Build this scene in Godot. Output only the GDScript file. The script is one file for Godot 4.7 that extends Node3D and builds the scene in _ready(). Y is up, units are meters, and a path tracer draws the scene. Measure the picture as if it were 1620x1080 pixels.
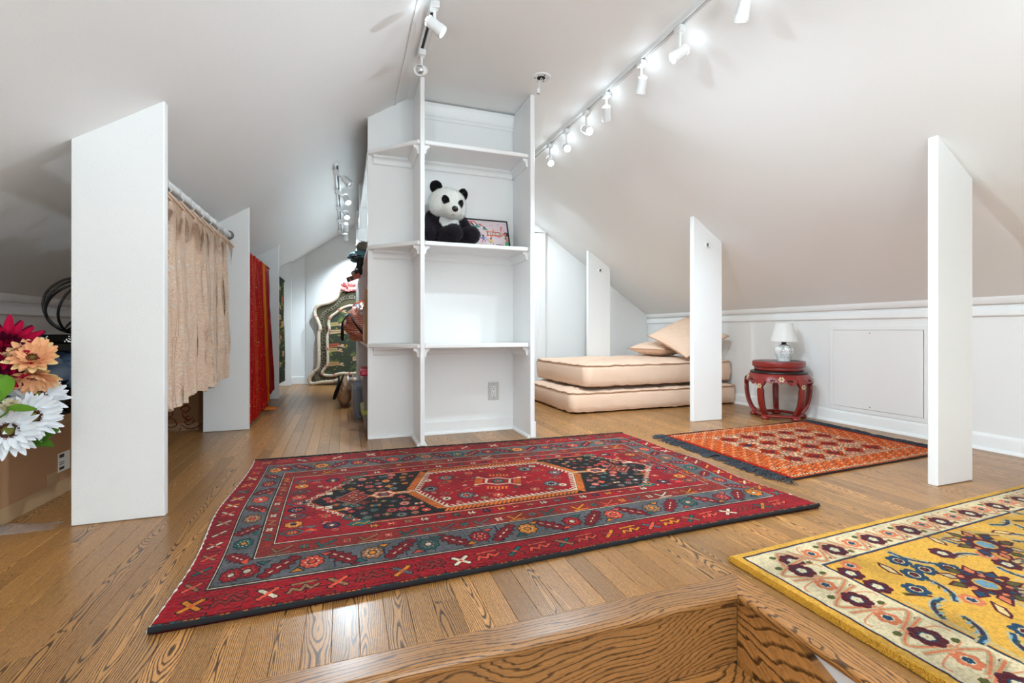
extends Node3D

const CAM_H := 0.66
const YAW := 0.3417
var rng := RandomNumberGenerator.new()
var M := {}
var taken := {}

# ---------------------------------------------------------------- mesh builder
class MB:
	var v := PackedVector3Array()
	var n := PackedVector3Array()
	var t := PackedVector2Array()
	var c := PackedColorArray()
	var x := PackedInt32Array()
	var xf := Transform3D()
	var uvf = null
	var col := Color.WHITE

	func vert(p: Vector3, nm: Vector3, uv := Vector2.ZERO) -> int:
		v.append(xf * p)
		n.append((xf.basis * nm).normalized())
		t.append(uvf.call(p) if uvf != null else uv)
		c.append(col)
		return v.size() - 1

	# corners of a flat face; outward says which side is outside
	func face(pts: Array, outward: Vector3, uvs := []) -> void:
		var nm: Vector3 = (pts[1] - pts[0]).cross(pts[2] - pts[0])
		if nm.length_squared() < 1e-18 and pts.size() > 3:
			nm = (pts[2] - pts[0]).cross(pts[3] - pts[0])
		var flip := nm.dot(outward) < 0.0
		nm = (-nm if flip else nm).normalized()
		var s := v.size()
		for i in pts.size():
			vert(pts[i], nm, uvs[i] if uvs.size() > i else Vector2.ZERO)
		for i in range(1, pts.size() - 1):
			if flip:
				x.append_array([s, s + i, s + i + 1])
			else:
				x.append_array([s, s + i + 1, s + i])

	func box(ctr: Vector3, size: Vector3, b := 0.002) -> void:
		var h := size * 0.5
		b = minf(b, minf(h.x, minf(h.y, h.z)) * 0.9)
		var P := func(s: Vector3, k: int) -> Vector3:
			var q := h - Vector3(b, b, b)
			q[k] = h[k]
			return ctr + s * q
		for k in 3:
			var k1 := (k + 1) % 3
			var k2 := (k + 2) % 3
			for sg in [-1.0, 1.0]:
				var pts := []
				for e in [[-1.0, -1.0], [1.0, -1.0], [1.0, 1.0], [-1.0, 1.0]]:
					var s := Vector3.ZERO
					s[k] = sg
					s[k1] = e[0]
					s[k2] = e[1]
					pts.append(P.call(s, k))
				var o := Vector3.ZERO
				o[k] = sg
				face(pts, o)
			if b <= 0.0:
				continue
			for sa in [-1.0, 1.0]:
				for sb in [-1.0, 1.0]:
					var s1 := Vector3.ZERO
					s1[k1] = sa
					s1[k2] = sb
					var s2 := s1
					s1[k] = -1.0
					s2[k] = 1.0
					var o2 := Vector3.ZERO
					o2[k1] = sa
					o2[k2] = sb
					face([P.call(s1, k1), P.call(s2, k1), P.call(s2, k2), P.call(s1, k2)], o2)
		if b > 0.0:
			for i in 8:
				var s3 := Vector3(1.0 if i & 1 else -1.0, 1.0 if i & 2 else -1.0, 1.0 if i & 4 else -1.0)
				face([P.call(s3, 0), P.call(s3, 1), P.call(s3, 2)], s3)

	# smooth patch: p[j * (nu + 1) + i], counter-clockwise seen from outside when u runs right and v runs up
	func patch(p: PackedVector3Array, uv: PackedVector2Array, nu: int, nv: int, wrap := false, flip := false) -> void:
		var nm := PackedVector3Array()
		nm.resize(p.size())
		var w := nu + 1
		for j in nv:
			for i in nu:
				var a := j * w + i
				var f := (p[a + 1] - p[a]).cross(p[a + w] - p[a])
				var g := (p[a + w] - p[a + w + 1]).cross(p[a + 1] - p[a + w + 1])
				nm[a] += f
				nm[a + 1] += f + g
				nm[a + w] += f + g
				nm[a + w + 1] += g
		if wrap:
			for j in nv + 1:
				var q := nm[j * w] + nm[j * w + nu]
				nm[j * w] = q
				nm[j * w + nu] = q
		var s := v.size()
		for i in p.size():
			var q2 := nm[i]
			if q2.length_squared() < 1e-24:
				q2 = Vector3.UP
			vert(p[i], -q2 if flip else q2, uv[i] if uv.size() > i else Vector2.ZERO)
		for j in nv:
			for i in nu:
				var a := s + j * w + i
				if flip:
					x.append_array([a, a + 1, a + w, a + 1, a + w + 1, a + w])
				else:
					x.append_array([a, a + w, a + 1, a + 1, a + w, a + w + 1])

	func surf(nu: int, nv: int, f: Callable, wrap := false, flip := false) -> void:
		var p := PackedVector3Array()
		var uv := PackedVector2Array()
		for j in nv + 1:
			for i in nu + 1:
				var a := float(i) / nu
				var b := float(j) / nv
				p.append(f.call(a, b))
				uv.append(Vector2(a, 1.0 - b))
		patch(p, uv, nu, nv, wrap, flip)

	# profile of (radius, height) from bottom to top, outside to the right
	func lathe(prof: Array, segs := 32, ctr := Vector3.ZERO, basis := Basis()) -> void:
		var p := PackedVector3Array()
		var uv := PackedVector2Array()
		for j in prof.size():
			for i in segs + 1:
				var a := TAU * i / segs
				p.append(ctr + basis * Vector3(cos(a) * prof[j].x, prof[j].y, -sin(a) * prof[j].x))
				uv.append(Vector2(float(i) / segs, 1.0 - float(j) / (prof.size() - 1)))
		patch(p, uv, segs, prof.size() - 1, true)

	func tube(pts: Array, r, sides := 8, closed := false) -> void:
		var p := PackedVector3Array()
		var uv := PackedVector2Array()
		var m := pts.size()
		var up := Vector3.ZERO
		var rows := m + (1 if closed else 0)
		for j in rows:
			var k := j % m
			var a: Vector3 = pts[(k - 1 + m) % m] if closed or k > 0 else pts[k]
			var b: Vector3 = pts[(k + 1) % m] if closed or k < m - 1 else pts[k]
			var d := (b - a).normalized()
			if up == Vector3.ZERO:
				up = d.cross(Vector3.UP if absf(d.y) < 0.9 else Vector3.RIGHT).normalized()
			up = (up - d * up.dot(d)).normalized()
			var side := d.cross(up)
			var rad: float = r[k] if r is Array else r
			for i in sides + 1:
				var an := TAU * i / sides
				p.append(pts[k] + (up * cos(an) + side * sin(an)) * rad)
				uv.append(Vector2(float(i) / sides, float(j) / maxf(1.0, rows - 1.0)))
		patch(p, uv, sides, rows - 1, true)
		if not closed:
			for e in [0, m - 1]:
				var ring := []
				for i in sides:
					ring.append(p[e * (sides + 1) + i])
				face(ring, pts[0] - pts[1] if e == 0 else pts[m - 1] - pts[m - 2])

	# outline in local xy, pushed along z from z0 to z1; sharp corners stay sharp
	func prism(poly: PackedVector2Array, z0: float, z1: float, soft := 0.7) -> void:
		var area := 0.0
		var m := poly.size()
		for i in m:
			area += poly[i].cross(poly[(i + 1) % m])
		if area < 0.0:
			poly = poly.duplicate()
			poly.reverse()
		var en := []
		for i in m:
			var d := (poly[(i + 1) % m] - poly[i]).normalized()
			en.append(Vector2(d.y, -d.x))
		for i in m:
			var k := (i + 1) % m
			var n0: Vector2 = en[i]
			var n1: Vector2 = en[i]
			var prev: Vector2 = en[(i - 1 + m) % m]
			var next: Vector2 = en[k]
			if prev.dot(n0) > soft:
				n0 = (n0 + prev).normalized()
			if next.dot(n1) > soft:
				n1 = (n1 + next).normalized()
			var s := v.size()
			vert(Vector3(poly[i].x, poly[i].y, z0), Vector3(n0.x, n0.y, 0))
			vert(Vector3(poly[k].x, poly[k].y, z0), Vector3(n1.x, n1.y, 0))
			vert(Vector3(poly[k].x, poly[k].y, z1), Vector3(n1.x, n1.y, 0))
			vert(Vector3(poly[i].x, poly[i].y, z1), Vector3(n0.x, n0.y, 0))
			var sgn := 1.0 if z1 > z0 else -1.0
			if sgn > 0:
				x.append_array([s, s + 2, s + 1, s, s + 3, s + 2])
			else:
				x.append_array([s, s + 1, s + 2, s, s + 2, s + 3])
		var tri := Geometry2D.triangulate_polygon(poly)
		for e in [[z0, signf(z0 - z1)], [z1, signf(z1 - z0)]]:
			for i in range(0, tri.size(), 3):
				var q := []
				for k in 3:
					q.append(Vector3(poly[tri[i + k]].x, poly[tri[i + k]].y, e[0]))
				face(q, Vector3(0, 0, e[1]))

	# slab from a convex outline with chamfered front and back rims
	func slab(poly: PackedVector2Array, z0: float, z1: float, b := 0.002) -> void:
		var m := poly.size()
		var ctr := Vector2.ZERO
		for q in poly:
			ctr += q / m
		var ins := PackedVector2Array()
		for i in m:
			var a := poly[(i - 1 + m) % m]
			var p := poly[i]
			var d := poly[(i + 1) % m]
			var na := Vector2(-(p - a).y, (p - a).x).normalized()
			var nb := Vector2(-(d - p).y, (d - p).x).normalized()
			if na.dot(ctr - p) < 0.0:
				na = -na
			if nb.dot(ctr - p) < 0.0:
				nb = -nb
			var h := (na + nb).normalized()
			ins.append(p + h * b / maxf(0.3, h.dot(na)))
		var lo := minf(z0, z1)
		var hi := maxf(z0, z1)
		var rings := [[ins, lo], [poly, lo + b], [poly, hi - b], [ins, hi]]
		for r in 3:
			for i in m:
				var k := (i + 1) % m
				var A: PackedVector2Array = rings[r][0]
				var B: PackedVector2Array = rings[r + 1][0]
				var mid := (poly[i] + poly[k]) * 0.5 - ctr
				face([Vector3(A[i].x, A[i].y, rings[r][1]), Vector3(A[k].x, A[k].y, rings[r][1]), Vector3(B[k].x, B[k].y, rings[r + 1][1]), Vector3(B[i].x, B[i].y, rings[r + 1][1])], Vector3(mid.x, mid.y, [-0.05, 0, 0.05][r]))
		for e in [[lo, -1.0], [hi, 1.0]]:
			var f := []
			for q in ins:
				f.append(Vector3(q.x, q.y, e[0]))
			face(f, Vector3(0, 0, e[1]))

	# skin of a distance field: surface nets
	func nets(sdf: Callable, lo: Vector3, hi: Vector3, cell: float, colour = null) -> void:
		var nx := int(ceil((hi.x - lo.x) / cell)) + 1
		var ny := int(ceil((hi.y - lo.y) / cell)) + 1
		var nz := int(ceil((hi.z - lo.z) / cell)) + 1
		var f := PackedFloat32Array()
		f.resize(nx * ny * nz)
		for k in nz:
			for j in ny:
				for i in nx:
					f[(k * ny + j) * nx + i] = sdf.call(lo + Vector3(i, j, k) * cell)
		var at := {}
		var off := []
		for q in 8:
			off.append(((q >> 2) * ny + ((q >> 1) & 1)) * nx + (q & 1))
		for k in nz - 1:
			for j in ny - 1:
				for i in nx - 1:
					var b := (k * ny + j) * nx + i
					var neg := 0
					for q in 8:
						if f[b + off[q]] < 0.0:
							neg += 1
					if neg == 0 or neg == 8:
						continue
					var sum := Vector3.ZERO
					var cnt := 0
					for q in 8:
						for ax in 3:
							if q & (1 << ax):
								continue
							var r: int = q | (1 << ax)
							var fa := f[b + off[q]]
							var fb := f[b + off[r]]
							if (fa < 0.0) != (fb < 0.0):
								var pa := Vector3(q & 1, (q >> 1) & 1, q >> 2)
								var pb := Vector3(r & 1, (r >> 1) & 1, r >> 2)
								sum += pa.lerp(pb, fa / (fa - fb))
								cnt += 1
					var p := lo + (Vector3(i, j, k) + sum / cnt) * cell
					var e := cell * 0.5
					var g := Vector3(sdf.call(p + Vector3(e, 0, 0)) - sdf.call(p - Vector3(e, 0, 0)), sdf.call(p + Vector3(0, e, 0)) - sdf.call(p - Vector3(0, e, 0)), sdf.call(p + Vector3(0, 0, e)) - sdf.call(p - Vector3(0, 0, e)))
					if colour != null:
						col = colour.call(p)
					at[b] = vert(p, g)
		var st := [1, nx, nx * ny]
		for k in range(1, nz - 1):
			for j in range(1, ny - 1):
				for i in range(1, nx - 1):
					var b := (k * ny + j) * nx + i
					for ax in 3:
						var fa := f[b]
						var fb := f[b + st[ax]]
						if (fa < 0.0) == (fb < 0.0):
							continue
						var s1: int = st[(ax + 1) % 3]
						var s2: int = st[(ax + 2) % 3]
						var q := [at[b], at[b - s1], at[b - s1 - s2], at[b - s2]]
						if fa < 0.0:
							x.append_array([q[0], q[2], q[1], q[0], q[3], q[2]])
						else:
							x.append_array([q[0], q[1], q[2], q[0], q[2], q[3]])
		col = Color.WHITE

	func mesh() -> ArrayMesh:
		var a := []
		a.resize(Mesh.ARRAY_MAX)
		a[Mesh.ARRAY_VERTEX] = v
		a[Mesh.ARRAY_NORMAL] = n
		a[Mesh.ARRAY_TEX_UV] = t
		a[Mesh.ARRAY_COLOR] = c
		a[Mesh.ARRAY_INDEX] = x
		var m := ArrayMesh.new()
		m.add_surface_from_arrays(Mesh.PRIMITIVE_TRIANGLES, a)
		return m

# ---------------------------------------------------------------- canvas for woven and printed patterns
class Cv:
	var im: Image
	var T := Transform2D()
	func _init(w: int, h: int, bg: Color) -> void:
		im = Image.create(w, h, false, Image.FORMAT_RGB8)
		im.fill(bg)
	func poly(pts: Array, col: Color) -> void:
		var p := PackedVector2Array()
		var y0 := 1e9
		var y1 := -1e9
		for q in pts:
			var r: Vector2 = T * q
			p.append(r)
			y0 = minf(y0, r.y)
			y1 = maxf(y1, r.y)
		var m := p.size()
		for y in range(maxi(0, int(floor(y0))), mini(im.get_height() - 1, int(ceil(y1))) + 1):
			var yy := y + 0.5
			var xs := []
			for i in m:
				var a := p[i]
				var b := p[(i + 1) % m]
				if (a.y <= yy) != (b.y <= yy):
					xs.append(a.x + (yy - a.y) / (b.y - a.y) * (b.x - a.x))
			xs.sort()
			for i in range(0, xs.size() - 1, 2):
				var xa := int(round(xs[i]))
				var xb := int(round(xs[i + 1]))
				if xb > xa:
					im.fill_rect(Rect2i(xa, y, xb - xa, 1), col)
	func rect(x: float, y: float, w: float, h: float, col: Color) -> void:
		poly([Vector2(x, y), Vector2(x + w, y), Vector2(x + w, y + h), Vector2(x, y + h)], col)
	func oval(x: float, y: float, rx: float, ry: float, col: Color, k := 16) -> void:
		var p := []
		for i in k:
			p.append(Vector2(x + cos(TAU * i / k) * rx, y + sin(TAU * i / k) * ry))
		poly(p, col)
	func line(pts: Array, th: float, col: Color) -> void:
		for i in pts.size() - 1:
			var a: Vector2 = pts[i]
			var b: Vector2 = pts[i + 1]
			var d := (b - a).normalized() * th * 0.5
			var s := Vector2(-d.y, d.x)
			poly([a + s - d * 0.6, b + s + d * 0.6, b - s + d * 0.6, a - s - d * 0.6], col)
	func at(x: float, y: float, s := 1.0, rot := 0.0, flip := 1.0) -> void:
		T = Transform2D(rot, Vector2(s * flip, s), 0.0, Vector2(x, y)) 
	func home() -> void:
		T = Transform2D()

# ---------------------------------------------------------------- naming
func numbered(called: String, parent: Node) -> String:
	var key := "%d/%s" % [parent.get_instance_id(), called]
	var k: int = taken.get(key, 0)
	taken[key] = k + 1
	return called if k == 0 else "%s_%03d" % [called, k]

func hang(o: Node3D, called: String, parent: Node = null) -> void:
	var p: Node = parent if parent else self
	o.name = numbered(called, p)
	p.add_child(o, true)

func put(called: String, m, mat: Material, parent: Node = null) -> MeshInstance3D:
	var o := MeshInstance3D.new()
	o.mesh = m.mesh() if m is MB else m
	o.material_override = mat
	hang(o, called, parent)
	return o

func tag(o: Node, label: String, category := "", group := "", kind := "") -> Node:
	if label:
		o.set_meta("label", label)
	if category:
		o.set_meta("category", category)
	if group:
		o.set_meta("group", group)
	if kind:
		o.set_meta("kind", kind)
	return o

func thing(called: String, label: String, category: String, at := Vector3.ZERO, turn := 0.0, group := "") -> Node3D:
	var o := Node3D.new()
	hang(o, called)
	o.position = at
	o.rotation.y = turn
	tag(o, label, category, group)
	return o

func struct(called: String, m, mat: Material, parent: Node = null) -> MeshInstance3D:
	var o := put(called, m, mat, parent)
	if parent == null:
		o.set_meta("kind", "structure")
	return o

func V2(a: Array) -> PackedVector2Array:
	var p := PackedVector2Array()
	for i in range(0, a.size(), 2):
		p.append(Vector2(a[i], a[i + 1]))
	return p

func rnd(a := 0.0, b := 1.0) -> float:
	return rng.randf_range(a, b)

func smin(a: float, b: float, k: float) -> float:
	var h := clampf(0.5 + 0.5 * (b - a) / k, 0.0, 1.0)
	return lerpf(b, a, h) - k * h * (1.0 - h)

func ell(p: Vector3, c: Vector3, r: Vector3) -> float:
	var q := (p - c) / r
	var k := q.length()
	return (k - 1.0) * minf(r.x, minf(r.y, r.z)) if k < 1e-4 else k * (k - 1.0) / (q / r).length()

func cap(p: Vector3, a: Vector3, b: Vector3, ra: float, rb: float) -> float:
	var h := clampf((p - a).dot(b - a) / (b - a).length_squared(), 0.0, 1.0)
	return (p - a.lerp(b, h)).length() - lerpf(ra, rb, h)

func curve(pts: Array, k := 8, closed := false) -> Array:
	var out := []
	var m := pts.size()
	var last := m if closed else m - 1
	for i in last:
		var a = pts[(i - 1 + m) % m] if closed or i > 0 else pts[i]
		var b = pts[i]
		var c = pts[(i + 1) % m]
		var d = pts[(i + 2) % m] if closed or i < m - 2 else pts[(i + 1) % m]
		for j in k:
			out.append(b.cubic_interpolate(c, a, d, float(j) / k))
	if not closed:
		out.append(pts[m - 1])
	return out

func tex(im: Image) -> ImageTexture:
	return ImageTexture.create_from_image(im)

func noise(freq: float, sd: int, oct := 3, kind := FastNoiseLite.TYPE_SIMPLEX_SMOOTH) -> FastNoiseLite:
	var f := FastNoiseLite.new()
	f.noise_type = kind
	f.frequency = freq
	f.seed = sd
	f.fractal_octaves = oct
	return f

func mat(called: String, c: Color, rough := 0.6, spec := 0.5) -> StandardMaterial3D:
	var m := StandardMaterial3D.new()
	m.resource_name = called
	m.albedo_color = c
	m.roughness = rough
	m.metallic_specular = spec
	M[called] = m
	return m

func bumpy(m: StandardMaterial3D, t: Texture2D, cm: float, scale := 0.0) -> StandardMaterial3D:
	m.heightmap_enabled = true
	m.heightmap_texture = t
	m.heightmap_scale = cm
	if scale > 0.0:
		m.uv1_triplanar = true
		m.uv1_world_triplanar = true
		m.uv1_scale = Vector3.ONE * scale
	return m

# ---------------------------------------------------------------- materials
# oak boards side by side: each strip is cut from its own log, rings seen as straight grain or cathedrals
func oak(strips: int, sw: int, h: int, width: float, length: float, sd: int, spacing := 300.0, wobble := 0.0035, cut := 0.12) -> ImageTexture:
	var w := strips * sw
	var r := RandomNumberGenerator.new()
	r.seed = sd
	var fine := noise(0.22, sd, 2).get_image(w, h / 40)
	fine.resize(w, h, Image.INTERPOLATE_BILINEAR)
	var F := fine.get_data()
	var pore := noise(0.5, sd + 1, 1).get_image(w, h / 9)
	pore.resize(w, h, Image.INTERPOLATE_BILINEAR)
	var P := pore.get_data()
	var wob := noise(0.03, sd + 2, 3).get_image(w, h / 10)
	wob.resize(w, h, Image.INTERPOLATE_BILINEAR)
	var W := wob.get_data()
	var drift := noise(0.0016, sd + 3, 3)
	var out := PackedByteArray()
	out.resize(w * h * 3)
	var tone := PackedFloat32Array()
	var off := PackedFloat32Array()
	var dep := PackedFloat32Array()
	var til := PackedFloat32Array()
	for s in strips:
		tone.append(r.randf_range(0.86, 1.1))
		off.append(r.randf_range(-0.3, 0.3) * width if r.randf() < 0.55 else r.randf_range(0.7, 2.0) * width * (1.0 if r.randf() < 0.5 else -1.0))
		dep.append(r.randf_range(0.02, 0.6) * width)
		til.append(r.randf_range(0.05, 0.22) * width * (1.0 if r.randf() < 0.5 else -1.0))
	var px := width / sw
	for j in h:
		var y := length * j / h
		for s in strips:
			var cx := width * 0.5 + off[s] + drift.get_noise_2d(s * 977.0, j * 0.5) * width * 0.5
			var d := dep[s] + til[s] * y + drift.get_noise_2d(s * 977.0 + 400.0, j * 0.8) * width * 0.45
			d *= d
			var tn := tone[s]
			var base := j * w + s * sw
			for i in sw:
				var k := base + i
				var dx := i * px - cx
				var ring := sqrt(dx * dx + d) * spacing + W[k] * wobble
				var f := ring - floorf(ring)
				var p := P[k] * 0.0039
				var dark := clampf(f * 9.0, 0.0, 1.0) * clampf((0.5 - f) * 3.4, 0.0, 1.0)
				dark = clampf(dark * (0.72 + p) - cut, 0.0, 1.0) + maxf(0.0, p - 0.62) * 1.0
				var lt := tn * (0.88 + F[k] * 0.00095) * (1.0 - 0.1 * f)
				dark = minf(dark, 0.92)
				var q := k * 3
				out[q] = mini(255, int(lerpf(207.0 * lt, 64.0, dark)))
				out[q + 1] = mini(255, int(lerpf(148.0 * lt, 40.0, dark)))
				out[q + 2] = mini(255, int(lerpf(85.0 * lt, 18.0, dark)))
	return tex(Image.create_from_data(w, h, false, Image.FORMAT_RGB8, out))

func speckle(im: Image, sd: int, freq: float, strength: float, dark := true) -> void:
	var w := im.get_width()
	var h := im.get_height()
	var g := noise(freq, sd, 2, FastNoiseLite.TYPE_VALUE).get_image(w, h).get_data()
	var o := PackedByteArray()
	o.resize(w * h * 4)
	var tint := 0 if dark else 255
	for k in w * h:
		var q := k * 4
		o[q] = tint
		o[q + 1] = tint
		o[q + 2] = tint
		o[q + 3] = int(clampf((g[k] - 90) * strength, 0.0, 200.0))
	im.convert(Image.FORMAT_RGBA8)
	im.blend_rect(Image.create_from_data(w, h, false, Image.FORMAT_RGBA8, o), Rect2i(0, 0, w, h), Vector2i.ZERO)
	im.convert(Image.FORMAT_RGB8)

func make_materials() -> void:
	var grit := tex(noise(0.08, 5, 4).get_image(512, 512))
	var weave := tex(noise(0.45, 6, 2).get_image(512, 512))
	M.grit = grit
	M.weave = weave
	bumpy(mat("wall_paint", Color(0.945, 0.942, 0.932), 0.55), grit, 0.03, 3.0)
	bumpy(mat("ceiling_paint", Color(0.94, 0.936, 0.926), 0.5), grit, 0.03, 2.0)
	bumpy(mat("trim_paint", Color(0.95, 0.948, 0.94), 0.36), grit, 0.02, 4.0)
	bumpy(mat("board_paint", Color(0.94, 0.938, 0.93), 0.42), grit, 0.05, 5.0)
	mat("hole_dark", Color(0.06, 0.06, 0.06), 0.9)  # dark colour for the shade inside openings
	var f := mat("oak_floor", Color(1, 1, 1), 0.34, 0.42)
	f.albedo_texture = oak(24, 80, 2048, 0.057, 1.7, 11, 300.0)
	f.vertex_color_use_as_albedo = true
	f.clearcoat_enabled = true
	f.clearcoat = 0.22
	f.clearcoat_roughness = 0.22
	var g := mat("oak_stair", Color(0.9, 0.87, 0.83), 0.32)
	g.albedo_texture = oak(4, 220, 1400, 0.19, 1.3, 31, 100.0, 0.004, 0.42)
	g.clearcoat_enabled = true
	g.clearcoat = 0.4
	g.clearcoat_roughness = 0.25
	mat("subfloor", Color(0.25, 0.17, 0.11), 0.9)
	mat("white_plastic", Color(0.9, 0.9, 0.89), 0.35)
	mat("white_metal", Color(0.92, 0.92, 0.915), 0.3)
	mat("grey_metal", Color(0.55, 0.55, 0.55), 0.35).metallic = 0.8
	mat("chrome", Color(0.8, 0.8, 0.8), 0.18).metallic = 1.0
	mat("track_slot", Color(0.16, 0.155, 0.15), 0.5)
	var b := mat("bulb_glow", Color(1, 1, 1), 0.4)
	b.emission_enabled = true
	b.emission = Color(0.96, 0.98, 1.0)
	b.emission_energy_multiplier = 9.0
	var vg := mat("vent_glow", Color(1, 1, 1), 0.4)
	vg.emission_enabled = true
	vg.emission = Color(0.96, 0.98, 1.0)
	vg.emission_energy_multiplier = 2.0
	mat("black_cloth", Color(0.03, 0.03, 0.033), 0.85)
	mat("black_metal", Color(0.025, 0.025, 0.027), 0.35)
	bumpy(mat("cardboard", Color(0.66, 0.5, 0.36), 0.85), weave, 0.02, 2.0)
	mat("tape", Color(0.72, 0.6, 0.46), 0.25)
	mat("paper_label", Color(0.9, 0.9, 0.88), 0.6)
	mat("gold", Color(0.72, 0.5, 0.2), 0.35).metallic = 0.85
	var film := mat("clear_film", Color(0.93, 0.95, 0.97, 0.14), 0.12)
	film.transparency = BaseMaterial3D.TRANSPARENCY_ALPHA
	var tub := mat("clear_tub", Color(0.8, 0.85, 0.9, 0.1), 0.12)
	tub.transparency = BaseMaterial3D.TRANSPARENCY_ALPHA

# ---------------------------------------------------------------- the room
func roof_l(x: float) -> float:
	return minf(2.1, 1.8626 + 0.65 * x)

func roof_r(x: float) -> float:
	return minf(2.1, 0.822 + 0.672 * (3.34 - x))

# seen size of a floor piece from where the camera stands, to pick which ones are built singly
func seen(x: float, z: float) -> float:
	var d := x * sin(YAW) - z * cos(YAW)
	if d < 0.5:
		return 0.0
	var u := 810.0 + 745.0 * (x * cos(YAW) + z * sin(YAW)) / d
	var v := 522.0 + 745.0 * CAM_H / d
	if u < -120.0 or u > 1720.0 or v > 1180.0:
		return 0.0
	return 1.0 / (d * d * d)

func oak_uv(strips: int, s: int, x0: float, w: float, z0: float, length: float, v0: float, along_x := false) -> Callable:
	return func(p: Vector3) -> Vector2:
		var a := (p.z if along_x else p.x) - x0
		var b := (p.x if along_x else p.z) - z0
		return Vector2((s + 0.03 + 0.94 * clampf(a / w, 0.0, 1.0)) / strips, v0 + b / length)

func build_room() -> void:
	var m := MB.new()
	# subfloor with the stair opening left out
	m.box(Vector3(0.87, -0.095, -3.65), Vector3(5.3, 0.15, 5.3), 0.0)
	m.box(Vector3(-1.06, -0.095, 0.85), Vector3(1.44, 0.15, 3.7), 0.0)
	m.box(Vector3(2.2475, -0.095, 0.85), Vector3(2.545, 0.15, 3.7), 0.0)
	m.box(Vector3(0.3, -0.095, 2.45), Vector3(1.3, 0.15, 0.5), 0.0)
	var fl := struct("floor", m, M.subfloor)
	tag(fl, "oak strip floor of the attic, boards running along the room", "")
	lay_boards(fl)

	# ceiling: flat strip and the two slopes, each a slab
	var c := MB.new()
	c.prism(V2([0.33, 2.1, 1.46, 2.1, 1.46, 2.22, 0.33, 2.22]), -6.7, 2.75)
	tag(struct("ceiling", c, M.ceiling_paint), "flat white strip of ceiling between the two slopes")
	var l := MB.new()
	l.prism(V2([-1.72, 1.8626 - 0.65 * 1.72, 0.365, 2.1, 0.365, 2.24, -1.72, 1.8626 - 0.65 * 1.72 + 0.14]), -6.7, 2.75)
	tag(struct("ceiling", l, M.ceiling_paint), "sloping ceiling on the left, above the hanging cloths")
	var r := MB.new()
	r.prism(V2([1.438, 2.1, 3.46, 0.822 - 0.672 * 0.12, 3.46, 0.88, 1.438, 2.24]), -6.7, 2.75)
	tag(struct("ceiling", r, M.ceiling_paint), "sloping ceiling on the right, above the access panel")

	var w := MB.new()
	w.box(Vector3(-1.66, 0.42, -1.95), Vector3(0.12, 0.94, 9.4), 0.0)
	struct("wall_left", w, M.wall_paint)
	w = MB.new()
	w.box(Vector3(3.4, 0.42, -1.95), Vector3(0.12, 0.94, 9.4), 0.0)
	struct("wall_right", w, M.wall_paint)
	w = MB.new()
	w.prism(V2([-1.72, -0.02, -0.2, -0.02, -0.2, roof_l(-0.2) + 0.06, -1.72, roof_l(-1.72) + 0.06]), -6.3, -6.42)
	struct("wall_rear", w, M.wall_paint)
	# the corridor's end wall turns towards the middle of the house
	w = MB.new()
	w.box(Vector3(0.5, 1.07, 0.05), Vector3(1.4, 2.2, 0.1), 0.0)
	w.xf = Transform3D.IDENTITY
	var an := struct("wall_rear_angled", w, M.wall_paint)
	an.position = Vector3(-0.223, 0, -6.3)
	an.rotation.y = deg_to_rad(-22.0)
	w = MB.new()
	w.prism(V2([1.05, -0.02, 3.46, -0.02, 3.46, roof_r(3.46) + 0.06, 1.44, 2.16, 1.05, 2.16]), -4.65, -4.77)
	struct("wall_far", w, M.wall_paint)
	w = MB.new()
	w.prism(V2([-1.72, -2.6, 3.46, -2.6, 3.46, roof_r(3.46) + 0.06, 1.44, 2.16, 0.36, 2.16, -1.72, roof_l(-1.72) + 0.06]), 2.6, 2.72)
	struct("wall_front", w, M.wall_paint)
	# closed core behind the bookcase
	w = MB.new()
	w.box(Vector3(0.84, 1.03, -4.4), Vector3(0.53, 2.16, 2.78), 0.0)
	struct("wall_core", w, M.wall_paint)

	# mouldings along the knee walls
	for side in [1, -1]:
		var X: float = 3.34 if side > 0 else -1.6
		var nm := "right" if side > 0 else "left"
		var b := MB.new()
		var P := func(a: Array) -> PackedVector2Array:
			var q := PackedVector2Array()
			for i in range(0, a.size(), 2):
				q.append(Vector2(X - side * a[i], a[i + 1]))
			return q
		b.prism(P.call([-0.01, 0.0, 0.014, 0.0, 0.014, 0.07, 0.011, 0.08, 0.004, 0.09, -0.01, 0.09]), -6.3, 2.6, 0.8)
		b.prism(P.call([0.0, 0.0, 0.03, 0.0, 0.029, 0.006, 0.025, 0.012, 0.02, 0.016, 0.014, 0.018, 0.0, 0.018]), -6.3, 2.6, 0.8)
		struct("baseboard_" + nm, b, M.trim_paint)
		b = MB.new()
		b.prism(P.call([-0.01, 0.735, 0.008, 0.735, 0.014, 0.741, 0.014, 0.775, 0.01, 0.783, -0.01, 0.783]), -6.3, 2.6, 0.8)
		struct("trim_1" if side > 0 else "trim_3", b, M.trim_paint)
		b = MB.new()
		var rise := 0.672 if side > 0 else 0.65
		b.prism(P.call([-0.02, 0.803, 0.018, 0.803, 0.03, 0.82 , 0.03, 0.824 + 0.03 * rise, -0.02, 0.81]), -6.3, 2.6, 0.8)
		struct("trim_2" if side > 0 else "trim_4", b, M.trim_paint)
	var bb := MB.new()
	bb.box(Vector3(-0.93, 0.045, -6.293), Vector3(1.4, 0.09, 0.016), 0.003)
	struct("baseboard_rear", bb, M.trim_paint)
	bb = MB.new()
	bb.box(Vector3(2.7, 0.045, -4.643), Vector3(1.3, 0.09, 0.016), 0.003)
	struct("baseboard_far", bb, M.trim_paint)
	# caulked seam where the left slope meets the flat strip
	bb = MB.new()
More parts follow.
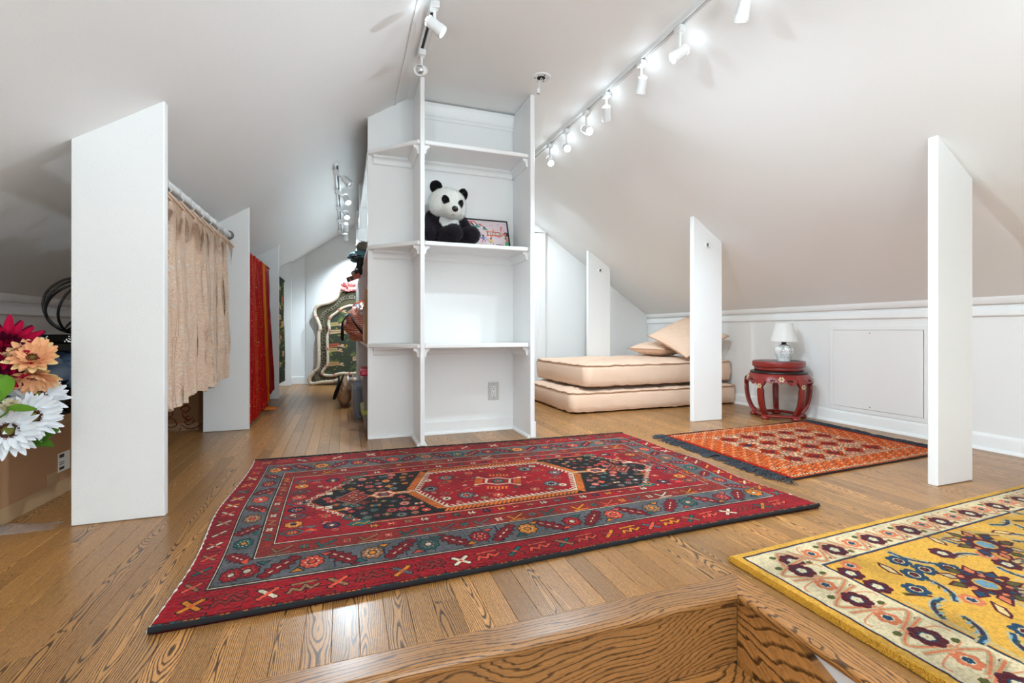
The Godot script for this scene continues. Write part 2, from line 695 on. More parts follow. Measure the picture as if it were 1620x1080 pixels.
	bb.prism(V2([0.285, roof_l(0.285) + 0.004, 0.289, roof_l(0.289) - 0.006, 0.303, roof_l(0.303) - 0.006, 0.307, roof_l(0.307) + 0.004]), -2.99, 2.6, 0.8)
	struct("trim_5", bb, M.ceiling_paint)
	# door casing on the far wall, just showing beside the bookcase
	bb = MB.new()
	bb.box(Vector3(1.985, 0.85, -4.64), Vector3(0.09, 1.7, 0.022), 0.004)
	bb.prism(V2([1.38, 1.7, 2.035, 1.7, 2.035, 1.738, 1.965, 1.785, 1.38, 1.785]), -4.65, -4.622)
	struct("trim_6", bb, M.trim_paint)
	var dr := MB.new()
	dr.box(Vector3(1.68, 0.85, -4.645), Vector3(0.52, 1.69, 0.02), 0.003)
	var d1 := struct("door_1", dr, M.trim_paint)
	var hg := MB.new()
	hg.box(Vector3(1.93, 0.3, -4.628), Vector3(0.012, 0.07, 0.012), 0.003)
	put("hinge", hg, M.grey_metal, d1)

	build_stairs()

func lay_boards(fl: Node3D) -> void:
	var pieces := []
	var w := 0.057
	var x := 1.0 - 46.0 * 0.057
	while x < 3.34:
		var xc := x + w * 0.5
		var z := -6.3 - rnd(0.0, 0.8)
		while z < 2.6:
			var le := rnd(0.5, 1.55)
			var z0 := z
			var z1 := z + le
			z = z1
			z0 = maxf(z0, -6.3)
			z1 = minf(z1, 2.6)
			if z1 - z0 < 0.02:
				continue
			if xc > 0.6 and z1 < -4.65:
				continue
			var spans := [[z0, z1]]
			if xc > -0.425 and xc < 1.0:      # the stair opening with its nosing
				spans = []
				if z0 < -1.0:
					spans.append([z0, minf(z1, -1.0)])
				if z1 > 2.2:
					spans.append([maxf(z0, 2.2), z1])
			for s in spans:
				if s[1] - s[0] > 0.02:
					pieces.append([xc, s[0], s[1], seen(xc, clampf(-1.2, s[0], s[1])) * (s[1] - s[0])])
		x += w
	pieces.sort_custom(func(a, b): return a[3] > b[3])
	var rest := MB.new()
	for i in pieces.size():
		var q = pieces[i]
		var mb: MB = MB.new() if i < 298 else rest
		var s := rng.randi() % 24
		var tn := rnd(0.86, 1.1)
		var tw := rnd(-0.025, 0.025)
		mb.col = Color(tn * (1.0 + tw), tn, tn * (1.0 - tw))
		mb.uvf = oak_uv(24, s, q[0] - w * 0.5, w, q[1], 1.7, rnd(0.0, 1.0))
		mb.box(Vector3(q[0], -0.0101 + rnd(-0.0001, 0.0001), (q[1] + q[2]) * 0.5), Vector3(w - 0.0005, 0.02, q[2] - q[1] - 0.0006), 0.0007)
		if i < 298:
			put("floor_board", mb, M.oak_floor, fl)
	tag(put("floor_board", rest, M.oak_floor, fl), "", "", "", "stuff")

func build_stairs() -> void:
	var st := thing("staircase", "oak staircase going down through the opening in the floor, bottom centre", "staircase", Vector3.ZERO)
	# nosing of the upper floor along the top riser: a bullnose mitred at the corner
	var prof := [[0.0, 0.0]]
	var bull := func(back: float, front: float, drop: float) -> Array:
		var o := [Vector2(back, -0.001), Vector2(front - 0.013, 0.0)]
		for k in range(1, 8):
			var a := PI * k / 8.0
			o.append(Vector2(front - 0.013 + sin(a) * 0.013, -0.0135 + cos(a) * 0.0135))
		o.append(Vector2(front - 0.013, -0.027))
		o.append(Vector2(back, -0.027))
		return o
	var sweep := func(mb: MB, pr: Array, A: Callable, n: int) -> void:
		# A(t, profile point) gives the place
		for i in pr.size():
			var k: int = (i + 1) % pr.size()
			var e: Vector2 = pr[k] - pr[i]
			for s in n:
				var t0 := float(s) / n
				var t1 := float(s + 1) / n
				var a: Vector3 = A.call(t0, pr[i])
				var b: Vector3 = A.call(t1, pr[i])
				var c: Vector3 = A.call(t1, pr[k])
				var d: Vector3 = A.call(t0, pr[k])
				var mid: Vector3 = A.call((t0 + t1) * 0.5, Vector2(-0.05, -0.0135))
				mb.face([a, b, c, d], (a + c) * 0.5 - mid if i > 0 and i < pr.size() - 2 else Vector3(0, 1 if i == 0 else -1, 0))
	var pr: Array = bull.call(-0.0725, 0.008, 0.0)
	var m := MB.new()
	m.uvf = func(p: Vector3) -> Vector2: return Vector2((1.03 + 0.9 * clampf((p.z + 1.0 - p.y) / 0.15, 0.0, 1.0)) / 4.0, 0.1 + p.x / 1.3)
	sweep.call(m, pr, func(t: float, q: Vector2) -> Vector3: return Vector3(lerpf(-0.425, 0.938 - q.x, t), q.y, -0.933 + q.x), 1)
	put("nosing", m, M.oak_stair, st)
	m = MB.new()
	m.uvf = func(p: Vector3) -> Vector2: return Vector2((2.03 + 0.9 * clampf((1.0 - p.x - p.y) / 0.15, 0.0, 1.0)) / 4.0, 0.4 + p.z / 1.3)
	sweep.call(m, pr, func(t: float, q: Vector2) -> Vector3: return Vector3(0.938 - q.x, q.y, lerpf(-0.933 + q.x, 2.2, t)), 1)
	put("nosing", m, M.oak_stair, st)
	# treads and risers
	var zr := -0.945
	for k in 7:
		var y := -0.19 * (k + 1)
		var r := MB.new()
		r.uvf = func(p: Vector3) -> Vector2: return Vector2((0.03 + 0.94 * clampf((p.y - y + 0.0) / 0.19, 0.0, 1.0) + (k % 4)) / 4.0, 0.2 * k + p.x / 1.3)
		r.box(Vector3(0.2645, y + 0.0815, zr - 0.01), Vector3(1.37, 0.163 if k == 0 else 0.16, 0.02), 0.001)
		put("riser", r, M.oak_stair, st)
		var t := MB.new()
		t.uvf = func(p: Vector3) -> Vector2: return Vector2((0.03 + 0.94 * clampf((p.z - zr) / 0.3, 0.0, 1.0) + ((k + 2) % 4)) / 4.0, 0.37 * k + p.x / 1.3)
		t.box(Vector3(0.2645, y - 0.014, zr + 0.135), Vector3(1.37, 0.027, 0.29), 0.01)
		put("tread", t, M.oak_stair, st)
		zr += 0.25
	var sk := MB.new()
	sk.uvf = func(p: Vector3) -> Vector2: return Vector2((3.03 + 0.94 * clampf(((p.y + 0.76 * (p.x + 0.93)) / 1.256 + 0.4) / 0.42, 0.0, 1.0)) / 4.0, (p.x - 0.76 * p.y) / 1.256 / 1.3)
	sk.xf = Transform3D(Basis(Vector3(0, 0, 1), Vector3(0, 1, 0), Vector3(-1, 0, 0)), Vector3.ZERO)
	sk.prism(V2([-0.945, -0.027, -0.8, -0.027, -0.7, -0.078, 0.9, -1.29, 0.9, -1.75, -0.945, -0.3]), -0.972, -0.95)
	put("skirt_board", sk, M.oak_stair, st)
	# plastered sides of the well
	var w := MB.new()
	w.box(Vector3(1.018, -1.32, 0.7), Vector3(0.09, 2.58, 3.4), 0.0)
	struct("wall_stair_right", w, M.wall_paint)
	w = MB.new()
	w.box(Vector3(-0.47, -1.32, 0.7), Vector3(0.09, 2.58, 3.4), 0.0)
	struct("wall_stair_left", w, M.wall_paint)
	w = MB.new()
	w.box(Vector3(0.26, -1.4, -1.02), Vector3(1.6, 2.4, 0.1), 0.0)
	struct("wall_stair_rear", w, M.wall_paint)
	w = MB.new()
	w.box(Vector3(0.3, -2.65, 0.7), Vector3(1.6, 0.1, 4.0), 0.0)
	struct("floor_below", w, M.subfloor)

func partition(called_label: String, x0: float, x1: float, z: float, left: bool, socket := Vector2.ZERO) -> void:
	var o := thing("partition_board", called_label, "partition", Vector3((x0 + x1) * 0.5, 0, z), 0.0, "")
	var cx := (x0 + x1) * 0.5
	var h := (x1 - x0) * 0.5
	var ya := roof_l(x0) if left else roof_r(x0)
	var yb := roof_l(x1) if left else roof_r(x1)
	var m := MB.new()
	m.slab(V2([-h, 0.001, h, 0.001, h, yb + 0.004, -h, ya + 0.004]), -0.0375, 0.0, 0.003)
	put("panel", m, M.board_paint, o)
	if socket != Vector2.ZERO:
		var s := MB.new()
		var B := Basis(Vector3.RIGHT, PI / 2)
		s.lathe([Vector2(0.0195, 0.0), Vector2(0.0195, 0.007), Vector2(0.017, 0.0095), Vector2(0.0145, 0.0085), Vector2(0.0135, 0.001)], 24, Vector3(socket.x - cx, socket.y, 0), B)
		var so := put("rod_socket", s, M.white_plastic, o)
		var hd := MB.new()
		hd.lathe([Vector2(0.0136, 0.001), Vector2(0.0001, 0.0012)], 24, Vector3(socket.x - cx, socket.y, 0), B)
		put("socket_hole", hd, M.grey_metal, so)

func build_partitions() -> void:
	partition("tall white board with a slanted top nearest the camera, left of the beige curtain", -0.866, -0.602, -1.986, true)
	partition("white slant-topped board at the far end of the beige curtain, before the red cloths", -0.861, -0.598, -3.53, true)
	partition("narrow white board between the red cloths and the tapestry", -0.861, -0.594, -5.0, true)
	partition("white board at the corridor's end, behind the hanging tapestry", -0.861, -0.594, -6.14, true)
	partition("white board on the right nearest the camera, in front of the yellow rug's far edge", 2.358, 2.598, -1.27, false)
	partition("white board with a round socket standing in front of the beige mattresses", 2.362, 2.622, -2.752, false, Vector2(2.487, 1.279))
	partition("white board with a round socket standing behind the beige mattresses", 2.36, 2.622, -4.3, false, Vector2(2.5, 1.279))

# ---------------------------------------------------------------- track lights and added fill lamps
const LAMP_WHITE := Color(0.865, 0.943, 0.993)

func globe(label: String, at: Vector3, power: float) -> void:  # unseen fill globe, added to brighten the room
	var o := thing("fill_pendant", label, "lamp", at, 0.0, "")
	var m := MB.new()
	m.tube([Vector3(0, 0.09, 0), Vector3(0, 2.1 - at.y, 0)], 0.004, 8)
	m.lathe([Vector2(0.05, 2.1 - at.y), Vector2(0.048, 2.08 - at.y), Vector2(0.0001, 2.075 - at.y)], 24)
	put("cable", m, M.white_plastic, o)
	m = MB.new()
	m.lathe([Vector2(0.0001, -0.1), Vector2(0.05, -0.087), Vector2(0.087, -0.05), Vector2(0.1, 0.0), Vector2(0.087, 0.05), Vector2(0.05, 0.087), Vector2(0.0001, 0.1)], 32)
	put("fill_bulb_globe", m, M.bulb_glow, o)
	var l := OmniLight3D.new()
	l.name = "fill_light"
	l.light_color = LAMP_WHITE
	l.light_energy = power
	l.light_size = 0.09
	l.omni_range = 14.0
	l.omni_attenuation = 2.0
	l.shadow_enabled = true
	o.add_child(l, true)
func head(at: Vector3, drop: Vector3, aim: Vector3, power: float, label: String, group: String) -> void:
	var o := thing("track_light", label, "light", at, 0.0, group)
	var m := MB.new()
	m.box(Vector3(0, -0.016, 0), Vector3(0.036, 0.03, 0.05), 0.004)
	put("adapter", m, M.white_plastic, o)
	m = MB.new()
	m.tube([Vector3(0, -0.028, 0), drop * 0.5 + Vector3(0, -0.012, 0), drop], 0.0062, 10)
	m.lathe([Vector2(0.0001, -0.004), Vector2(0.011, -0.003), Vector2(0.012, 0.003), Vector2(0.0001, 0.004)], 16, Vector3(0, -0.033, 0))
	put("stem", m, M.white_plastic, o)
	var z := aim.normalized()
	var xx := z.cross(Vector3.UP if absf(z.y) < 0.9 else Vector3.RIGHT).normalized()
	var B := Basis(xx, z, xx.cross(z))
	var body := Node3D.new()
	hang(body, "lamp_head", o)
	body.position = drop
	body.basis = B
	m = MB.new()
	m.lathe([Vector2(0.0001, -0.047), Vector2(0.012, -0.045), Vector2(0.02, -0.036), Vector2(0.0235, -0.024), Vector2(0.0245, -0.004), Vector2(0.0245, 0.018), Vector2(0.027, 0.02), Vector2(0.027, 0.042), Vector2(0.0255, 0.0445), Vector2(0.023, 0.0425), Vector2(0.022, 0.034), Vector2(0.012, 0.026), Vector2(0.0001, 0.024)], 28)
	put("housing", m, M.white_metal, body)
	m = MB.new()
	m.lathe([Vector2(0.0001, 0.028), Vector2(0.021, 0.03), Vector2(0.021, 0.034), Vector2(0.012, 0.037), Vector2(0.0001, 0.038)], 24)
	put("light_bulb", m, M.bulb_glow if power > 0.0 else M.chrome, body)
	if power > 0.0:
		var s := SpotLight3D.new()
		s.name = "spot"
		s.light_color = LAMP_WHITE
		s.light_energy = power
		s.light_size = 0.02
		s.spot_angle = 46.0
		s.spot_angle_attenuation = 0.9
		s.spot_range = 12.0
		s.spot_attenuation = 2.0
		s.shadow_enabled = true
		body.add_child(s, true)
		s.position = Vector3(0, 0.047, 0)
		# a little light leaves through the vents at the back of the housing
		m = MB.new()
		for k in 10:
			var a := TAU * k / 10.0
			m.box(Vector3(cos(a) * 0.0212, -0.034, sin(a) * 0.0212), Vector3(0.003, 0.008, 0.003), 0.0008)
		put("vent_light", m, M.vent_glow, body)
		var v := OmniLight3D.new()
		v.name = "vent_spill"
		v.light_color = LAMP_WHITE
		v.light_energy = minf(power, 0.4) * (0.009 if at.x > 1.0 and at.z > -3.4 and absf(at.z + 1.8) > 0.05 else 0.004)
		v.light_size = 0.02
		v.omni_range = 8.0
		v.omni_attenuation = 2.0
		v.shadow_enabled = true
		body.add_child(v, true)
		v.position = Vector3(0, -0.068, 0)
		s.basis = Basis(Vector3.RIGHT, PI / 2)      # a spot shines along its -z; here along the head's +y

func fill_uplighter(label: String, at: Vector3, power: float) -> void:  # unseen uplight, added to lift the brightness of the ceiling
	var o := thing("fill_floor_lamp", label, "lamp", at)
	o.scale = Vector3.ONE * (1.0 if at.x > 0.0 else 0.6)
	var m := MB.new()
	m.lathe([Vector2(0.13, 0.0), Vector2(0.13, 0.012), Vector2(0.12, 0.02), Vector2(0.02, 0.026), Vector2(0.0001, 0.028)], 40)
	put("base", m, M.white_metal, o)
	m = MB.new()
	m.tube([Vector3(0, 0.02, 0), Vector3(0, 0.9, 0)], 0.011, 14)
	put("pole", m, M.white_metal, o)
	m = MB.new()
	m.lathe([Vector2(0.0001, 0.89), Vector2(0.03, 0.895), Vector2(0.09, 0.925), Vector2(0.13, 0.98), Vector2(0.126, 0.98), Vector2(0.085, 0.93), Vector2(0.0001, 0.91)], 40)
	put("bowl", m, M.white_metal, o)
	m = MB.new()
	m.lathe([Vector2(0.115, 0.962), Vector2(0.0001, 0.966)], 32)
	put("fill_bulb_disc", m, M.bulb_glow, o)
	var s := SpotLight3D.new()
	s.name = "fill_light"
	s.light_color = LAMP_WHITE
	s.light_energy = power
	s.light_size = 0.1
	s.spot_angle = 86.0
	s.spot_angle_attenuation = 0.3
	s.spot_range = 12.0
	s.shadow_enabled = true
	o.add_child(s, true)
	s.position = Vector3(0, 0.985, 0)
	s.basis = Basis(Vector3.RIGHT, PI / 2)

func track(a: Vector3, b: Vector3, up: Vector3, label: String) -> void:
	var o := thing("light_track", label, "track light", (a + b) * 0.5)
	var le := (b - a).length()
	var z := (b - a).normalized()
	var B := Basis(up.cross(z).normalized(), up, z)
	o.basis = B
	var m := MB.new()
	for s in [-1, 1]:
		m.box(Vector3(s * 0.0125, -0.01, 0), Vector3(0.011, 0.02, le), 0.0015)
	m.box(Vector3(0, -0.004, 0), Vector3(0.03, 0.008, le), 0.001)
	put("rail", m, M.white_metal, o)
	m = MB.new()
	m.box(Vector3(0, -0.0095, 0), Vector3(0.0135, 0.005, le - 0.01), 0.0)
	put("slot", m, M.track_slot, o)
	for s in [-1, 1]:
		m = MB.new()
		m.box(Vector3(0, -0.01, s * le * 0.5), Vector3(0.037, 0.021, 0.012), 0.002)
		put("end_cap", m, M.white_plastic, o)

func build_lights() -> void:
	globe("added white globe fill light hanging over the stairs, behind the camera", Vector3(0.2, 0.55, 0.75), 0.42)
	globe("second added white globe fill light further back, behind the camera", Vector3(0.9, 1.0, 2.0), 0.35)
	fill_uplighter("added fill lamp shining up at the ceiling, behind the camera on the yellow rug", Vector3(1.2, 0.017, 0.6), 1.9)
	fill_uplighter("added fill lamp shining up at the left slope, behind the camera", Vector3(-0.78, 0.0, 0.35), 0.8)
	var up := Vector3.UP
	track(Vector3(1.468, 2.09, -4.5), Vector3(1.468, 2.09, 2.2), up, "long white light track along the top of the right slope")
	track(Vector3(0.368, 2.095, -2.47), Vector3(0.368, 2.095, 2.0), up, "white light track ending above the bookcase, beside the left slope")
	var n := Vector3(0.65, -1.0, 0.0).normalized()
	track(Vector3(-0.058, 1.8626 - 0.65 * 0.058, -3.5), Vector3(-0.045, 1.8626 - 0.65 * 0.045, -6.05), -n, "white light track over the corridor behind the bookcase")
	var y := 2.07
	var W := [
		[-1.46, Vector3(0.03, -0.13, 0.0), Vector3(0.12, -0.9, -0.4), 0.5, "white track spot cut by the top of the frame, nearest on the right track"],
		[-1.8, Vector3(0.0, -0.125, 0.0), Vector3(-0.84, -0.6, -0.25), 1.0, "track spot on the right track facing left, second from the top of the frame"],
		[-2.1, Vector3(0.0, -0.125, 0.0), Vector3(0.12, -0.85, -0.5), 0.7, "track spot aimed down, third from the near end of the right track"],
		[-2.45, Vector3(0.0, -0.12, 0.0), Vector3(0.3, -0.8, -0.45), 1.1, "track spot aimed down towards the right slope, fourth along the right track"],
		[-2.7, Vector3(0.0, -0.12, 0.0), Vector3(0.1, -0.55, 0.85), 0.4, "brightest track spot, shining towards the camera on the right track"],
		[-2.99, Vector3(0.0, -0.125, 0.0), Vector3(-0.2, -0.6, 0.85), 0.4, "lit track spot on the right track, second from its far end"],
		[-3.27, Vector3(0.0, -0.125, 0.0), Vector3(-0.1, -0.75, 0.7), 0.4, "lit track spot at the far end of the right track, just right of the bookcase"],
	]
	for q in W:
		head(Vector3(1.468, y, q[0]), q[1], q[2], q[3], q[4], "spots on the right track")
	for q in [[-0.95, "added track spot on the right track behind the camera, nearest the frame"], [-0.3, "second added track spot behind the camera on the right track"], [0.5, "third added track spot behind the camera on the right track"], [1.4, "last added track spot behind the camera on the right track"]]:  # extra unseen spots, added as fill for the left slope
		head(Vector3(1.468, y, q[0]), Vector3(0, -0.12, 0), Vector3(-1.0, 0.05, -0.15), 0.42, q[1], "added spots behind the camera")
	for q in [[-3.8, "added track spot hidden past the bookcase, lighting the mattress corner"], [-4.3, "last added track spot hidden past the bookcase, above the mattresses"]]:  # hidden spots added to brighten the mattress corner
		head(Vector3(1.468, y, q[0]), Vector3(0, -0.12, 0), Vector3(0.45, -0.8, -0.35), 0.55, q[1], "spots on the right track")
	var L := [
		[-2.03, Vector3(0.0, -0.1, 0.0), Vector3(0.8, -0.6, 0.15), 0.3, "white bullet track spot facing right at the top edge, above the bookcase"],
		[-2.4, Vector3(0.0, -0.1, 0.0), Vector3(-0.45, -0.45, 0.8), 0.0, "track spot facing left at the end of the track over the bookcase"],
	]
	for q in L:
		head(Vector3(0.368, 2.075, q[0]), q[1], q[2], q[3], q[4], "spots on the left track")
	for q in [[-1.45, 1.7, "added track spot on the left track behind the camera, nearest the frame"], [-0.85, 0.15, "second added track spot behind the camera on the left track"], [-0.2, 0.15, "third added track spot behind the camera on the left track"], [0.8, 0.15, "last added track spot behind the camera on the left track"]]:  # extra unseen spots, added to brighten the right side
		head(Vector3(0.368, 2.075, q[0]), Vector3(0, -0.1, 0), Vector3(0.78, -0.7, -0.2), q[1], q[2], "added spots behind the camera")
	var C := [
		[-3.6, Vector3(0.6, -0.7, 0.35), 0.0, "unlit track spot, nearest on the corridor track"],
		[-4.1, Vector3(0.35, -0.8, 0.5), 1.1, "lit corridor track spot just below the unlit one"],
		[-4.65, Vector3(0.15, -0.75, 0.6), 1.1, "brightest corridor track spot, shining towards the camera"],
		[-5.2, Vector3(0.0, -0.8, -0.5), 1.1, "corridor track spot turned towards the hanging tapestry"],
		[-5.75, Vector3(0.05, -0.9, -0.3), 0.9, "last track spot at the far end of the corridor track"],
	]
	for q in C:
		var x := -0.055
		head(Vector3(x, 1.8626 + 0.65 * x - 0.022, q[0]), Vector3(0.07, -0.07, 0.0), q[1], q[2], q[3], "spots on the corridor track")

# ---------------------------------------------------------------- built-in bookcase on the end of the core
func build_bookcase() -> void:
	var o := thing("bookcase", "white built-in bookcase in the middle of the room with a corner of triangular shelves", "bookcase", Vector3(0.62, 0, -2.985))
	var Z := -2.985
	var m := MB.new()
	m.prism(V2([0.133 - 0.62, 0.0, 1.118 - 0.62, 0.0, 1.118 - 0.62, 2.1, 0.366 - 0.62, 2.1, 0.133 - 0.62, roof_l(0.133)]), -0.03, 0.0)
	put("back_panel", m, M.trim_paint, o)
	m = MB.new()
	m.box(Vector3(0.417 - 0.62, 1.05, 0.1475), Vector3(0.026, 2.098, 0.293), 0.003)
	put("divider", m, M.trim_paint, o)
	m = MB.new()
	m.box(Vector3(1.083 - 0.62, 1.05, 0.158), Vector3(0.028, 2.098, 0.314), 0.003)
	put("side_panel", m, M.trim_paint, o)
	for y in [1.745, 1.17, 0.58]:
		m = MB.new()
		m.box(Vector3(0.7495 - 0.62, y - 0.0125, 0.146), Vector3(0.638, 0.025, 0.29), 0.004)
		put("shelf", m, M.trim_paint, o)
		m = MB.new()
		m.xf = Transform3D(Basis(Vector3(1, 0, 0), Vector3(0, 0, 1), Vector3(0, -1, 0)), Vector3(0, y, 0))
		m.slab(V2([0.137 - 0.62, 0.0, 0.405 - 0.62, 0.0, 0.405 - 0.62, 0.285, 0.392 - 0.62, 0.285, 0.137 - 0.62, 0.03]), 0.0, 0.025, 0.004)
		put("corner_shelf", m, M.trim_paint, o)
		# cove moulding under each shelf: profile (out, down) swept along the walls
		var prof := PackedVector2Array([Vector2(0, 0), Vector2(0.032, 0), Vector2(0.032, -0.012)])
		for k in range(1, 7):
			var a := PI * 0.5 * k / 7.0
			prof.append(Vector2(0.028 - sin(a) * 0.016, -0.012 - (1.0 - cos(a)) * 0.024 - 0.003))
		prof.append_array([Vector2(0.012, -0.044), Vector2(0.008, -0.05), Vector2(0, -0.05)])
		var run := func(a: Vector3, b: Vector3, out: Vector3) -> void:
			var q := MB.new()
			var le := (b - a).length()
			q.xf = Transform3D(Basis(out, Vector3.UP, out.cross(Vector3.UP)), a)
			q.prism(prof, 0.0, le * signf(out.cross(Vector3.UP).dot(b - a)), 0.8)
			put("cove_moulding", q, M.trim_paint, o)
		var yy: float = y - 0.025
		run.call(Vector3(0.43 - 0.62, yy, 0.001), Vector3(1.069 - 0.62, yy, 0.001), Vector3(0, 0, 1))
		run.call(Vector3(0.43 - 0.62, yy, 0.001), Vector3(0.43 - 0.62, yy, 0.275), Vector3(1, 0, 0))
		run.call(Vector3(1.069 - 0.62, yy, 0.001), Vector3(1.069 - 0.62, yy, 0.27), Vector3(-1, 0, 0))
		run.call(Vector3(0.404 - 0.62, yy, 0.001), Vector3(0.404 - 0.62, yy, 0.262), Vector3(-1, 0, 0))
		run.call(Vector3(0.165 - 0.62, yy, 0.001), Vector3(0.404 - 0.62, yy, 0.001), Vector3(0, 0, 1))
	# crown at the top of the wide bay, base and shoe mouldings
	var cr := MB.new()
	cr.xf = Transform3D(Basis(Vector3(0, 0, 1), Vector3.UP, Vector3(-1, 0, 0)), Vector3(1.069 - 0.62, 0, 0))
	cr.prism(V2([0, 2.09, 0.03, 2.09, 0.03, 2.072, 0.026, 2.06, 0.018, 2.045, 0.012, 2.03, 0.012, 2.016, 0.007, 2.012, 0.007, 1.995, 0, 1.99]), 0.0, 0.64, 0.8)
	put("crown_moulding", cr, M.trim_paint, o)
	var bs := MB.new()
	bs.box(Vector3(0.7495 - 0.62, 0.04, 0.006), Vector3(0.638, 0.08, 0.012), 0.004)
	put("baseboard", bs, M.trim_paint, o)
	var shoe := func(a: Vector3, b: Vector3, out: Vector3) -> void:
		var q := MB.new()
		q.xf = Transform3D(Basis(out, Vector3.UP, out.cross(Vector3.UP)), a)
		var p := PackedVector2Array([Vector2(0, 0), Vector2(0.016, 0)])
		for k in range(1, 7):
			var an := PI * 0.5 * k / 6.0
			p.append(Vector2(0.016 * cos(an), 0.018 * sin(an)))
		q.prism(p, 0.0, (b - a).length() * signf(out.cross(Vector3.UP).dot(b - a)), 0.7)
		put("shoe_moulding", q, M.trim_paint, o)
	shoe.call(Vector3(0.133 - 0.62, 0.0, 0.0), Vector3(0.404 - 0.62, 0.0, 0.0), Vector3(0, 0, 1))
	shoe.call(Vector3(0.404 - 0.62, 0.0, 0.0), Vector3(0.404 - 0.62, 0.0, 0.29), Vector3(-1, 0, 0))
	shoe.call(Vector3(0.43 - 0.62, 0.0, 0.012), Vector3(1.069 - 0.62, 0.0, 0.012), Vector3(0, 0, 1))
	shoe.call(Vector3(1.069 - 0.62, 0.0, 0.0), Vector3(1.069 - 0.62, 0.0, 0.31), Vector3(-1, 0, 0))
	shoe.call(Vector3(0.43 - 0.62, 0.0, 0.0), Vector3(0.43 - 0.62, 0.0, 0.29), Vector3(1, 0, 0))
	bs = MB.new()
	bs.box(Vector3(1.1 - 0.62, 0.05, 0.16), Vector3(0.012, 0.1, 0.315), 0.004)
	put("plinth", bs, M.trim_paint, o)

	# outlet on the back of the wide bay
	var p := thing("wall_outlet", "grey double socket outlet low on the bookcase's back wall", "outlet", Vector3(0.93, 0.257, Z))
	m = MB.new()
	m.box(Vector3(0, 0, 0.003), Vector3(0.075, 0.118, 0.006), 0.0025)
	var cp := mat("outlet_plate", Color(0.8, 0.79, 0.77), 0.4)
	put("cover_plate", m, cp, p)
	m = MB.new()
	m.box(Vector3(0, 0, 0.006), Vector3(0.033, 0.068, 0.004), 0.0015)
	var rc := put("receptacle", m, M.white_plastic, p)
	for s in [-1, 1]:
		for q in [[-0.0065, 0.004, 0.0035, 0.008], [0.0065, 0.004, 0.003, 0.007], [0.0, -0.008, 0.006, 0.006]]:
			m = MB.new()
			m.box(Vector3(q[0], s * 0.0185 + q[1], 0.0079), Vector3(q[2], q[3], 0.0006), 0.0)
			put("slot", m, M.track_slot, rc)
	for s in [-1, 1]:
		m = MB.new()
		m.lathe([Vector2(0.003, 0.0), Vector2(0.0028, 0.001), Vector2(0.0001, 0.0014)], 12, Vector3(0, s * 0.047, 0.006), Basis(Vector3.RIGHT, PI / 2))
		put("screw", m, M.grey_metal, p)

# ---------------------------------------------------------------- rugs
const RED := Color(0.6, 0.02, 0.08)
const WINE := Color(0.36, 0.03, 0.06)
const BRICK := Color(0.55, 0.13, 0.1)
const INK := Color(0.09, 0.06, 0.06)
const SLATE := Color(0.37, 0.37, 0.38)
const NAVY := Color(0.1, 0.12, 0.24)
const TEAL := Color(0.1, 0.36, 0.33)
const GOLD := Color(0.86, 0.5, 0.1)
const CORAL := Color(0.87, 0.3, 0.2)
const CREAM := Color(0.87, 0.78, 0.66)
const TAN := Color(0.6, 0.4, 0.26)

func rosette(c: Cv, x: float, y: float, r: float, petal: Color, heart: Color, k = 8, edge = INK, sq = 1.0) -> void:
	for pass_ in 2:
		for i in k:
			var a = TAU * (i + 0.5) / k
			var q = r * (0.36 if pass_ == 0 else 0.27)
			c.oval(x + cos(a) * r * 0.64 , y + sin(a) * r * 0.64 * sq, q, q * sq, edge if pass_ == 0 else petal, 8)
	c.oval(x, y, r * 0.56, r * 0.56 * sq, petal, 12)
	c.oval(x, y, r * 0.36, r * 0.36 * sq, edge, 8)
	c.oval(x, y, r * 0.27, r * 0.27 * sq, heart, 8)
	for i in k:
		var a = TAU * i / k
		c.oval(x + cos(a) * r * 0.48, y + sin(a) * r * 0.48 * sq, r * 0.09, r * 0.09 * sq, CREAM if heart != CREAM else CORAL, 5)

func eye_motif(c: Cv, x: float, y: float, r: float, rim: Color, petal: Color) -> void:
	var o = [Vector2(x - r * 1.25, y), Vector2(x - r * 0.5, y - r * 0.75), Vector2(x + r * 0.5, y - r * 0.75), Vector2(x + r * 1.25, y), Vector2(x + r * 0.5, y + r * 0.75), Vector2(x - r * 0.5, y + r * 0.75), Vector2(x - r * 1.25, y)]
	c.line(o, r * 0.42, INK)
	c.line(o, r * 0.24, rim)
	for i in 8:
		var a = TAU * i / 8
		c.oval(x + cos(a) * r * 0.42, y + sin(a) * r * 0.36, r * 0.13, r * 0.13, petal, 6)
	c.oval(x, y, r * 0.2, r * 0.2, INK, 6)
	c.oval(x, y, r * 0.13, r * 0.13, CREAM, 6)

func cross_motif(c: Cv, x: float, y: float, r: float, a: Color, b: Color) -> void:
	for i in 4:
		var d = Vector2(cos(PI * 0.25 + PI * 0.5 * i), sin(PI * 0.25 + PI * 0.5 * i))
		c.line([Vector2(x, y), Vector2(x, y) + d * r * 1.12], r * 0.62, INK)
	for i in 4:
		var d = Vector2(cos(PI * 0.25 + PI * 0.5 * i), sin(PI * 0.25 + PI * 0.5 * i))
		c.line([Vector2(x, y), Vector2(x, y) + d * r], r * 0.44, a if i % 2 == 0 else b)
		var e = Vector2(x, y) + d * r
		c.rect(e.x - r * 0.2, e.y - r * 0.2, r * 0.4, r * 0.4, a if i % 2 == 0 else b)
	c.oval(x, y, r * 0.22, r * 0.22, CORAL if a != CORAL else TEAL, 6)

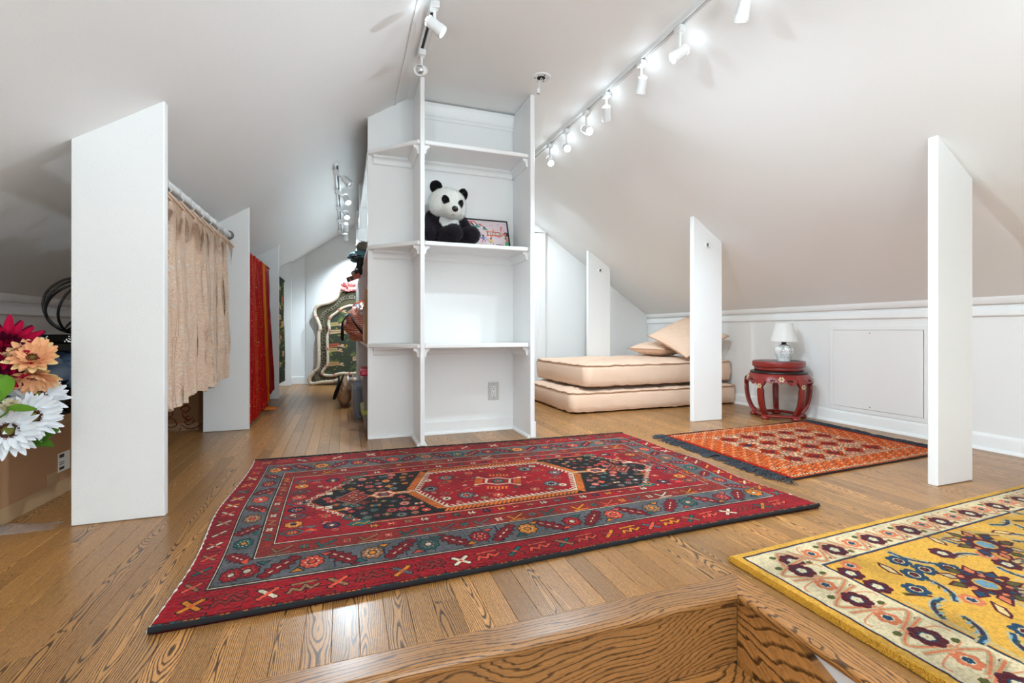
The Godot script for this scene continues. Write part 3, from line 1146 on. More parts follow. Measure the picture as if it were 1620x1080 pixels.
func squiggle(c: Cv, x: float, y: float, r: float, col: Color) -> void:
	var p = [Vector2(x - r, y + r * 0.4), Vector2(x - r * 0.8, y - r * 0.1), Vector2(x - r * 0.2, y + r * 0.3), Vector2(x + r * 0.1, y - r * 0.35), Vector2(x + r * 0.5, y + r * 0.2), Vector2(x + r, y - r * 0.2)]
	c.line(p, r * 0.42, INK)
	c.line(p, r * 0.26, col)
	c.line([Vector2(x - r * 0.9, y - r * 0.66), Vector2(x + r * 0.9, y - r * 0.78)], r * 0.36, INK)
	c.line([Vector2(x - r * 0.85, y - r * 0.66), Vector2(x + r * 0.85, y - r * 0.78)], r * 0.24, col)

func bird(c: Cv, x: float, y: float, r: float, col: Color, flip: float) -> void:
	for k in 2:
		var cc = INK if k == 0 else col
		var e = 0.1 * r if k == 0 else 0.0
		c.rect(x - r * 0.5 - e, y - r * 0.3 - e, r + 2 * e, r * 0.55 + 2 * e, cc)
		c.poly([Vector2(x + flip * r * 0.4, y - r * 0.4 - e), Vector2(x + flip * (r * 0.95 + e), y), Vector2(x + flip * r * 0.4, y + r * 0.35 + e)], cc)
		for s in [-0.4, 0.3]:
			c.rect(x + s * r - e, y - r * 0.75 - e, r * 0.22 + 2 * e, r * 1.35 + 2 * e, cc)
	c.rect(x - r * 0.2, y - r * 0.15, r * 0.35, r * 0.25, CORAL if col != CORAL else CREAM)

func zig(c: Cv, a: Vector2, b: Vector2, step: float, amp: float, th: float, col: Color) -> void:
	var d = (b - a)
	var n = maxi(2, int(d.length() / step))
	var s = Vector2(-d.y, d.x).normalized() * amp
	var p = []
	for i in n + 1:
		p.append(a + d * i / n + (s if i % 2 == 0 else -s))
	c.line(p, th, col)

func comb(c: Cv, a: Vector2, b: Vector2, step: float, tooth: float, th: float, col: Color, slant = 0.6) -> void:
	var d = (b - a).normalized()
	var s = Vector2(-d.y, d.x)
	var n = int((b - a).length() / step)
	for i in n:
		var p = a + (b - a) * (i + 0.5) / n
		c.line([p, p + s * tooth + d * absf(tooth) * slant], th, col)

func filler(c: Cv, x: float, y: float, r: float, on_dark: bool) -> void:
	var pal = [CORAL, GOLD, CREAM, TEAL, TAN, SLATE, BRICK, Color(0.78, 0.2, 0.2), Color(0.85, 0.45, 0.4)]
	var a: Color = pal[rng.randi() % pal.size()]
	var b: Color = pal[rng.randi() % pal.size()]
	match rng.randi() % 7:
		0, 1, 2:
			rosette(c, x, y, r, a, b, 6 + 2 * (rng.randi() % 2), INK)
		3:
			c.rect(x - r, y - r * 0.6, r * 2, r * 1.2, INK)
			c.rect(x - r * 0.85, y - r * 0.45, r * 1.7, r * 0.9, a)
			c.rect(x - r * 0.3, y - r * 0.45, r * 0.6, r * 0.9, b)
		4:
			c.poly([Vector2(x - r, y), Vector2(x, y - r * 0.8), Vector2(x + r, y), Vector2(x, y + r * 0.8)], INK)
			c.poly([Vector2(x - r * 0.8, y), Vector2(x, y - r * 0.62), Vector2(x + r * 0.8, y), Vector2(x, y + r * 0.62)], a)
			c.oval(x, y, r * 0.25, r * 0.25, b, 6)
		5:
			for i in 4:
				c.oval(x + [-0.5, 0.5, 0.0, 0.0][i] * r, y + [0.0, 0.0, -0.5, 0.5][i] * r, r * 0.36, r * 0.36, a, 6)
			c.oval(x, y, r * 0.22, r * 0.22, b, 6)
		6:
			bird(c, x, y, r * 0.8, a, 1.0 if rng.randf() < 0.5 else -1.0)

func red_rug_pattern(L: float, H: float) -> Image:
	var k = 680.0                       # pixels to the metre
	var c = Cv.new(int(L * k), int(H * k), RED)
	var S = Transform2D(0.0, Vector2(k, k), 0.0, Vector2.ZERO)
	c.T = S
	var ex = [0.07, 0.156, 0.207]       # ends of the bands, short sides
	var ey = [0.124, 0.263, 0.35]       # long sides
	# slate band, brick band, inner field
	var stripes = func(x0: float, y0: float) -> void:
		for q in [[0.0, INK], [0.004, CREAM], [0.007, INK]]:
			var e: float = q[0]
			var f: float = q[0] * 1.4
			c.rect(x0 + e, y0 + f, L - 2 * (x0 + e), H - 2 * (y0 + f), q[1])
	stripes.call(ex[0], ey[0])
	c.rect(ex[0] + 0.01, ey[0] + 0.014, L - 2 * ex[0] - 0.02, H - 2 * ey[0] - 0.028, SLATE)
	# uneven dye in the slate
	for i in 60:
		var lx = rnd(ex[0] + 0.02, L - ex[0] - 0.02)
		if rnd() < 0.6 and lx > 0.35 and lx < 0.9:
			for yb in [ey[0] + 0.02, H - ey[1] + 0.005]:
				c.rect(lx, yb, 0.003, 0.11, NAVY)
	stripes.call(ex[1], ey[1])
	c.rect(ex[1] + 0.009, ey[1] + 0.012, L - 2 * ex[1] - 0.018, H - 2 * ey[1] - 0.024, BRICK)
	stripes.call(ex[2] - 0.006, ey[2] - 0.004)
	c.rect(ex[2] + 0.004, ey[2] + 0.006, L - 2 * ex[2] - 0.008, H - 2 * ey[2] - 0.012, RED)
	# outer red band: thin dark lattice, then crosses and squiggles
	for yy in [0.03, 0.06, 0.09]:
		var x = 0.05
		while x < L - 0.1:
			for s in [yy, H - yy]:
				c.rect(x, s, 0.05, 0.0025, INK)
				c.rect(x + 0.05, s, 0.0025, 0.018, INK)
			x += 0.07
	var pal = [CREAM, TEAL, TAN, CORAL, GOLD, BRICK, SLATE]
	var i = 0
	var x1 = 0.06
	while x1 < L - 0.05:
		for side in 2:
			var y = 0.072 if side == 0 else H - 0.066
			var a: Color = pal[rng.randi() % pal.size()]
			if i % 2 == 0:
				cross_motif(c, x1, y, 0.026, a, [GOLD, CORAL, CREAM, TEAL][rng.randi() % 4])
			else:
				squiggle(c, x1, y, 0.034, [CORAL, TAN, GOLD, BRICK, CORAL][rng.randi() % 5])
		i += 1
		x1 += 0.082
	var y1 = 0.16
	while y1 < H - 0.1:
		for side in 2:
			var x = 0.036 if side == 0 else L - 0.036
			c.rect(x - 0.03, y1 + 0.04, 0.06, 0.0025, INK)
			cross_motif(c, x, y1, 0.022, pal[rng.randi() % pal.size()], [GOLD, CORAL, CREAM, TEAL][rng.randi() % 4])
		y1 += 0.083
	# slate band: rosettes between slanting red leaves
	var leaf = func(cx: float, cy: float, ang: float, le: float) -> void:
		c.T = S * Transform2D(ang, Vector2(cx, cy))
		var out = []
		var inn = []
		var n = 5
		for s in [1.0, -1.0]:
			for j in n * 2 + 1:
				var q = (j if s > 0 else n * 2 - j)
				var w = (0.031 if q % 2 else 0.016) * (1.0 - absf(float(q) / n - 1.0) * 0.55)
				out.append(Vector2(-le + 2 * le * q / (n * 2.0), s * (w + 0.004)))
				inn.append(Vector2(-le + 2 * le * q / (n * 2.0), s * w))
		c.poly(out, INK)
		c.poly(inn, WINE.lerp(RED, 0.5))
		for j in 3:
			c.line([Vector2(-le * 0.55 + j * le * 0.4, 0), Vector2(-le * 0.38 + j * le * 0.4, 0)], 0.005, CREAM)
		c.T = S
	var fl = [RED, GOLD, RED, CORAL, TAN, TEAL]
	var ym = (ey[0] + ey[1]) * 0.5 + 0.006
	i = 0
	x1 = 0.155
	while x1 < L - 0.1:
		for side in 2:
			var y: float = ym if side == 0 else H - ym
			var sgn = 1.0 if side == 0 else -1.0
			rosette(c, x1, y, 0.036, fl[(i + side * 2) % 6], [CREAM, CORAL, GOLD][i % 3], 8, INK, 1.15)
			if x1 + 0.1 < L - 0.12:
				leaf.call(x1 + 0.082, y, (0.85 if i % 2 == 0 else -0.85) * sgn, 0.068)
			for e in [-1, 1]:
				var tx = x1 + e * 0.036
				var ty: float = y + sgn * e * 0.046
				c.poly([Vector2(tx - 0.022, ty), Vector2(tx + 0.022, ty), Vector2(tx, ty - e * sgn * 0.026)], INK)
				c.poly([Vector2(tx - 0.016, ty - e * sgn * 0.002), Vector2(tx + 0.016, ty - e * sgn * 0.002), Vector2(tx, ty - e * sgn * 0.02)], [CORAL, GOLD, TEAL][(i + e + 1) % 3])
		i += 1
		x1 += 0.164
	y1 = 0.22
	i = 0
	while y1 < H - 0.18:
		for side in 2:
			var x: float = 0.117 if side == 0 else L - 0.117
			rosette(c, x, y1, 0.03, fl[(i + 1 + side) % 6], [CREAM, CORAL, GOLD][(i + 1) % 3], 8, INK, 1.35)
			if y1 + 0.08 < H - 0.22:
				leaf.call(x, y1 + 0.098, (0.8 if i % 2 == 0 else -0.8), 0.045)
			c.poly([Vector2(x + 0.03, y1 - 0.05), Vector2(x + 0.03, y1 - 0.09), Vector2(x + 0.012, y1 - 0.07)], [CORAL, TEAL, CORAL][i % 3])
		i += 1
		y1 += 0.196
	# brick band: small animals and flowers
	x1 = 0.23
	i = 0
	while x1 < L - 0.2:
		for side in 2:
			var y = 0.307 if side == 0 else H - 0.307
			var a: Color = pal[rng.randi() % pal.size()]
			if i % 2 == 0:
				c.line([Vector2(x1 - 0.026, y - 0.012), Vector2(x1 - 0.012, y + 0.014), Vector2(x1 + 0.012, y - 0.004), Vector2(x1 + 0.028, y - 0.018)], 0.012, INK)
				c.line([Vector2(x1 - 0.026, y - 0.012), Vector2(x1 - 0.012, y + 0.014), Vector2(x1 + 0.012, y - 0.004), Vector2(x1 + 0.028, y - 0.018)], 0.008, a)
				c.line([Vector2(x1 - 0.03, y + 0.026), Vector2(x1 + 0.026, y + 0.022)], 0.007, a)
			else:
				rosette(c, x1, y, 0.018, a, [CREAM, CORAL, TEAL][rng.randi() % 3], 4)
		i += 1
		x1 += 0.062
	y1 = 0.38
	while y1 < H - 0.36:
		for side in 2:
			var x = 0.18 if side == 0 else L - 0.18
			var a: Color = pal[rng.randi() % pal.size()]
			if i % 2 == 0:
				rosette(c, x, y1, 0.014, a, CREAM, 4, INK, 1.3)
			else:
				c.line([Vector2(x - 0.014, y1 - 0.024), Vector2(x + 0.01, y1 - 0.012), Vector2(x - 0.006, y1 + 0.014), Vector2(x + 0.014, y1 + 0.026)], 0.007, [TEAL, GOLD, TAN, CORAL][rng.randi() % 4])
		i += 1
		y1 += 0.06
	# field: row of animals along each long side
	x1 = 0.5
	i = 0
	while x1 < L - 0.45:
		for side in 2:
			bird(c, x1, 0.395 if side == 0 else H - 0.395, 0.021, [TEAL, CREAM, NAVY, GOLD, CORAL, TAN, CREAM, SLATE][(i + side * 3) % 8], 1.0)
		i += 1
		x1 += 0.056
	# dark hexagon with stepped pink edge
	var cx = L * 0.5
	var cy = H * 0.5
	var hexa = func(x0: float, xa: float, hh: float, grow: float) -> Array:
		return [Vector2(cx - x0 - grow, cy), Vector2(cx - xa - grow * 0.3, cy - hh - grow), Vector2(cx + xa + grow * 0.3, cy - hh - grow), Vector2(cx + x0 + grow, cy), Vector2(cx + xa + grow * 0.3, cy + hh + grow), Vector2(cx - xa - grow * 0.3, cy + hh + grow)]
	c.poly(hexa.call(0.74, 0.55, 0.258, 0.02), INK)
	c.poly(hexa.call(0.74, 0.55, 0.258, 0.016), CORAL.lerp(CREAM, 0.35))
	c.poly(hexa.call(0.74, 0.55, 0.258, 0.008), BRICK)
	c.poly(hexa.call(0.74, 0.55, 0.258, 0.0), INK)
	for sx in [-1.0, 1.0]:
		for sy in [-1.0, 1.0]:
			var a = Vector2(cx + sx * 0.76, cy + sy * 0.012)
			var b = Vector2(cx + sx * 0.556, cy + sy * 0.268)
			zig(c, a, b, 0.0135, 0.008, 0.013, BRICK)
			zig(c, a, b, 0.0135, 0.008, 0.005, CREAM)
		c.rect(cx + sx * 0.76 - 0.02, cy - 0.012, 0.04, 0.024, CREAM)
		c.rect(cx + sx * 0.76 - 0.014, cy - 0.007, 0.03, 0.014, INK)
	# packed flowers in the dark ground, then in the medallion and the red ends
	var pack = func(n, gap, r0, r1, ok):
		var got = []
		for tries in n * 30:
			if got.size() >= n:
				break
			var p = Vector2(rnd(-0.82, 0.82), rnd(-0.33, 0.33))
			if not ok.call(p):
				continue
			var free = true
			for g in got:
				if g.distance_to(p) < gap:
					free = false
					break
			if free:
				got.append(p)
				filler(c, cx + p.x, cy + p.y, rnd(r0, r1), true)
	var in_hex = func(p, x0, xa, hh): return absf(p.y) < hh and absf(p.y) < hh * (x0 - absf(p.x)) / (x0 - xa)
	pack.call(240, 0.034, 0.014, 0.024, func(p): return in_hex.call(p, 0.7, 0.54, 0.24) and not in_hex.call(p, 0.42, 0.3, 0.275) and absf(absf(p.x) - 0.59) / 0.07 + absf(p.y) / 0.075 > 1.15 and (absf(p.y) > 0.05 or absf(p.x) > 0.55))
	for sx in [-1.0, 1.0]:
		# lattice head in the dark ground
		for g in [[0.07, 0.075, CORAL.lerp(SLATE, 0.45)], [0.056, 0.06, INK], [0.05, 0.054, BRICK]]:
			c.poly([Vector2(cx + sx * (0.59 + g[0]), cy), Vector2(cx + sx * 0.59, cy - g[1]), Vector2(cx + sx * (0.59 - g[0]), cy), Vector2(cx + sx * 0.59, cy + g[1])], g[2])
		for u in 4:
			for w in 4:
				c.oval(cx + sx * 0.59 + (u - w) * 0.0125, cy + (u + w - 3) * 0.0135, 0.005, 0.005, [GOLD, CREAM, TEAL, CORAL][(u + w) % 4], 5)
		rosette(c, cx + sx * 0.59, cy, 0.016, TAN, CORAL, 6)
	# medallion: orange comb, white comb, red ground
	var med = func(g: float) -> Array: return hexa.call(0.36, 0.27, 0.222, g)
	var o: Array = med.call(0.0)
	for e in 6:
		var a: Vector2 = med.call(0.004)[e]
		var b: Vector2 = med.call(0.004)[(e + 1) % 6]
		comb(c, a, b, 0.0165, -0.024, 0.011, GOLD.lerp(CORAL, 0.35), 0.7)
	c.poly(med.call(0.006), GOLD.lerp(CORAL, 0.35))
	c.poly(med.call(0.001), INK)
	c.poly(med.call(-0.002), CREAM)
	c.poly(med.call(-0.009), RED)
	for e in 6:
		var a: Vector2 = med.call(-0.008)[e]
		var b: Vector2 = med.call(-0.008)[(e + 1) % 6]
		comb(c, a, b, 0.021, 0.017, 0.009, CREAM, 0.7)
	# arms reaching from the medallion
	for sx in [-1.0, 1.0]:
		c.rect(cx + sx * 0.4 - 0.05, cy - 0.012, 0.1, 0.024, GOLD)
		c.rect(cx + sx * 0.39 - 0.06, cy - 0.0075, 0.12, 0.015, CREAM)
		c.rect(cx + sx * 0.385 - 0.06, cy - 0.003, 0.12, 0.006, RED)
		for g in [[0.062, 0.046, GOLD.lerp(CORAL, 0.4)], [0.05, 0.036, CREAM], [0.036, 0.026, RED]]:
			var st = []
			for q in 12:
				var a = TAU * q / 12.0
				var rr: float = 1.0 if q % 2 == 0 else 0.72
				st.append(Vector2(cx + sx * 0.475 + cos(a) * g[0] * rr, cy + sin(a) * g[1] * rr))
			c.poly(st, g[2])
		rosette(c, cx + sx * 0.475, cy, 0.018, SLATE, CORAL, 6)
	pack.call(46, 0.046, 0.008, 0.014, func(p): return in_hex.call(p, 0.31, 0.24, 0.19) and p.length() > 0.1)
	# flowers inside the medallion
	for q in [[-0.29, 0.0, 0.034, SLATE], [-0.2, -0.12, 0.034, SLATE], [-0.17, 0.12, 0.036, SLATE], [0.17, -0.125, 0.036, SLATE], [0.2, 0.11, 0.036, SLATE], [0.28, -0.03, 0.034, SLATE], [-0.09, -0.15, 0.026, CORAL], [0.07, -0.16, 0.026, CORAL], [-0.05, 0.16, 0.028, CORAL], [0.11, 0.15, 0.026, CORAL], [-0.11, 0.17, 0.02, TAN], [0.17, 0.17, 0.02, TAN], [-0.25, 0.13, 0.02, CREAM], [0.24, 0.14, 0.02, CREAM], [-0.28, -0.11, 0.018, CREAM], [0.22, -0.16, 0.02, CREAM]]:
		rosette(c, cx + q[0], cy + q[1], q[2], q[3], [CORAL, CREAM, INK][rng.randi() % 3], 8)
	for q in [[-0.24, 0.07], [-0.22, -0.06], [0.25, 0.04], [0.22, -0.09]]:
		eye_motif(c, cx + q[0], cy + q[1], 0.022, CORAL, TEAL)
	for q in [[-0.13, 0.03], [0.13, -0.03], [-0.12, -0.05], [0.14, 0.05]]:
		c.line([Vector2(cx + q[0] - 0.03, cy + q[1] + 0.02), Vector2(cx + q[0], cy + q[1]), Vector2(cx + q[0] + 0.035, cy + q[1] + 0.012)], 0.006, CORAL)
		c.line([Vector2(cx + q[0] - 0.02, cy + q[1] - 0.02), Vector2(cx + q[0] + 0.02, cy + q[1] + 0.02)], 0.004, INK)
	# centre star with orange combs
	c.T = S * Transform2D(0.35, Vector2(cx, cy))
	for e in 4:
		var a = TAU * e / 4.0
		var d = Vector2(cos(a), sin(a))
		var s = Vector2(-d.y, d.x)
		comb(c, d * 0.07 - s * 0.045, d * 0.07 + s * 0.045, 0.013, -0.026, 0.007, GOLD, 0.0)
		c.line([d * 0.07 - s * 0.045, d * 0.07 + s * 0.045], 0.007, CORAL)
	c.poly([Vector2(-0.055, -0.03), Vector2(0, -0.05), Vector2(0.055, -0.03), Vector2(0.055, 0.03), Vector2(0, 0.05), Vector2(-0.055, 0.03)], CREAM)
	c.poly([Vector2(-0.045, -0.025), Vector2(0, -0.04), Vector2(0.045, -0.025), Vector2(0.045, 0.025), Vector2(0, 0.04), Vector2(-0.045, 0.025)], RED)
	for e in [[-0.09, -0.05], [0.09, 0.05], [0.09, -0.05], [-0.09, 0.05]]:
		c.line([Vector2(e[0] * 0.55, e[1] * 0.55), Vector2(e[0], e[1])], 0.007, CREAM)
		c.oval(e[0], e[1], 0.01, 0.008, CREAM, 6)
	c.T = S
	rosette(c, cx, cy, 0.03, TEAL, CORAL, 6)
	# field ends: a column of eyes and rosettes, squares and pairs of birds
	for sx in [-1.0, 1.0]:
		var fx = cx + sx * 0.785
		var cols = [[SLATE, GOLD], [GOLD, CREAM], [SLATE, TEAL], [CORAL, CREAM], [SLATE, CORAL], [NAVY, CORAL], [SLATE, TEAL], [GOLD, NAVY], [SLATE, GOLD]]
		for j in 9:
			var y = cy + (j - 4) * 0.068
			if j in [1, 3, 5, 7]:
				rosette(c, fx - sx * 0.0, y, 0.031, cols[j][0], cols[j][1], 8)
			else:
				eye_motif(c, fx, y, 0.027, cols[j][0], cols[j][1])
		for sy in [-1.0, 1.0]:
			var bx = cx + sx * 0.69
			for q in [[0.0, 0.07], [0.03, 0.07], [0.0, 0.085], [0.03, 0.085]]:
				c.rect(bx - q[0], cy + sy * q[1] - 0.007, 0.026, 0.014, CREAM if q[1] + q[0] * 0.5 < 0.086 else CORAL)
			rosette(c, cx + sx * 0.685, cy + sy * 0.16, 0.022, CORAL, CREAM, 6)
			rosette(c, cx + sx * 0.665, cy + sy * 0.25, 0.03, NAVY, CREAM, 8)
			rosette(c, cx + sx * 0.61, cy + sy * 0.2, 0.024, TEAL, CORAL, 6)
			c.line([Vector2(cx + sx * 0.655, cy + sy * 0.122), Vector2(cx + sx * 0.625, cy + sy * 0.116)], 0.014, GOLD)
			c.line([Vector2(cx + sx * 0.65, cy + sy * 0.122), Vector2(cx + sx * 0.63, cy + sy * 0.117)], 0.006, TEAL)
			for s in [-1, 1]:
				c.poly([Vector2(cx + sx * 0.73, cy + sy * 0.255), Vector2(cx + sx * 0.73 + 0.024, cy + sy * 0.255 + s * 0.022), Vector2(cx + sx * 0.73 - 0.024, cy + sy * 0.255 + s * 0.022)], CORAL if s > 0 else SLATE)
			var st = []
			for q in 16:
				var a = TAU * q / 16.0
				st.append(Vector2(cx + sx * 0.575 + cos(a) * (0.05 if q % 2 == 0 else 0.034), cy + sy * 0.262 + sin(a) * (0.028 if q % 2 == 0 else 0.02)))
			c.poly(st, TEAL)
			zig(c, Vector2(cx + sx * 0.6, cy + sy * 0.262), Vector2(cx + sx * 0.545, cy + sy * 0.262), 0.014, 0.008, 0.005, GOLD)
			for q in 7:
				c.oval(cx + sx * rnd(0.6, 0.73), cy + sy * rnd(0.1, 0.29), 0.006, 0.006, [GOLD, CREAM, CORAL, TEAL][q % 4], 5)
	pack.call(70, 0.05, 0.008, 0.014, func(p): return absf(p.x) > 0.5 and absf(p.x) < 0.8 and absf(p.y) < 0.3 and not in_hex.call(p, 0.82, 0.6, 0.32))
	# orange and green whipping beside the bound edge
	for s in 2:
		var y: float = 0.003 if s == 0 else H - 0.013
		c.rect(0, y - 0.004, L, 0.018, WINE.darkened(0.3))
		var x = 0.0
		while x < L:
			c.rect(x, y, 0.009, 0.009, [GOLD.lerp(CORAL, 0.4), TEAL, GOLD.lerp(CORAL, 0.4), WINE][rng.randi() % 4])
			x += 0.012
	c.home()
	speckle(c.im, 71, 0.35, 0.5)
	speckle(c.im, 72, 0.02, 0.35)
	return c.im

func pile(w: int, h: int, freq: float, sd: int) -> ImageTexture:
	return tex(noise(freq, sd, 2, FastNoiseLite.TYPE_VALUE).get_image(w, h))

# a rug laid between four corners, its top patterned, its rim thick and slightly wavy
func rug_mesh(P: Array, thick: float, nu: int, nv: int, wave: Callable) -> MB:
	var m = MB.new()
	var top = func(a: float, b: float) -> Vector3:
		var p: Vector3 = P[0].lerp(P[1], a).lerp(P[2].lerp(P[3], a), b)
		return p + wave.call(a, b)
	m.surf(nu, nv, func(a: float, b: float) -> Vector3: return top.call(a, b) + Vector3(0, thick, 0))
	var rim = PackedVector3Array()
	var uv = PackedVector2Array()
	var ring = []
	for i in nu:
		ring.append(Vector2(float(i) / nu, 0))
	for j in nv:
		ring.append(Vector2(1, float(j) / nv))
	for i in nu:
		ring.append(Vector2(1.0 - float(i) / nu, 1))
	for j in nv:
		ring.append(Vector2(0, 1.0 - float(j) / nv))
	ring.append(Vector2(0, 0))
	for e in 2:
		for q in ring:
			rim.append(top.call(q.x, q.y) * Vector3(1, 1 if e else 0, 1) + Vector3(0, thick if e else 0.0005, 0))
			uv.append(Vector2(q.x, 1.0 - q.y))
	m.patch(rim, uv, ring.size() - 1, 1, true)
	return m

func build_red_rug() -> void:
	var L = 2.07
	var H = 1.39
	# corners: front left, front right, back left, back right
	var A = Vector3(-0.4, 0, -1.222)
	var B = Vector3(1.655, 0, -1.268)
	var C = Vector3(-0.428, 0, -2.655)
	var D = Vector3(1.66, 0, -2.575)
	var o = thing("patterned_rug", "large dark red rug with a hexagonal medallion and slate border, in front of the bookcase", "rug", Vector3.ZERO)
	var f = mat("red_rug_pile", Color(1, 1, 1), 0.95, 0.2)
	f.albedo_texture = tex(red_rug_pattern(L, H))
	f.heightmap_enabled = true
	f.heightmap_texture = pile(900, 600, 0.4, 12)
	f.heightmap_scale = 0.25
	f.rim_enabled = true
	f.rim = 0.15
	f.rim_tint = 0.8
	var wave = func(a: float, b: float) -> Vector3:
		var e = pow(absf(2.0 * a - 1.0), 8.0)
		return Vector3(e * 0.012 * sin(b * 9.0 + a * 3.0), 0.002 * (1.0 + sin(a * 9.0 + b * 5.0)) + e * 0.003 * (1.0 + sin(b * 17.0)), 0.006 * sin(a * 7.0) * pow(absf(2.0 * b - 1.0), 6.0))
	put("woven_field", rug_mesh([A, B, C, D], 0.008, 120, 80, wave), f, o)
	var dark = mat("navy_binding", Color(0.07, 0.075, 0.085), 0.9)
	var white = mat("white_selvage", Color(0.86, 0.84, 0.8), 0.9)
	var edge = func(p0: Vector2, p1: Vector2, r: float, lump: float) -> MB:
		var pts = []
		var rad = []
		for i in 121:
			var q = p0.lerp(p1, i / 120.0)
			var p: Vector3 = A.lerp(B, q.x).lerp(C.lerp(D, q.x), q.y) + wave.call(q.x, q.y)
			pts.append(p + Vector3(0, r * 0.95, 0))
			rad.append(r * (1.0 + lump * sin(i * 2.1) * rng.randf()))
		var m = MB.new()
		m.tube(pts, rad, 8)
		return m
	put("bound_edge", edge.call(Vector2(0, 0), Vector2(1, 0), 0.0065, 0.15), dark, o)
	put("bound_edge", edge.call(Vector2(0, 1), Vector2(1, 1), 0.0065, 0.15), dark, o)
	put("selvage", edge.call(Vector2(0, 0), Vector2(0, 1), 0.0042, 0.4), white, o)
	put("selvage", edge.call(Vector2(1, 0), Vector2(1, 1), 0.004, 0.4), white, o)

func small_rug_pattern(w: int, h: int) -> Image:
	var org = Color(0.83, 0.37, 0.13)
	var red = Color(0.66, 0.13, 0.05)
	var crm = Color(0.9, 0.78, 0.62)
	var ink = Color(0.13, 0.11, 0.15)
	var blu = Color(0.16, 0.22, 0.3)
	var c = Cv.new(w, h, red)
	# knots drawn on a lattice of crosses: border strips of orange stars, field of light and dark lozenges
	var st = 7
	var bw = int(w * 0.17)
	var bh = int(h * 0.17)
	for j in range(0, h / st + 1):
		for i in range(0, w / st + 1):
			var x = i * st
			var y = j * st
			var edge = mini(mini(x, w - x), mini(y, h - y))
			var inb = x < bw or x > w - bw or y < bh or y > h - bh
			var a = org
			var b = ink
			if inb:
				a = [org, ink, red, crm, blu][rng.randi() % 5] if (i + j) % 2 == 0 else org
				b = [blu, ink, red, crm][((i * 3 + j * 5) / 2) % 4] if (i + j * 2) % 4 == 0 else org
			else:
				var fx = fposmod((x - bw) / float(w - 2 * bw) * 5.0, 1.0) - 0.5
				var fy = fposmod((y - bh) / float(h - 2 * bh) * 4.0, 1.0) - 0.5
				var d = absf(fx) + absf(fy)
				var d2 = maxf(absf(fx), absf(fy))
				if d < 0.27:
					a = ink if rng.randf() < 0.75 else red
					b = red if rng.randf() < 0.6 else blu
				elif d < 0.38 + rng.randf() * 0.12:
					a = red if rng.randf() < 0.7 else org
					b = org if rng.randf() < 0.3 else red.darkened(0.3)
				elif d2 > 0.2:
					a = crm
					b = [red, ink, org, crm, red, blu][rng.randi() % 6]
				else:
					a = [crm, red, org][rng.randi() % 3]
					b = [crm, red, ink][rng.randi() % 3]
			c.rect(x, y, st, st, a)
			c.rect(x + st * 0.3, y - st * 0.15, st * 0.4, st * 1.3, b)
			c.rect(x - st * 0.15, y + st * 0.3, st * 1.3, st * 0.4, b)
	for q in [0, 1]:
		for s in [[0.03, ink], [0.155, ink]]:
			var yy: float = s[0] * h if q == 0 else h - s[0] * h
			var x = 0
			while x < w:
				c.rect(x, yy - 4, 8, 8, crm)
				c.rect(x + 8, yy - 4, 6, 8, ink)
				x += 14
	c.rect(0, 0, 14, h, red)
	c.rect(w - 14, 0, 14, h, red)
	c.rect(0, 0, w, 6, Color(0.5, 0.12, 0.08))
	c.rect(0, h - 6, w, 6, Color(0.5, 0.12, 0.08))
	speckle(c.im, 91, 0.3, 0.35)
	return c.im

func build_small_rug() -> void:
	var A = Vector3(1.86, 0, -1.535)
	var B = Vector3(3.03, 0, -1.6)
	var C = Vector3(1.88, 0, -2.435)
	var D = Vector3(3.1, 0, -2.49)
	var o = thing("fringed_rug", "small orange and cream geometric rug with dark grey fringes, in front of the red stool", "rug", Vector3.ZERO)
	var f = mat("orange_rug_pile", Color(1, 1, 1), 0.95, 0.2)
	f.albedo_texture = tex(small_rug_pattern(840, 630))
	f.heightmap_enabled = true
	f.heightmap_texture = pile(600, 440, 0.4, 13)
	f.heightmap_scale = 0.2
	var wave = func(a: float, b: float) -> Vector3: return Vector3(0, 0.0012 * (1.0 + sin(a * 8.0 + b * 4.0)), 0)
	put("woven_field", rug_mesh([A, B, C, D], 0.006, 60, 40, wave), f, o)
	var dark = mat("brown_binding", Color(0.12, 0.06, 0.05), 0.9)
	for e in [[A, B], [C, D]]:
		var m = MB.new()
		var pts = []
		for i in 41:
			pts.append(e[0].lerp(e[1], i / 40.0) + wave.call(i / 40.0, 0.0) + Vector3(0, 0.004, 0))
		m.tube(pts, 0.0042, 6)
		put("bound_edge", m, dark, o)
	var wool = mat("grey_fringe", Color(0.27, 0.28, 0.3), 0.95, 0.2)
	for s in 2:
		var p0 = A if s == 0 else B
		var p1 = C if s == 0 else D
		var m = MB.new()
		for k in 62:
			var root = p0.lerp(p1, (k + 0.5) / 62.0)
			var dir = Vector3(-1 if s == 0 else 1, 0, rnd(-0.5, 0.7)).normalized()
			var le = rnd(0.06, 0.115)
			for j in 7:
				var q = root + Vector3(0, 0.004, rnd(-0.005, 0.005))
				var d2 = (dir + Vector3(0, 0, rnd(-0.25, 0.25))).normalized()
				var bend = Vector3(-d2.z, 0, d2.x) * rnd(-0.022, 0.022)
				var lift = rnd(0.002, 0.012)
				m.tube([q, q + d2 * le * 0.4 + Vector3(0, lift, 0), q + d2 * le * 0.75 + bend + Vector3(0, lift * 0.5 - 0.001, 0), q + d2 * le + bend * 1.8 + Vector3(0, -0.0015, 0)], 0.0016, 4)
		tag(put("fringe", m, wool, o), "dark grey knotted fringe", "", "", "stuff")

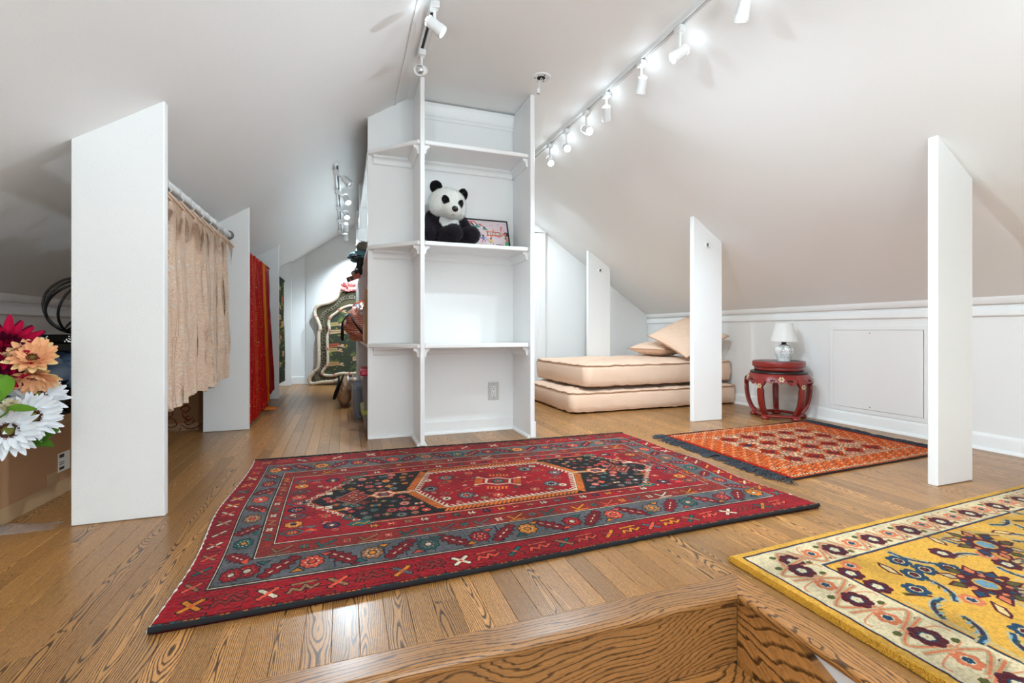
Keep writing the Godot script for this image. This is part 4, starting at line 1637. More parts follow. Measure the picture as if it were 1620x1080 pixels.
func yellow_rug_pattern(L: float, H: float) -> Image:
	var k = 640.0
	var yel = Color(0.86, 0.645, 0.25)
	var crm = Color(0.87, 0.79, 0.63)
	var bei = Color(0.74, 0.66, 0.5)
	var bur = Color(0.32, 0.06, 0.11)
	var blu = Color(0.1, 0.24, 0.34)
	var sky = Color(0.45, 0.62, 0.7)
	var cor = Color(0.84, 0.46, 0.3)
	var olv = Color(0.33, 0.34, 0.13)
	var c = Cv.new(int(L * k), int(H * k), yel)
	var S = Transform2D(0.0, Vector2(k, k), 0.0, Vector2.ZERO)
	c.T = S
	var bx = 0.2          # border at the short ends
	var by = 0.135        # border along the back and front
	var e = 0.028
	c.rect(e, e * 0.8, L - 2 * e, H - 1.6 * e, bur)
	c.rect(e + 0.004, e * 0.8 + 0.003, L - 2 * e - 0.008, H - 1.6 * e - 0.006, blu)
	c.rect(e + 0.007, e * 0.8 + 0.006, L - 2 * e - 0.014, H - 1.6 * e - 0.012, crm)
	c.rect(bx, by, L - 2 * bx, H - 2 * by, blu)
	c.rect(bx + 0.005, by + 0.004, L - 2 * bx - 0.01, H - 2 * by - 0.008, bur)
	c.rect(bx + 0.008, by + 0.007, L - 2 * bx - 0.016, H - 2 * by - 0.014, yel)
	var blossom = func(x: float, y: float, r: float, a: Color, ring: Color, heart: Color, n: int, rot = 0.0) -> void:
		for i in n:
			var an = rot + TAU * i / n
			c.oval(x + cos(an) * r * 0.62, y + sin(an) * r * 0.62, r * 0.42, r * 0.42, a, 9)
		c.oval(x, y, r * 0.62, r * 0.62, a, 12)
		c.oval(x, y, r * 0.5, r * 0.5, ring, 9)
		for i in 5:
			var an = rot + TAU * i / 5
			c.oval(x + cos(an) * r * 0.22, y + sin(an) * r * 0.22, r * 0.2, r * 0.2, heart, 6)
	var vine = func(pts: Array, th: float, col: Color) -> void:
		c.line(curve(pts, 8), th, col)
	# border: burgundy flowers, coral ones between, scrolling vines
	for side in 4:
		var along = L if side < 2 else H
		var wid = by if side < 2 else bx
		var mid = (wid + e) * 0.5 + 0.004
		var n = int(along / (0.19 if side < 2 else 0.155))
		for i in n * 2:
			var q = 0.1 + (along - 0.2) * (i + 0.5) / (n * 2)
			var put_ = func(a: float, b: float) -> Vector2:
				match side:
					0: return Vector2(a, mid + b)
					1: return Vector2(a, H - mid - b)
					2: return Vector2(mid + b, a)
				return Vector2(L - mid - b, a)
			var wv = wid - e
			var sg = 1.0 if i % 2 else -1.0
			var st = (along - 0.2) / (n * 2)
			for th in [[0.014, bei], [0.005, cor]]:
				vine.call([put_.call(q - st * 0.6, -sg * wv * 0.36), put_.call(q - st * 0.35, sg * wv * 0.1), put_.call(q, sg * wv * 0.38), put_.call(q + st * 0.35, sg * wv * 0.1), put_.call(q + st * 0.5, -sg * wv * 0.1)], th[0], th[1])
			vine.call([put_.call(q - st * 0.5, sg * wv * 0.3), put_.call(q - st * 0.2, -sg * wv * 0.34), put_.call(q + st * 0.1, -sg * wv * 0.42)], 0.004, cor.lerp(crm, 0.3))
			var p: Vector2 = put_.call(q, -sg * 0.004)
			if i % 2 == 0:
				blossom.call(p.x, p.y, 0.034, bur, blu, crm, 7)
				for s in [-1.0, 1.0]:
					var f: Vector2 = put_.call(q + s * st * 0.42, s * wv * 0.26)
					c.oval(f.x, f.y, 0.011, 0.009, olv, 6)
			else:
				blossom.call(p.x, p.y, 0.026, cor, crm, blu, 6)
				var f2: Vector2 = put_.call(q + st * 0.4, wv * 0.32)
				c.oval(f2.x, f2.y, 0.012, 0.008, bur, 7)
	# field: pale scrolling vines, then flowers and leaves of many sizes
	for i in 70:
		var p = Vector2(rnd(bx, L - bx), rnd(by, H - by))
		var a = rnd(0, TAU)
		var pts = [p]
		for j in 4:
			a += rnd(-0.9, 0.9)
			p += Vector2(cos(a), sin(a)) * rnd(0.05, 0.09)
			p = p.clamp(Vector2(bx + 0.02, by + 0.02), Vector2(L - bx - 0.02, H - by - 0.02))
			pts.append(p)
		vine.call(pts, rnd(0.006, 0.014), bei.lerp(yel, 0.3))
	var feather = func(x: float, y: float, le: float, rot: float) -> void:
		c.T = S * Transform2D(rot, Vector2(x, y))
		c.line(curve([Vector2(-le, 0.0), Vector2(-le * 0.3, -le * 0.2), Vector2(le * 0.4, -le * 0.12), Vector2(le, le * 0.25)], 6), 0.02, bei)
		c.line(curve([Vector2(-le, 0.0), Vector2(-le * 0.3, -le * 0.2), Vector2(le * 0.4, -le * 0.12), Vector2(le, le * 0.25)], 6), 0.01, blu)
		c.line(curve([Vector2(-le * 0.9, 0.0), Vector2(-le * 0.3, -le * 0.19), Vector2(le * 0.3, -le * 0.12)], 6), 0.004, bur)
		for j in 6:
			var q = -le + 2 * le * j / 6.0
			c.line([Vector2(q, -le * 0.1), Vector2(q + 0.012, le * 0.12)], 0.004, sky if j % 2 else olv)
		c.T = S
	var bud = func(x: float, y: float, r: float, rot: float) -> void:
		c.T = S * Transform2D(rot, Vector2(x, y))
		var o = [Vector2(-r * 1.6, 0), Vector2(-r * 0.5, -r * 0.7), Vector2(r, -r * 0.35), Vector2(r * 1.7, r * 0.2), Vector2(r * 0.3, r * 0.6), Vector2(-r * 1.6, 0)]
		c.poly(o, crm.lerp(yel, 0.3))
		c.line(o, r * 0.28, bur)
		c.T = S
	var big = func(x: float, y: float, r: float, rot: float) -> void:
		for i in 10:
			var an = rot + TAU * i / 10
			c.T = S * Transform2D(an, Vector2(x + cos(an) * r * 0.74, y + sin(an) * r * 0.74))
			c.poly([Vector2(-r * 0.3, 0), Vector2(0, -r * 0.2), Vector2(r * 0.36, 0), Vector2(0, r * 0.2)], bur)
			c.poly([Vector2(-r * 0.2, 0), Vector2(0, -r * 0.13), Vector2(r * 0.24, 0), Vector2(0, r * 0.13)], [olv, bei, olv, cor, blu][i % 5])
		c.T = S
		blossom.call(x, y, r * 0.62, bur, yel, sky, 8, rot)
		for i in 10:
			var an = rot + TAU * (i + 0.5) / 10
			c.oval(x + cos(an) * r * 0.52, y + sin(an) * r * 0.52, r * 0.1, r * 0.08, blu if i % 2 else cor, 6)
	var spots = []
	var tries = 0
	while spots.size() < 420 and tries < 20000:
		tries += 1
		var p = Vector2(rnd(bx + 0.03, L - bx - 0.03), rnd(by + 0.03, H - by - 0.03))
		var ok = true
		for s in spots:
			if s.distance_to(p) < 0.048:
				ok = false
				break
		if ok:
			spots.append(p)
	for i in spots.size():
		var p: Vector2 = spots[i]
		match i % 8:
			0: blossom.call(p.x, p.y, 0.032, bur, blu, crm, 7)
			1, 5: feather.call(p.x, p.y, 0.05, rnd(0, TAU))
			2: bud.call(p.x, p.y, 0.02, rnd(0, TAU))
			3: blossom.call(p.x, p.y, 0.026, cor, crm, blu, 6)
			4: blossom.call(p.x, p.y, 0.03, blu, crm, bur, 6)
			6: c.oval(p.x, p.y, 0.017, 0.01, bur, 7)
			7:
				c.line([p, p + Vector2(0.03, 0.014)], 0.014, olv)
				c.line([p + Vector2(0.004, 0.002), p + Vector2(0.05, 0.03)], 0.006, bur)
	for q in [[0.5, 0.36], [1.1, 0.75], [0.78, 0.24], [0.46, 0.95], [1.6, 0.4], [1.75, 1.05], [1.05, 1.2]]:
		big.call(q[0], q[1], 0.092, rnd(0, 1))
	c.home()
	speckle(c.im, 81, 0.4, 0.3)
	speckle(c.im, 82, 0.015, 0.35)
	return c.im

func build_yellow_rug() -> void:
	var L = 2.16
	var H = 1.5
	var o = thing("floral_rug", "thick yellow rug with a cream floral border, lying beside the stair opening", "rug", Vector3.ZERO)
	var f = mat("yellow_rug_pile", Color(1, 1, 1), 0.95, 0.2)
	f.albedo_texture = tex(yellow_rug_pattern(L, H))
	f.heightmap_enabled = true
	f.heightmap_texture = pile(1200, 840, 0.45, 14)
	f.heightmap_scale = 0.3
	f.rim_enabled = true
	f.rim = 0.15
	f.rim_tint = 0.8
	# a pile slab with round shoulders, corner at back left
	var P = func(a: float, b: float) -> Vector3:
		return Vector3(1.033, 0, -1.06).lerp(Vector3(3.2, 0, -1.165), a).lerp(Vector3(1.033, 0, 0.44).lerp(Vector3(3.2, 0, 0.36), a), b)
	var fuzz = noise(40.0, 15, 2)
	var m = MB.new()
	var ts = []
	var edge = [0.0, 0.0012, 0.003, 0.006]
	var prof = [0.001, 0.009, 0.0135, 0.0155]
	for q in edge:
		ts.append(q)
	for i in range(1, 90):
		ts.append(0.006 + 0.988 * i / 90.0)
	for i in 4:
		ts.append(1.0 - edge[3 - i])
	var pts = PackedVector3Array()
	var uv = PackedVector2Array()
	for b in ts:
		for a in ts:
			var hh = 0.0155
			for i in 4:
				if minf(minf(a, 1 - a) * 1.4, minf(b, 1 - b) * 2.1) <= edge[i] * 1.4 + 1e-6:
					hh = minf(hh, prof[i])
					break
			var p: Vector3 = P.call(a, 1.0 - b)
			hh += 0.0012 * fuzz.get_noise_2d(p.x, p.z) if hh > 0.002 else 0.0
			p.x += 0.002 * fuzz.get_noise_2d(p.z * 2.0, 7.0)
			pts.append(p + Vector3(0, hh, 0))
			uv.append(Vector2(a, 1.0 - b))
	m.patch(pts, uv, ts.size() - 1, ts.size() - 1)
	put("pile", m, f, o)
	# loose pile ends along the cut edge beside the stairs
	var tuft = MB.new()
	tuft.tube([Vector3.ZERO, Vector3(0, 0.005, 0)], [0.0011, 0.0004], 4)
	var mm = MultiMesh.new()
	mm.transform_format = MultiMesh.TRANSFORM_3D
	mm.mesh = tuft.mesh()
	mm.instance_count = 5200
	for i in 5200:
		var side = rng.randf() < 0.72
		var b = rnd(0.0, 0.5) if side else rnd(0.0, 0.006)
		var a = rnd(0.0, 0.0045) if side else rnd(0.0, 0.9)
		var p: Vector3 = P.call(a, b)
		var e = a * 2.15 if side else b * 1.5
		var h = 0.0145 * clampf(e / 0.011 + 0.25, 0.2, 1.0)
		var d = Vector3(-0.8 if side else rnd(-0.4, 0.4), rnd(0.3, 1.0), rnd(-0.5, 0.5) if side else -0.8).normalized()
		var xx = d.cross(Vector3(0.3, 0.1, 0.9)).normalized()
		mm.set_instance_transform(i, Transform3D(Basis(xx, d, xx.cross(d)), p + Vector3(0, h - 0.001, 0)))
	var mi = MultiMeshInstance3D.new()
	mi.multimesh = mm
	var yl = mat("yellow_tuft", Color(0.86, 0.65, 0.25), 0.95, 0.2)
	mi.material_override = yl
	hang(mi, "pile_tuft", o)
	tag(mi, "", "", "", "stuff")

# ---------------------------------------------------------------- furniture on the right
func round_rect(hx, hz, r, y, k = 7) -> Array:
	var o = []
	for q in 4:
		var c = Vector3([hx - r, -hx + r, -hx + r, hx - r][q], y, [-hz + r, -hz + r, hz - r, hz - r][q])
		for i in k + 1:
			var a = PI * 0.5 * (q + float(i) / k)
			o.append(c + Vector3(cos(a) * r, 0, -sin(a) * r))
	return o

func densify(ring: Array, step) -> Array:
	var o = []
	for i in ring.size():
		var a = ring[i]
		var b = ring[(i + 1) % ring.size()]
		var n = maxi(1, int(a.distance_to(b) / step))
		for j in n:
			o.append(a.lerp(b, float(j) / n))
	return o

func mattress(label, hx, hz, hgt, at, turn, pleats, m) -> Node3D:
	var o = thing("mattress", label, "mattress", at, turn, "beige folding mattresses")
	var nz = noise(3.0, int(at.y * 100) + 3, 3)
	var mb = MB.new()
	var rows = [[-0.02, 0.012], [0.0, 0.02], [0.006, hgt * 0.35], [0.008, hgt * 0.55], [0.005, hgt * 0.8], [-0.002, hgt - 0.016], [-0.012, hgt - 0.003], [-0.04, hgt + 0.008], [-0.12, hgt + 0.016], [-0.24, hgt + 0.02], [-0.36, hgt + 0.02]]
	var base = densify(round_rect(hx, hz, 0.065, 0.0), 0.025)
	var n = base.size()
	var p = PackedVector3Array()
	for j in rows.size():
		for i in n + 1:
			var q = base[i % n]
			var inner = Vector3(clampf(q.x, -hx + 0.4, hx - 0.4), 0, clampf(q.z, -hz + 0.4, hz - 0.4))
			var d = (q - inner)
			var e = inner + d * (1.0 + rows[j][0] / 0.4)
			e.y = rows[j][1] + nz.get_noise_2d(q.x * 3 + j, q.z * 3) * 0.008
			if j > 1 and j < 6:
				e += d.normalized() * (sin((q.x * 1.0 + q.z) * 130.0 + nz.get_noise_1d(q.x * 9.0) * 9.0) * 0.0016 * pleats + nz.get_noise_2d(q.x * 2, j * 3.0) * 0.006)
			if j > 6:
				e.y += nz.get_noise_2d(e.x * 1.2, e.z * 1.2) * 0.012
			p.append(e)
	mb.patch(p, PackedVector2Array(), n, rows.size() - 1, true)
	# close the flat middle of the top
	var last = p.slice((rows.size() - 1) * (n + 1), rows.size() * (n + 1) - 1)
	var ctr = PackedVector3Array()
	for i in n + 1:
		ctr.append(last[i % n])
	for i in n + 1:
		var t = last[i % n]
		ctr.append(Vector3(clampf(t.x, -hx + 0.5, hx - 0.5), hgt + 0.02, 0))
	mb.patch(ctr, PackedVector2Array(), n, 1, true)
	put("cover", mb, m, o)
	for y in [0.016, hgt - 0.008]:
		var ring = []
		for i in n:
			var q = base[i]
			var inner = Vector3(clampf(q.x, -hx + 0.4, hx - 0.4), 0, clampf(q.z, -hz + 0.4, hz - 0.4))
			ring.append(q + (q - inner).normalized() * (0.001 if y > 0.1 else -0.004) + Vector3(0, y + nz.get_noise_2d(q.x * 3, q.z * 3) * 0.008, 0))
		var t = MB.new()
		t.tube(ring, 0.0052, 8, true)
		put("piping", t, M.piping, o)
	return o

func cushion(called, label, side, thick, xf, m, group) -> Node3D:
	var o = thing(called, label, "pillow", xf.origin, 0.0, group)
	o.basis = xf.basis
	var mb = MB.new()
	var nz = noise(6.0, 31 + int(side * 100), 2)
	for s in [1, -1]:
		mb.surf(26, 26, func(a, b):
			var u = a * 2 - 1
			var v = b * 2 - 1
			var pinch = 1.0 - 0.07 * (1.0 - pow(absf(v), 2.0)) * absf(u) - 0.0
			var pinch2 = 1.0 - 0.07 * (1.0 - pow(absf(u), 2.0)) * absf(v)
			var t = pow(maxf(0.0, (1.0 - pow(absf(u), 2.6)) * (1.0 - pow(absf(v), 2.6))), 0.55)
			return Vector3(u * side * 0.5 * pinch, s * (t * thick * 0.5 + t * nz.get_noise_2d(u * 1.3, v * 1.3) * 0.02), -v * side * 0.5 * pinch2), false, s < 0)
	put("cover", mb, m, o)
	var ring = []
	for i in 80:
		var k = i / 20
		var t = (i % 20) / 20.0 * 2 - 1
		var u = [t, 1.0, -t, -1.0][k]
		var v = [-1.0, t, 1.0, -t][k]
		ring.append(Vector3(u * side * 0.5 * (1.0 - 0.07 * (1.0 - v * v) * absf(u)), 0, -v * side * 0.5 * (1.0 - 0.07 * (1.0 - u * u) * absf(v))))
	mb = MB.new()
	mb.tube(ring, 0.005, 6, true)
	put("piping", mb, M.piping, o)
	return o

func build_bed() -> void:
	var ms = bumpy(mat("beige_suede", Color(0.92, 0.79, 0.69), 0.9, 0.25), M.grit, 0.06, 2.5)
	ms.rim_enabled = true
	ms.rim = 0.35
	ms.rim_tint = 0.6
	mat("piping", Color(0.74, 0.58, 0.47), 0.9, 0.25)
	mattress("lower beige mattress lying on the floor boards under another one", 0.833, 0.475, 0.168, Vector3(2.498, 0, -3.785), deg_to_rad(0.6), 0.2, ms)
	mattress("upper beige mattress with pleated sides, carrying the pillows", 0.77, 0.47, 0.185, Vector3(2.54, 0.197, -3.8), deg_to_rad(2.6), 1.0, ms)
	var d1 = Vector3(0.56, 0.0, 0.48).normalized()
	var d2 = Vector3(0.25, 0.46, -0.75)
	d2 = (d2 - d1 * d1.dot(d2)).normalized()
	var ex = (d1 + d2).normalized()
	var ez = (d1 - d2).normalized()
	cushion("pillow", "square beige pillow standing on a corner, leaning against the wall on the mattress", 0.5, 0.16, Transform3D(Basis(ex, ez.cross(ex), ez), Vector3(3.0, 0.605, -3.58)), M.beige_suede, "beige pillows")
	cushion("pillow", "flat beige pillow lying beneath the leaning pillow, at its left", 0.44, 0.13, Transform3D(Basis(Vector3.UP, 0.3), Vector3(2.97, 0.475, -3.95)), M.beige_suede, "beige pillows")

func build_stool() -> void:
	var red = bumpy(mat("red_lacquer", Color(0.52, 0.1, 0.065), 0.28), M.grit, 0.03, 14.0)
	red.clearcoat_enabled = true
	red.clearcoat = 0.3
	var dark = mat("dark_lacquer", Color(0.1, 0.1, 0.09), 0.3)
	var gold = mat("painted_vine", Color(0.28, 0.2, 0.1), 0.5)
	var pearl = mat("inlay_blossom", Color(0.85, 0.78, 0.62), 0.4)
	var C = Vector3(3.107, 0, -2.694)
	var o = thing("drum_stool", "red lacquered round stool with curved legs and painted blossoms, against the knee wall", "stool", C)
	var face = atan2(-C.x, -C.z) + 0.09      # turn towards where the photo sees it from
	var dir = func(a): return Vector3(sin(face + a), 0, cos(face + a))
	var mb = MB.new()
	mb.surf(80, 8, func(a, b):
		var an = TAU * a
		var lob = 1.0 + 0.012 * absf(cos(an * 4.0))
		var pr = [[0.16, 0.383], [0.172, 0.384], [0.176, 0.388], [0.1755, 0.402], [0.1765, 0.416], [0.174, 0.424], [0.168, 0.427], [0.162, 0.4262], [0.161, 0.4255]][int(round(b * 8))]
		return Vector3(cos(an) * pr[0] * lob, pr[1], -sin(an) * pr[0] * lob), true)
	put("top_rim", mb, red, o)
	mb = MB.new()
	mb.lathe([Vector2(0.163, 0.4245), Vector2(0.0001, 0.425)], 64)
	put("top_panel", mb, dark, o)
	mb = MB.new()
	mb.lathe([Vector2(0.15, 0.355), Vector2(0.163, 0.362), Vector2(0.165, 0.368), Vector2(0.163, 0.384)], 64)
	put("waist", mb, red, o)
	mb = MB.new()
	mb.lathe([Vector2(0.18, 0.333), Vector2(0.193, 0.338), Vector2(0.194, 0.345), Vector2(0.187, 0.352), Vector2(0.165, 0.358)], 64)
	put("dark_band", mb, dark, o)
	# apron with a scalloped hem
	mb = MB.new()
	for s in 2:
		mb.surf(150, 6, func(a, b):
			var an = TAU * a
			var k = fposmod((an - PI / 2.0 + 0.0) / (TAU / 5.0), 1.0)
			var hem = 0.272 + 0.010 * absf(sin(k * PI * 4.0)) + 0.016 * smoothstep(0.12, 0.0, minf(k, 1 - k)) * -1.0
			var y = lerpf(hem, 0.336, b)
			var r = lerpf(0.2245, 0.19, pow(b, 1.6)) - (0.012 if s else 0.0)
			var d = dir.call(an)
			return d * r + Vector3(0, y, 0), true, s == 1)
	put("apron", mb, red, o)
	# legs: broad bowed strips
	var leg_line = [Vector2(0.214, 0.3), Vector2(0.222, 0.26), Vector2(0.222, 0.2), Vector2(0.212, 0.13), Vector2(0.19, 0.072), Vector2(0.165, 0.04), Vector2(0.163, 0.028)]
	var cl = curve(leg_line, 5)
	var blossom = func(parent, at, nrm, r):
		var m2 = MB.new()
		var up = Vector3.UP
		var sx = up.cross(nrm).normalized()
		up = nrm.cross(sx)
		for i in 6:
			var a = TAU * i / 6.0
			var dd = sx * cos(a) + up * sin(a)
			var tt = nrm.cross(dd)
			m2.face([at + dd * r * 0.15, at + dd * r * 0.65 + tt * r * 0.3 + nrm * 0.0012, at + dd * r, at + dd * r * 0.65 - tt * r * 0.3 + nrm * 0.0012], nrm)
		put("blossom", m2, pearl, parent)
	for i in 5:
		var a = TAU * (i + 0.5) / 5.0
		var d = dir.call(a)
		var t = Vector3(-d.z, 0, d.x)
		mb = MB.new()
		var p = PackedVector3Array()
		for j in cl.size():
			var f = float(j) / (cl.size() - 1)
			var w = 0.047 * (1.0 - f * 0.3) * (1.0 + 0.5 * smoothstep(0.22, 0.1, f)) * (1.0 - 0.35 * smoothstep(0.3, 0.22, f) * smoothstep(0.16, 0.24, f)) * 0.5 + 0.004 * smoothstep(0.9, 1.0, f)
			var th = 0.011 + 0.004 * smoothstep(0.85, 1.0, f)
			var tang = (cl[mini(j + 1, cl.size() - 1)] - cl[maxi(j - 1, 0)]).normalized()
			var nn = Vector2(-tang.y, tang.x)
			var c = d * cl[j].x + Vector3(0, cl[j].y, 0)
			var o3 = (d * nn.x + Vector3(0, nn.y, 0)) * (1.0 if nn.x > 0 else -1.0)
			for q in [[-1, 1], [-0.86, 1.15], [0.86, 1.15], [1, 1], [1, -1], [-1, -1], [-1, 1]]:
				p.append(c + t * w * q[0] + o3 * th * q[1])
		mb.patch(p, PackedVector2Array(), 6, cl.size() - 1, true, false)
		mb.face([p[0], p[3], p[4], p[5]], Vector3.UP)
		var lg = put("leg", mb, red, o)
		blossom.call(lg, d * 0.2375 + Vector3(0, 0.252, 0), d, 0.02)
		# painted tendril running down the leg
		mb = MB.new()
		for k in 6:
			var j = 8 + k * 3
			if j < cl.size() - 6:
				var c2 = d * (cl[j].x + 0.0132) + Vector3(0, cl[j].y, 0)
				var s2 = 1.0 if k % 2 else -1.0
				mb.tube([c2 - t * 0.004 * s2 + Vector3(0, 0.007, 0), c2 + t * 0.005 * s2, c2 - t * 0.002 * s2 + Vector3(0, -0.008, 0)], 0.0012, 4)
		put("painted_tendril", mb, gold, lg)
		# dark discs colouring in the shaded cloud openings, and a blossom per apron panel
		var da = dir.call(a + TAU / 10.0)
		var ta = Vector3(-da.z, 0, da.x)
		blossom.call(o, da * 0.2195 + Vector3(0, 0.304, 0), (da + Vector3(0, 0.35, 0)).normalized(), 0.022)
		for s in [-1, 1]:
			for k in 3:
				mb = MB.new()
				var aa = a + TAU / 10.0 + s * (0.2 + k * 0.055)
				var dk = dir.call(aa)
				var n2 = (dk + Vector3(0, 0.3, 0)).normalized()
				mb.lathe([Vector2(0.0062, 0.0), Vector2(0.0058, 0.0012), Vector2(0.0001, 0.0012)], 10, dk * 0.2222 + Vector3(0, 0.293 + (0.005 if k == 1 else 0.0), 0), Basis(n2.cross(Vector3.UP).normalized(), n2, n2.cross(n2.cross(Vector3.UP).normalized())))
				put("dark_cloud_disc", mb, M.hole_dark, o)
	# base: five-sided ring on pads
	mb = MB.new()
	var pts = []
	for i in 5:
		for k in 6:
			var a0 = TAU * (i + 0.5) / 5.0
			var a1 = TAU * (i + 1.5) / 5.0
			pts.append(dir.call(a0).lerp(dir.call(a1), k / 6.0) * 0.172)
	var pr2 = PackedVector3Array()
	for e in pts.size() + 1:
		var c = pts[e % pts.size()]
		var nrm = c.normalized()
		for q in [[-1, 0.016], [-1, 0.034], [1, 0.034], [1, 0.016], [-1, 0.016]]:
			pr2.append(c + nrm * 0.014 * q[0] + Vector3(0, q[1], 0))
	mb.patch(pr2, PackedVector2Array(), 4, pts.size(), true, true)
	put("base_ring", mb, red, o)
	for i in 5:
		var d = dir.call(TAU * (i + 0.5) / 5.0)
		mb = MB.new()
		mb.lathe([Vector2(0.022, 0.0), Vector2(0.03, 0.004), Vector2(0.032, 0.012), Vector2(0.026, 0.026), Vector2(0.0001, 0.03)], 18, d * 0.168)
		put("foot", mb, red, o)

func build_lamp() -> void:
	var por = mat("porcelain", Color(0.93, 0.93, 0.92), 0.12)
	por.clearcoat_enabled = true
	por.clearcoat = 0.6
	var c = Cv.new(512, 256, Color(0.93, 0.93, 0.92))
	for sx in [60, 250, 330, 460]:
		for k in 90:
			var a = rnd(0, TAU)
			var q = Vector2(sx + rng.randfn() * 14, 120 + rng.randfn() * 42)
			c.line([q, q + Vector2(cos(a), sin(a)) * rnd(4, 11)], 2.6, [Color(0.25, 0.27, 0.27), Color(0.45, 0.46, 0.45), Color(0.36, 0.42, 0.38)][k % 3])
	por.albedo_color = Color.WHITE
	por.albedo_texture = tex(c.im)
	var at = Vector3(3.147, 0.4262, -2.68)
	var o = thing("table_lamp", "small white porcelain table lamp with a cone shade on the red stool", "lamp", at, 0.6)
	var mb = MB.new()
	mb.lathe([Vector2(0.042, 0.0), Vector2(0.044, 0.004), Vector2(0.043, 0.012), Vector2(0.05, 0.03), Vector2(0.061, 0.055), Vector2(0.066, 0.078), Vector2(0.064, 0.094), Vector2(0.055, 0.108), Vector2(0.038, 0.116), Vector2(0.027, 0.119), Vector2(0.026, 0.124), Vector2(0.0001, 0.125)], 48)
	put("base", mb, por, o)
	mb = MB.new()
	mb.lathe([Vector2(0.02, 0.123), Vector2(0.0215, 0.126), Vector2(0.0165, 0.13), Vector2(0.015, 0.137), Vector2(0.019, 0.141), Vector2(0.019, 0.16), Vector2(0.0001, 0.162)], 24)
	put("socket", mb, mat("dark_bronze", Color(0.09, 0.08, 0.075), 0.4), o)
	var sh = mat("linen_shade", Color(0.93, 0.925, 0.91), 0.8, 0.2)
	sh.backlight_enabled = true
	sh.backlight = Color(0.35, 0.34, 0.32)
	mb = MB.new()
	mb.lathe([Vector2(0.0905, 0.146), Vector2(0.0925, 0.147), Vector2(0.0925, 0.152), Vector2(0.0605, 0.283), Vector2(0.0605, 0.287), Vector2(0.0585, 0.287), Vector2(0.0905, 0.15), Vector2(0.0905, 0.146)], 48)
	put("shade", mb, sh, o)
	mb = MB.new()
	mb.tube([Vector3(-0.059, 0.28, 0), Vector3(0, 0.275, 0), Vector3(0.059, 0.28, 0)], 0.0015, 5)
	mb.tube([Vector3(0, 0.16, 0), Vector3(0, 0.275, 0)], 0.002, 5)
	put("shade_carrier", mb, M.grey_metal, o)
	# its cord: over the stool's edge, down to the wall
	var w = at
	var cd = MB.new()
	var pts = curve([Vector3(0.045, 0.006, 0.0), Vector3(0.09, 0.006, -0.02), Vector3(0.145, 0.0, -0.01), Vector3(0.165, -0.03, 0.02), Vector3(0.172, -0.1, 0.06), Vector3(0.178, -0.16, 0.1), Vector3(0.176, -0.24, 0.1), Vector3(0.17, -0.33, 0.06), Vector3(0.16, -0.40, 0.0), Vector3(0.13, -0.415, -0.1), Vector3(0.1, -0.414, -0.16)], 6)
	var loc = []
	for q in pts:
		loc.append(q.rotated(Vector3.UP, -0.6))
	cd.tube(loc, 0.0028, 6)
	put("cord", cd, M.white_plastic, o)
	cd = MB.new()
	cd.box(Vector3(0.177, -0.17, 0.102).rotated(Vector3.UP, -0.6), Vector3(0.022, 0.03, 0.03), 0.005)
	put("cord_switch", cd, M.white_plastic, o)

func build_access_panel() -> void:
	var X = 3.34
	var zc = -2.148
	var o = thing("access_panel", "square white access hatch in the right knee wall, beside the red stool", "hatch", Vector3(X, 0.39, zc))
	var F = Basis(Vector3(0, 0, 1), Vector3.UP, Vector3(-1, 0, 0))
	var hw = 0.31
	var hh = 0.298
	for q in [[Vector2(0, hh - 0.014), Vector2(hw * 2, 0.028)], [Vector2(0, -hh + 0.014), Vector2(hw * 2, 0.028)], [Vector2(-hw + 0.014, 0), Vector2(0.028, hh * 2 - 0.056)], [Vector2(hw - 0.014, 0), Vector2(0.028, hh * 2 - 0.056)]]:
		var m = MB.new()
		m.xf = Transform3D(F, Vector3.ZERO)
		m.box(Vector3(q[0].x, q[0].y, 0.004), Vector3(q[1].x, q[1].y, 0.01), 0.002)
		put("frame_strip", m, M.trim_paint, o)
	var gap = MB.new()
	gap.xf = Transform3D(F, Vector3.ZERO)
	gap.box(Vector3(0, 0, 0.0005), Vector3(hw * 2 - 0.05, hh * 2 - 0.05, 0.002), 0.0)
	put("gap", gap, M.track_slot, o)
	var m2 = MB.new()
	m2.xf = Transform3D(F, Vector3.ZERO)
	m2.box(Vector3(-0.001, 0.0005, 0.006), Vector3(hw * 2 - 0.061, hh * 2 - 0.0595, 0.012), 0.0015)
	var d = put("door", m2, M.trim_paint, o)
	for y in [-1, 1]:
		var s = MB.new()
		s.lathe([Vector2(0.004, 0.0), Vector2(0.0035, 0.0015), Vector2(0.0001, 0.002)], 10, Vector3(-0.012, y * 0.25, -0.03), Basis(Vector3(0, 0, 1), Vector3(-1, 0, 0), Vector3(0, -1, 0)))
		put("screw", s, M.grey_metal, d)

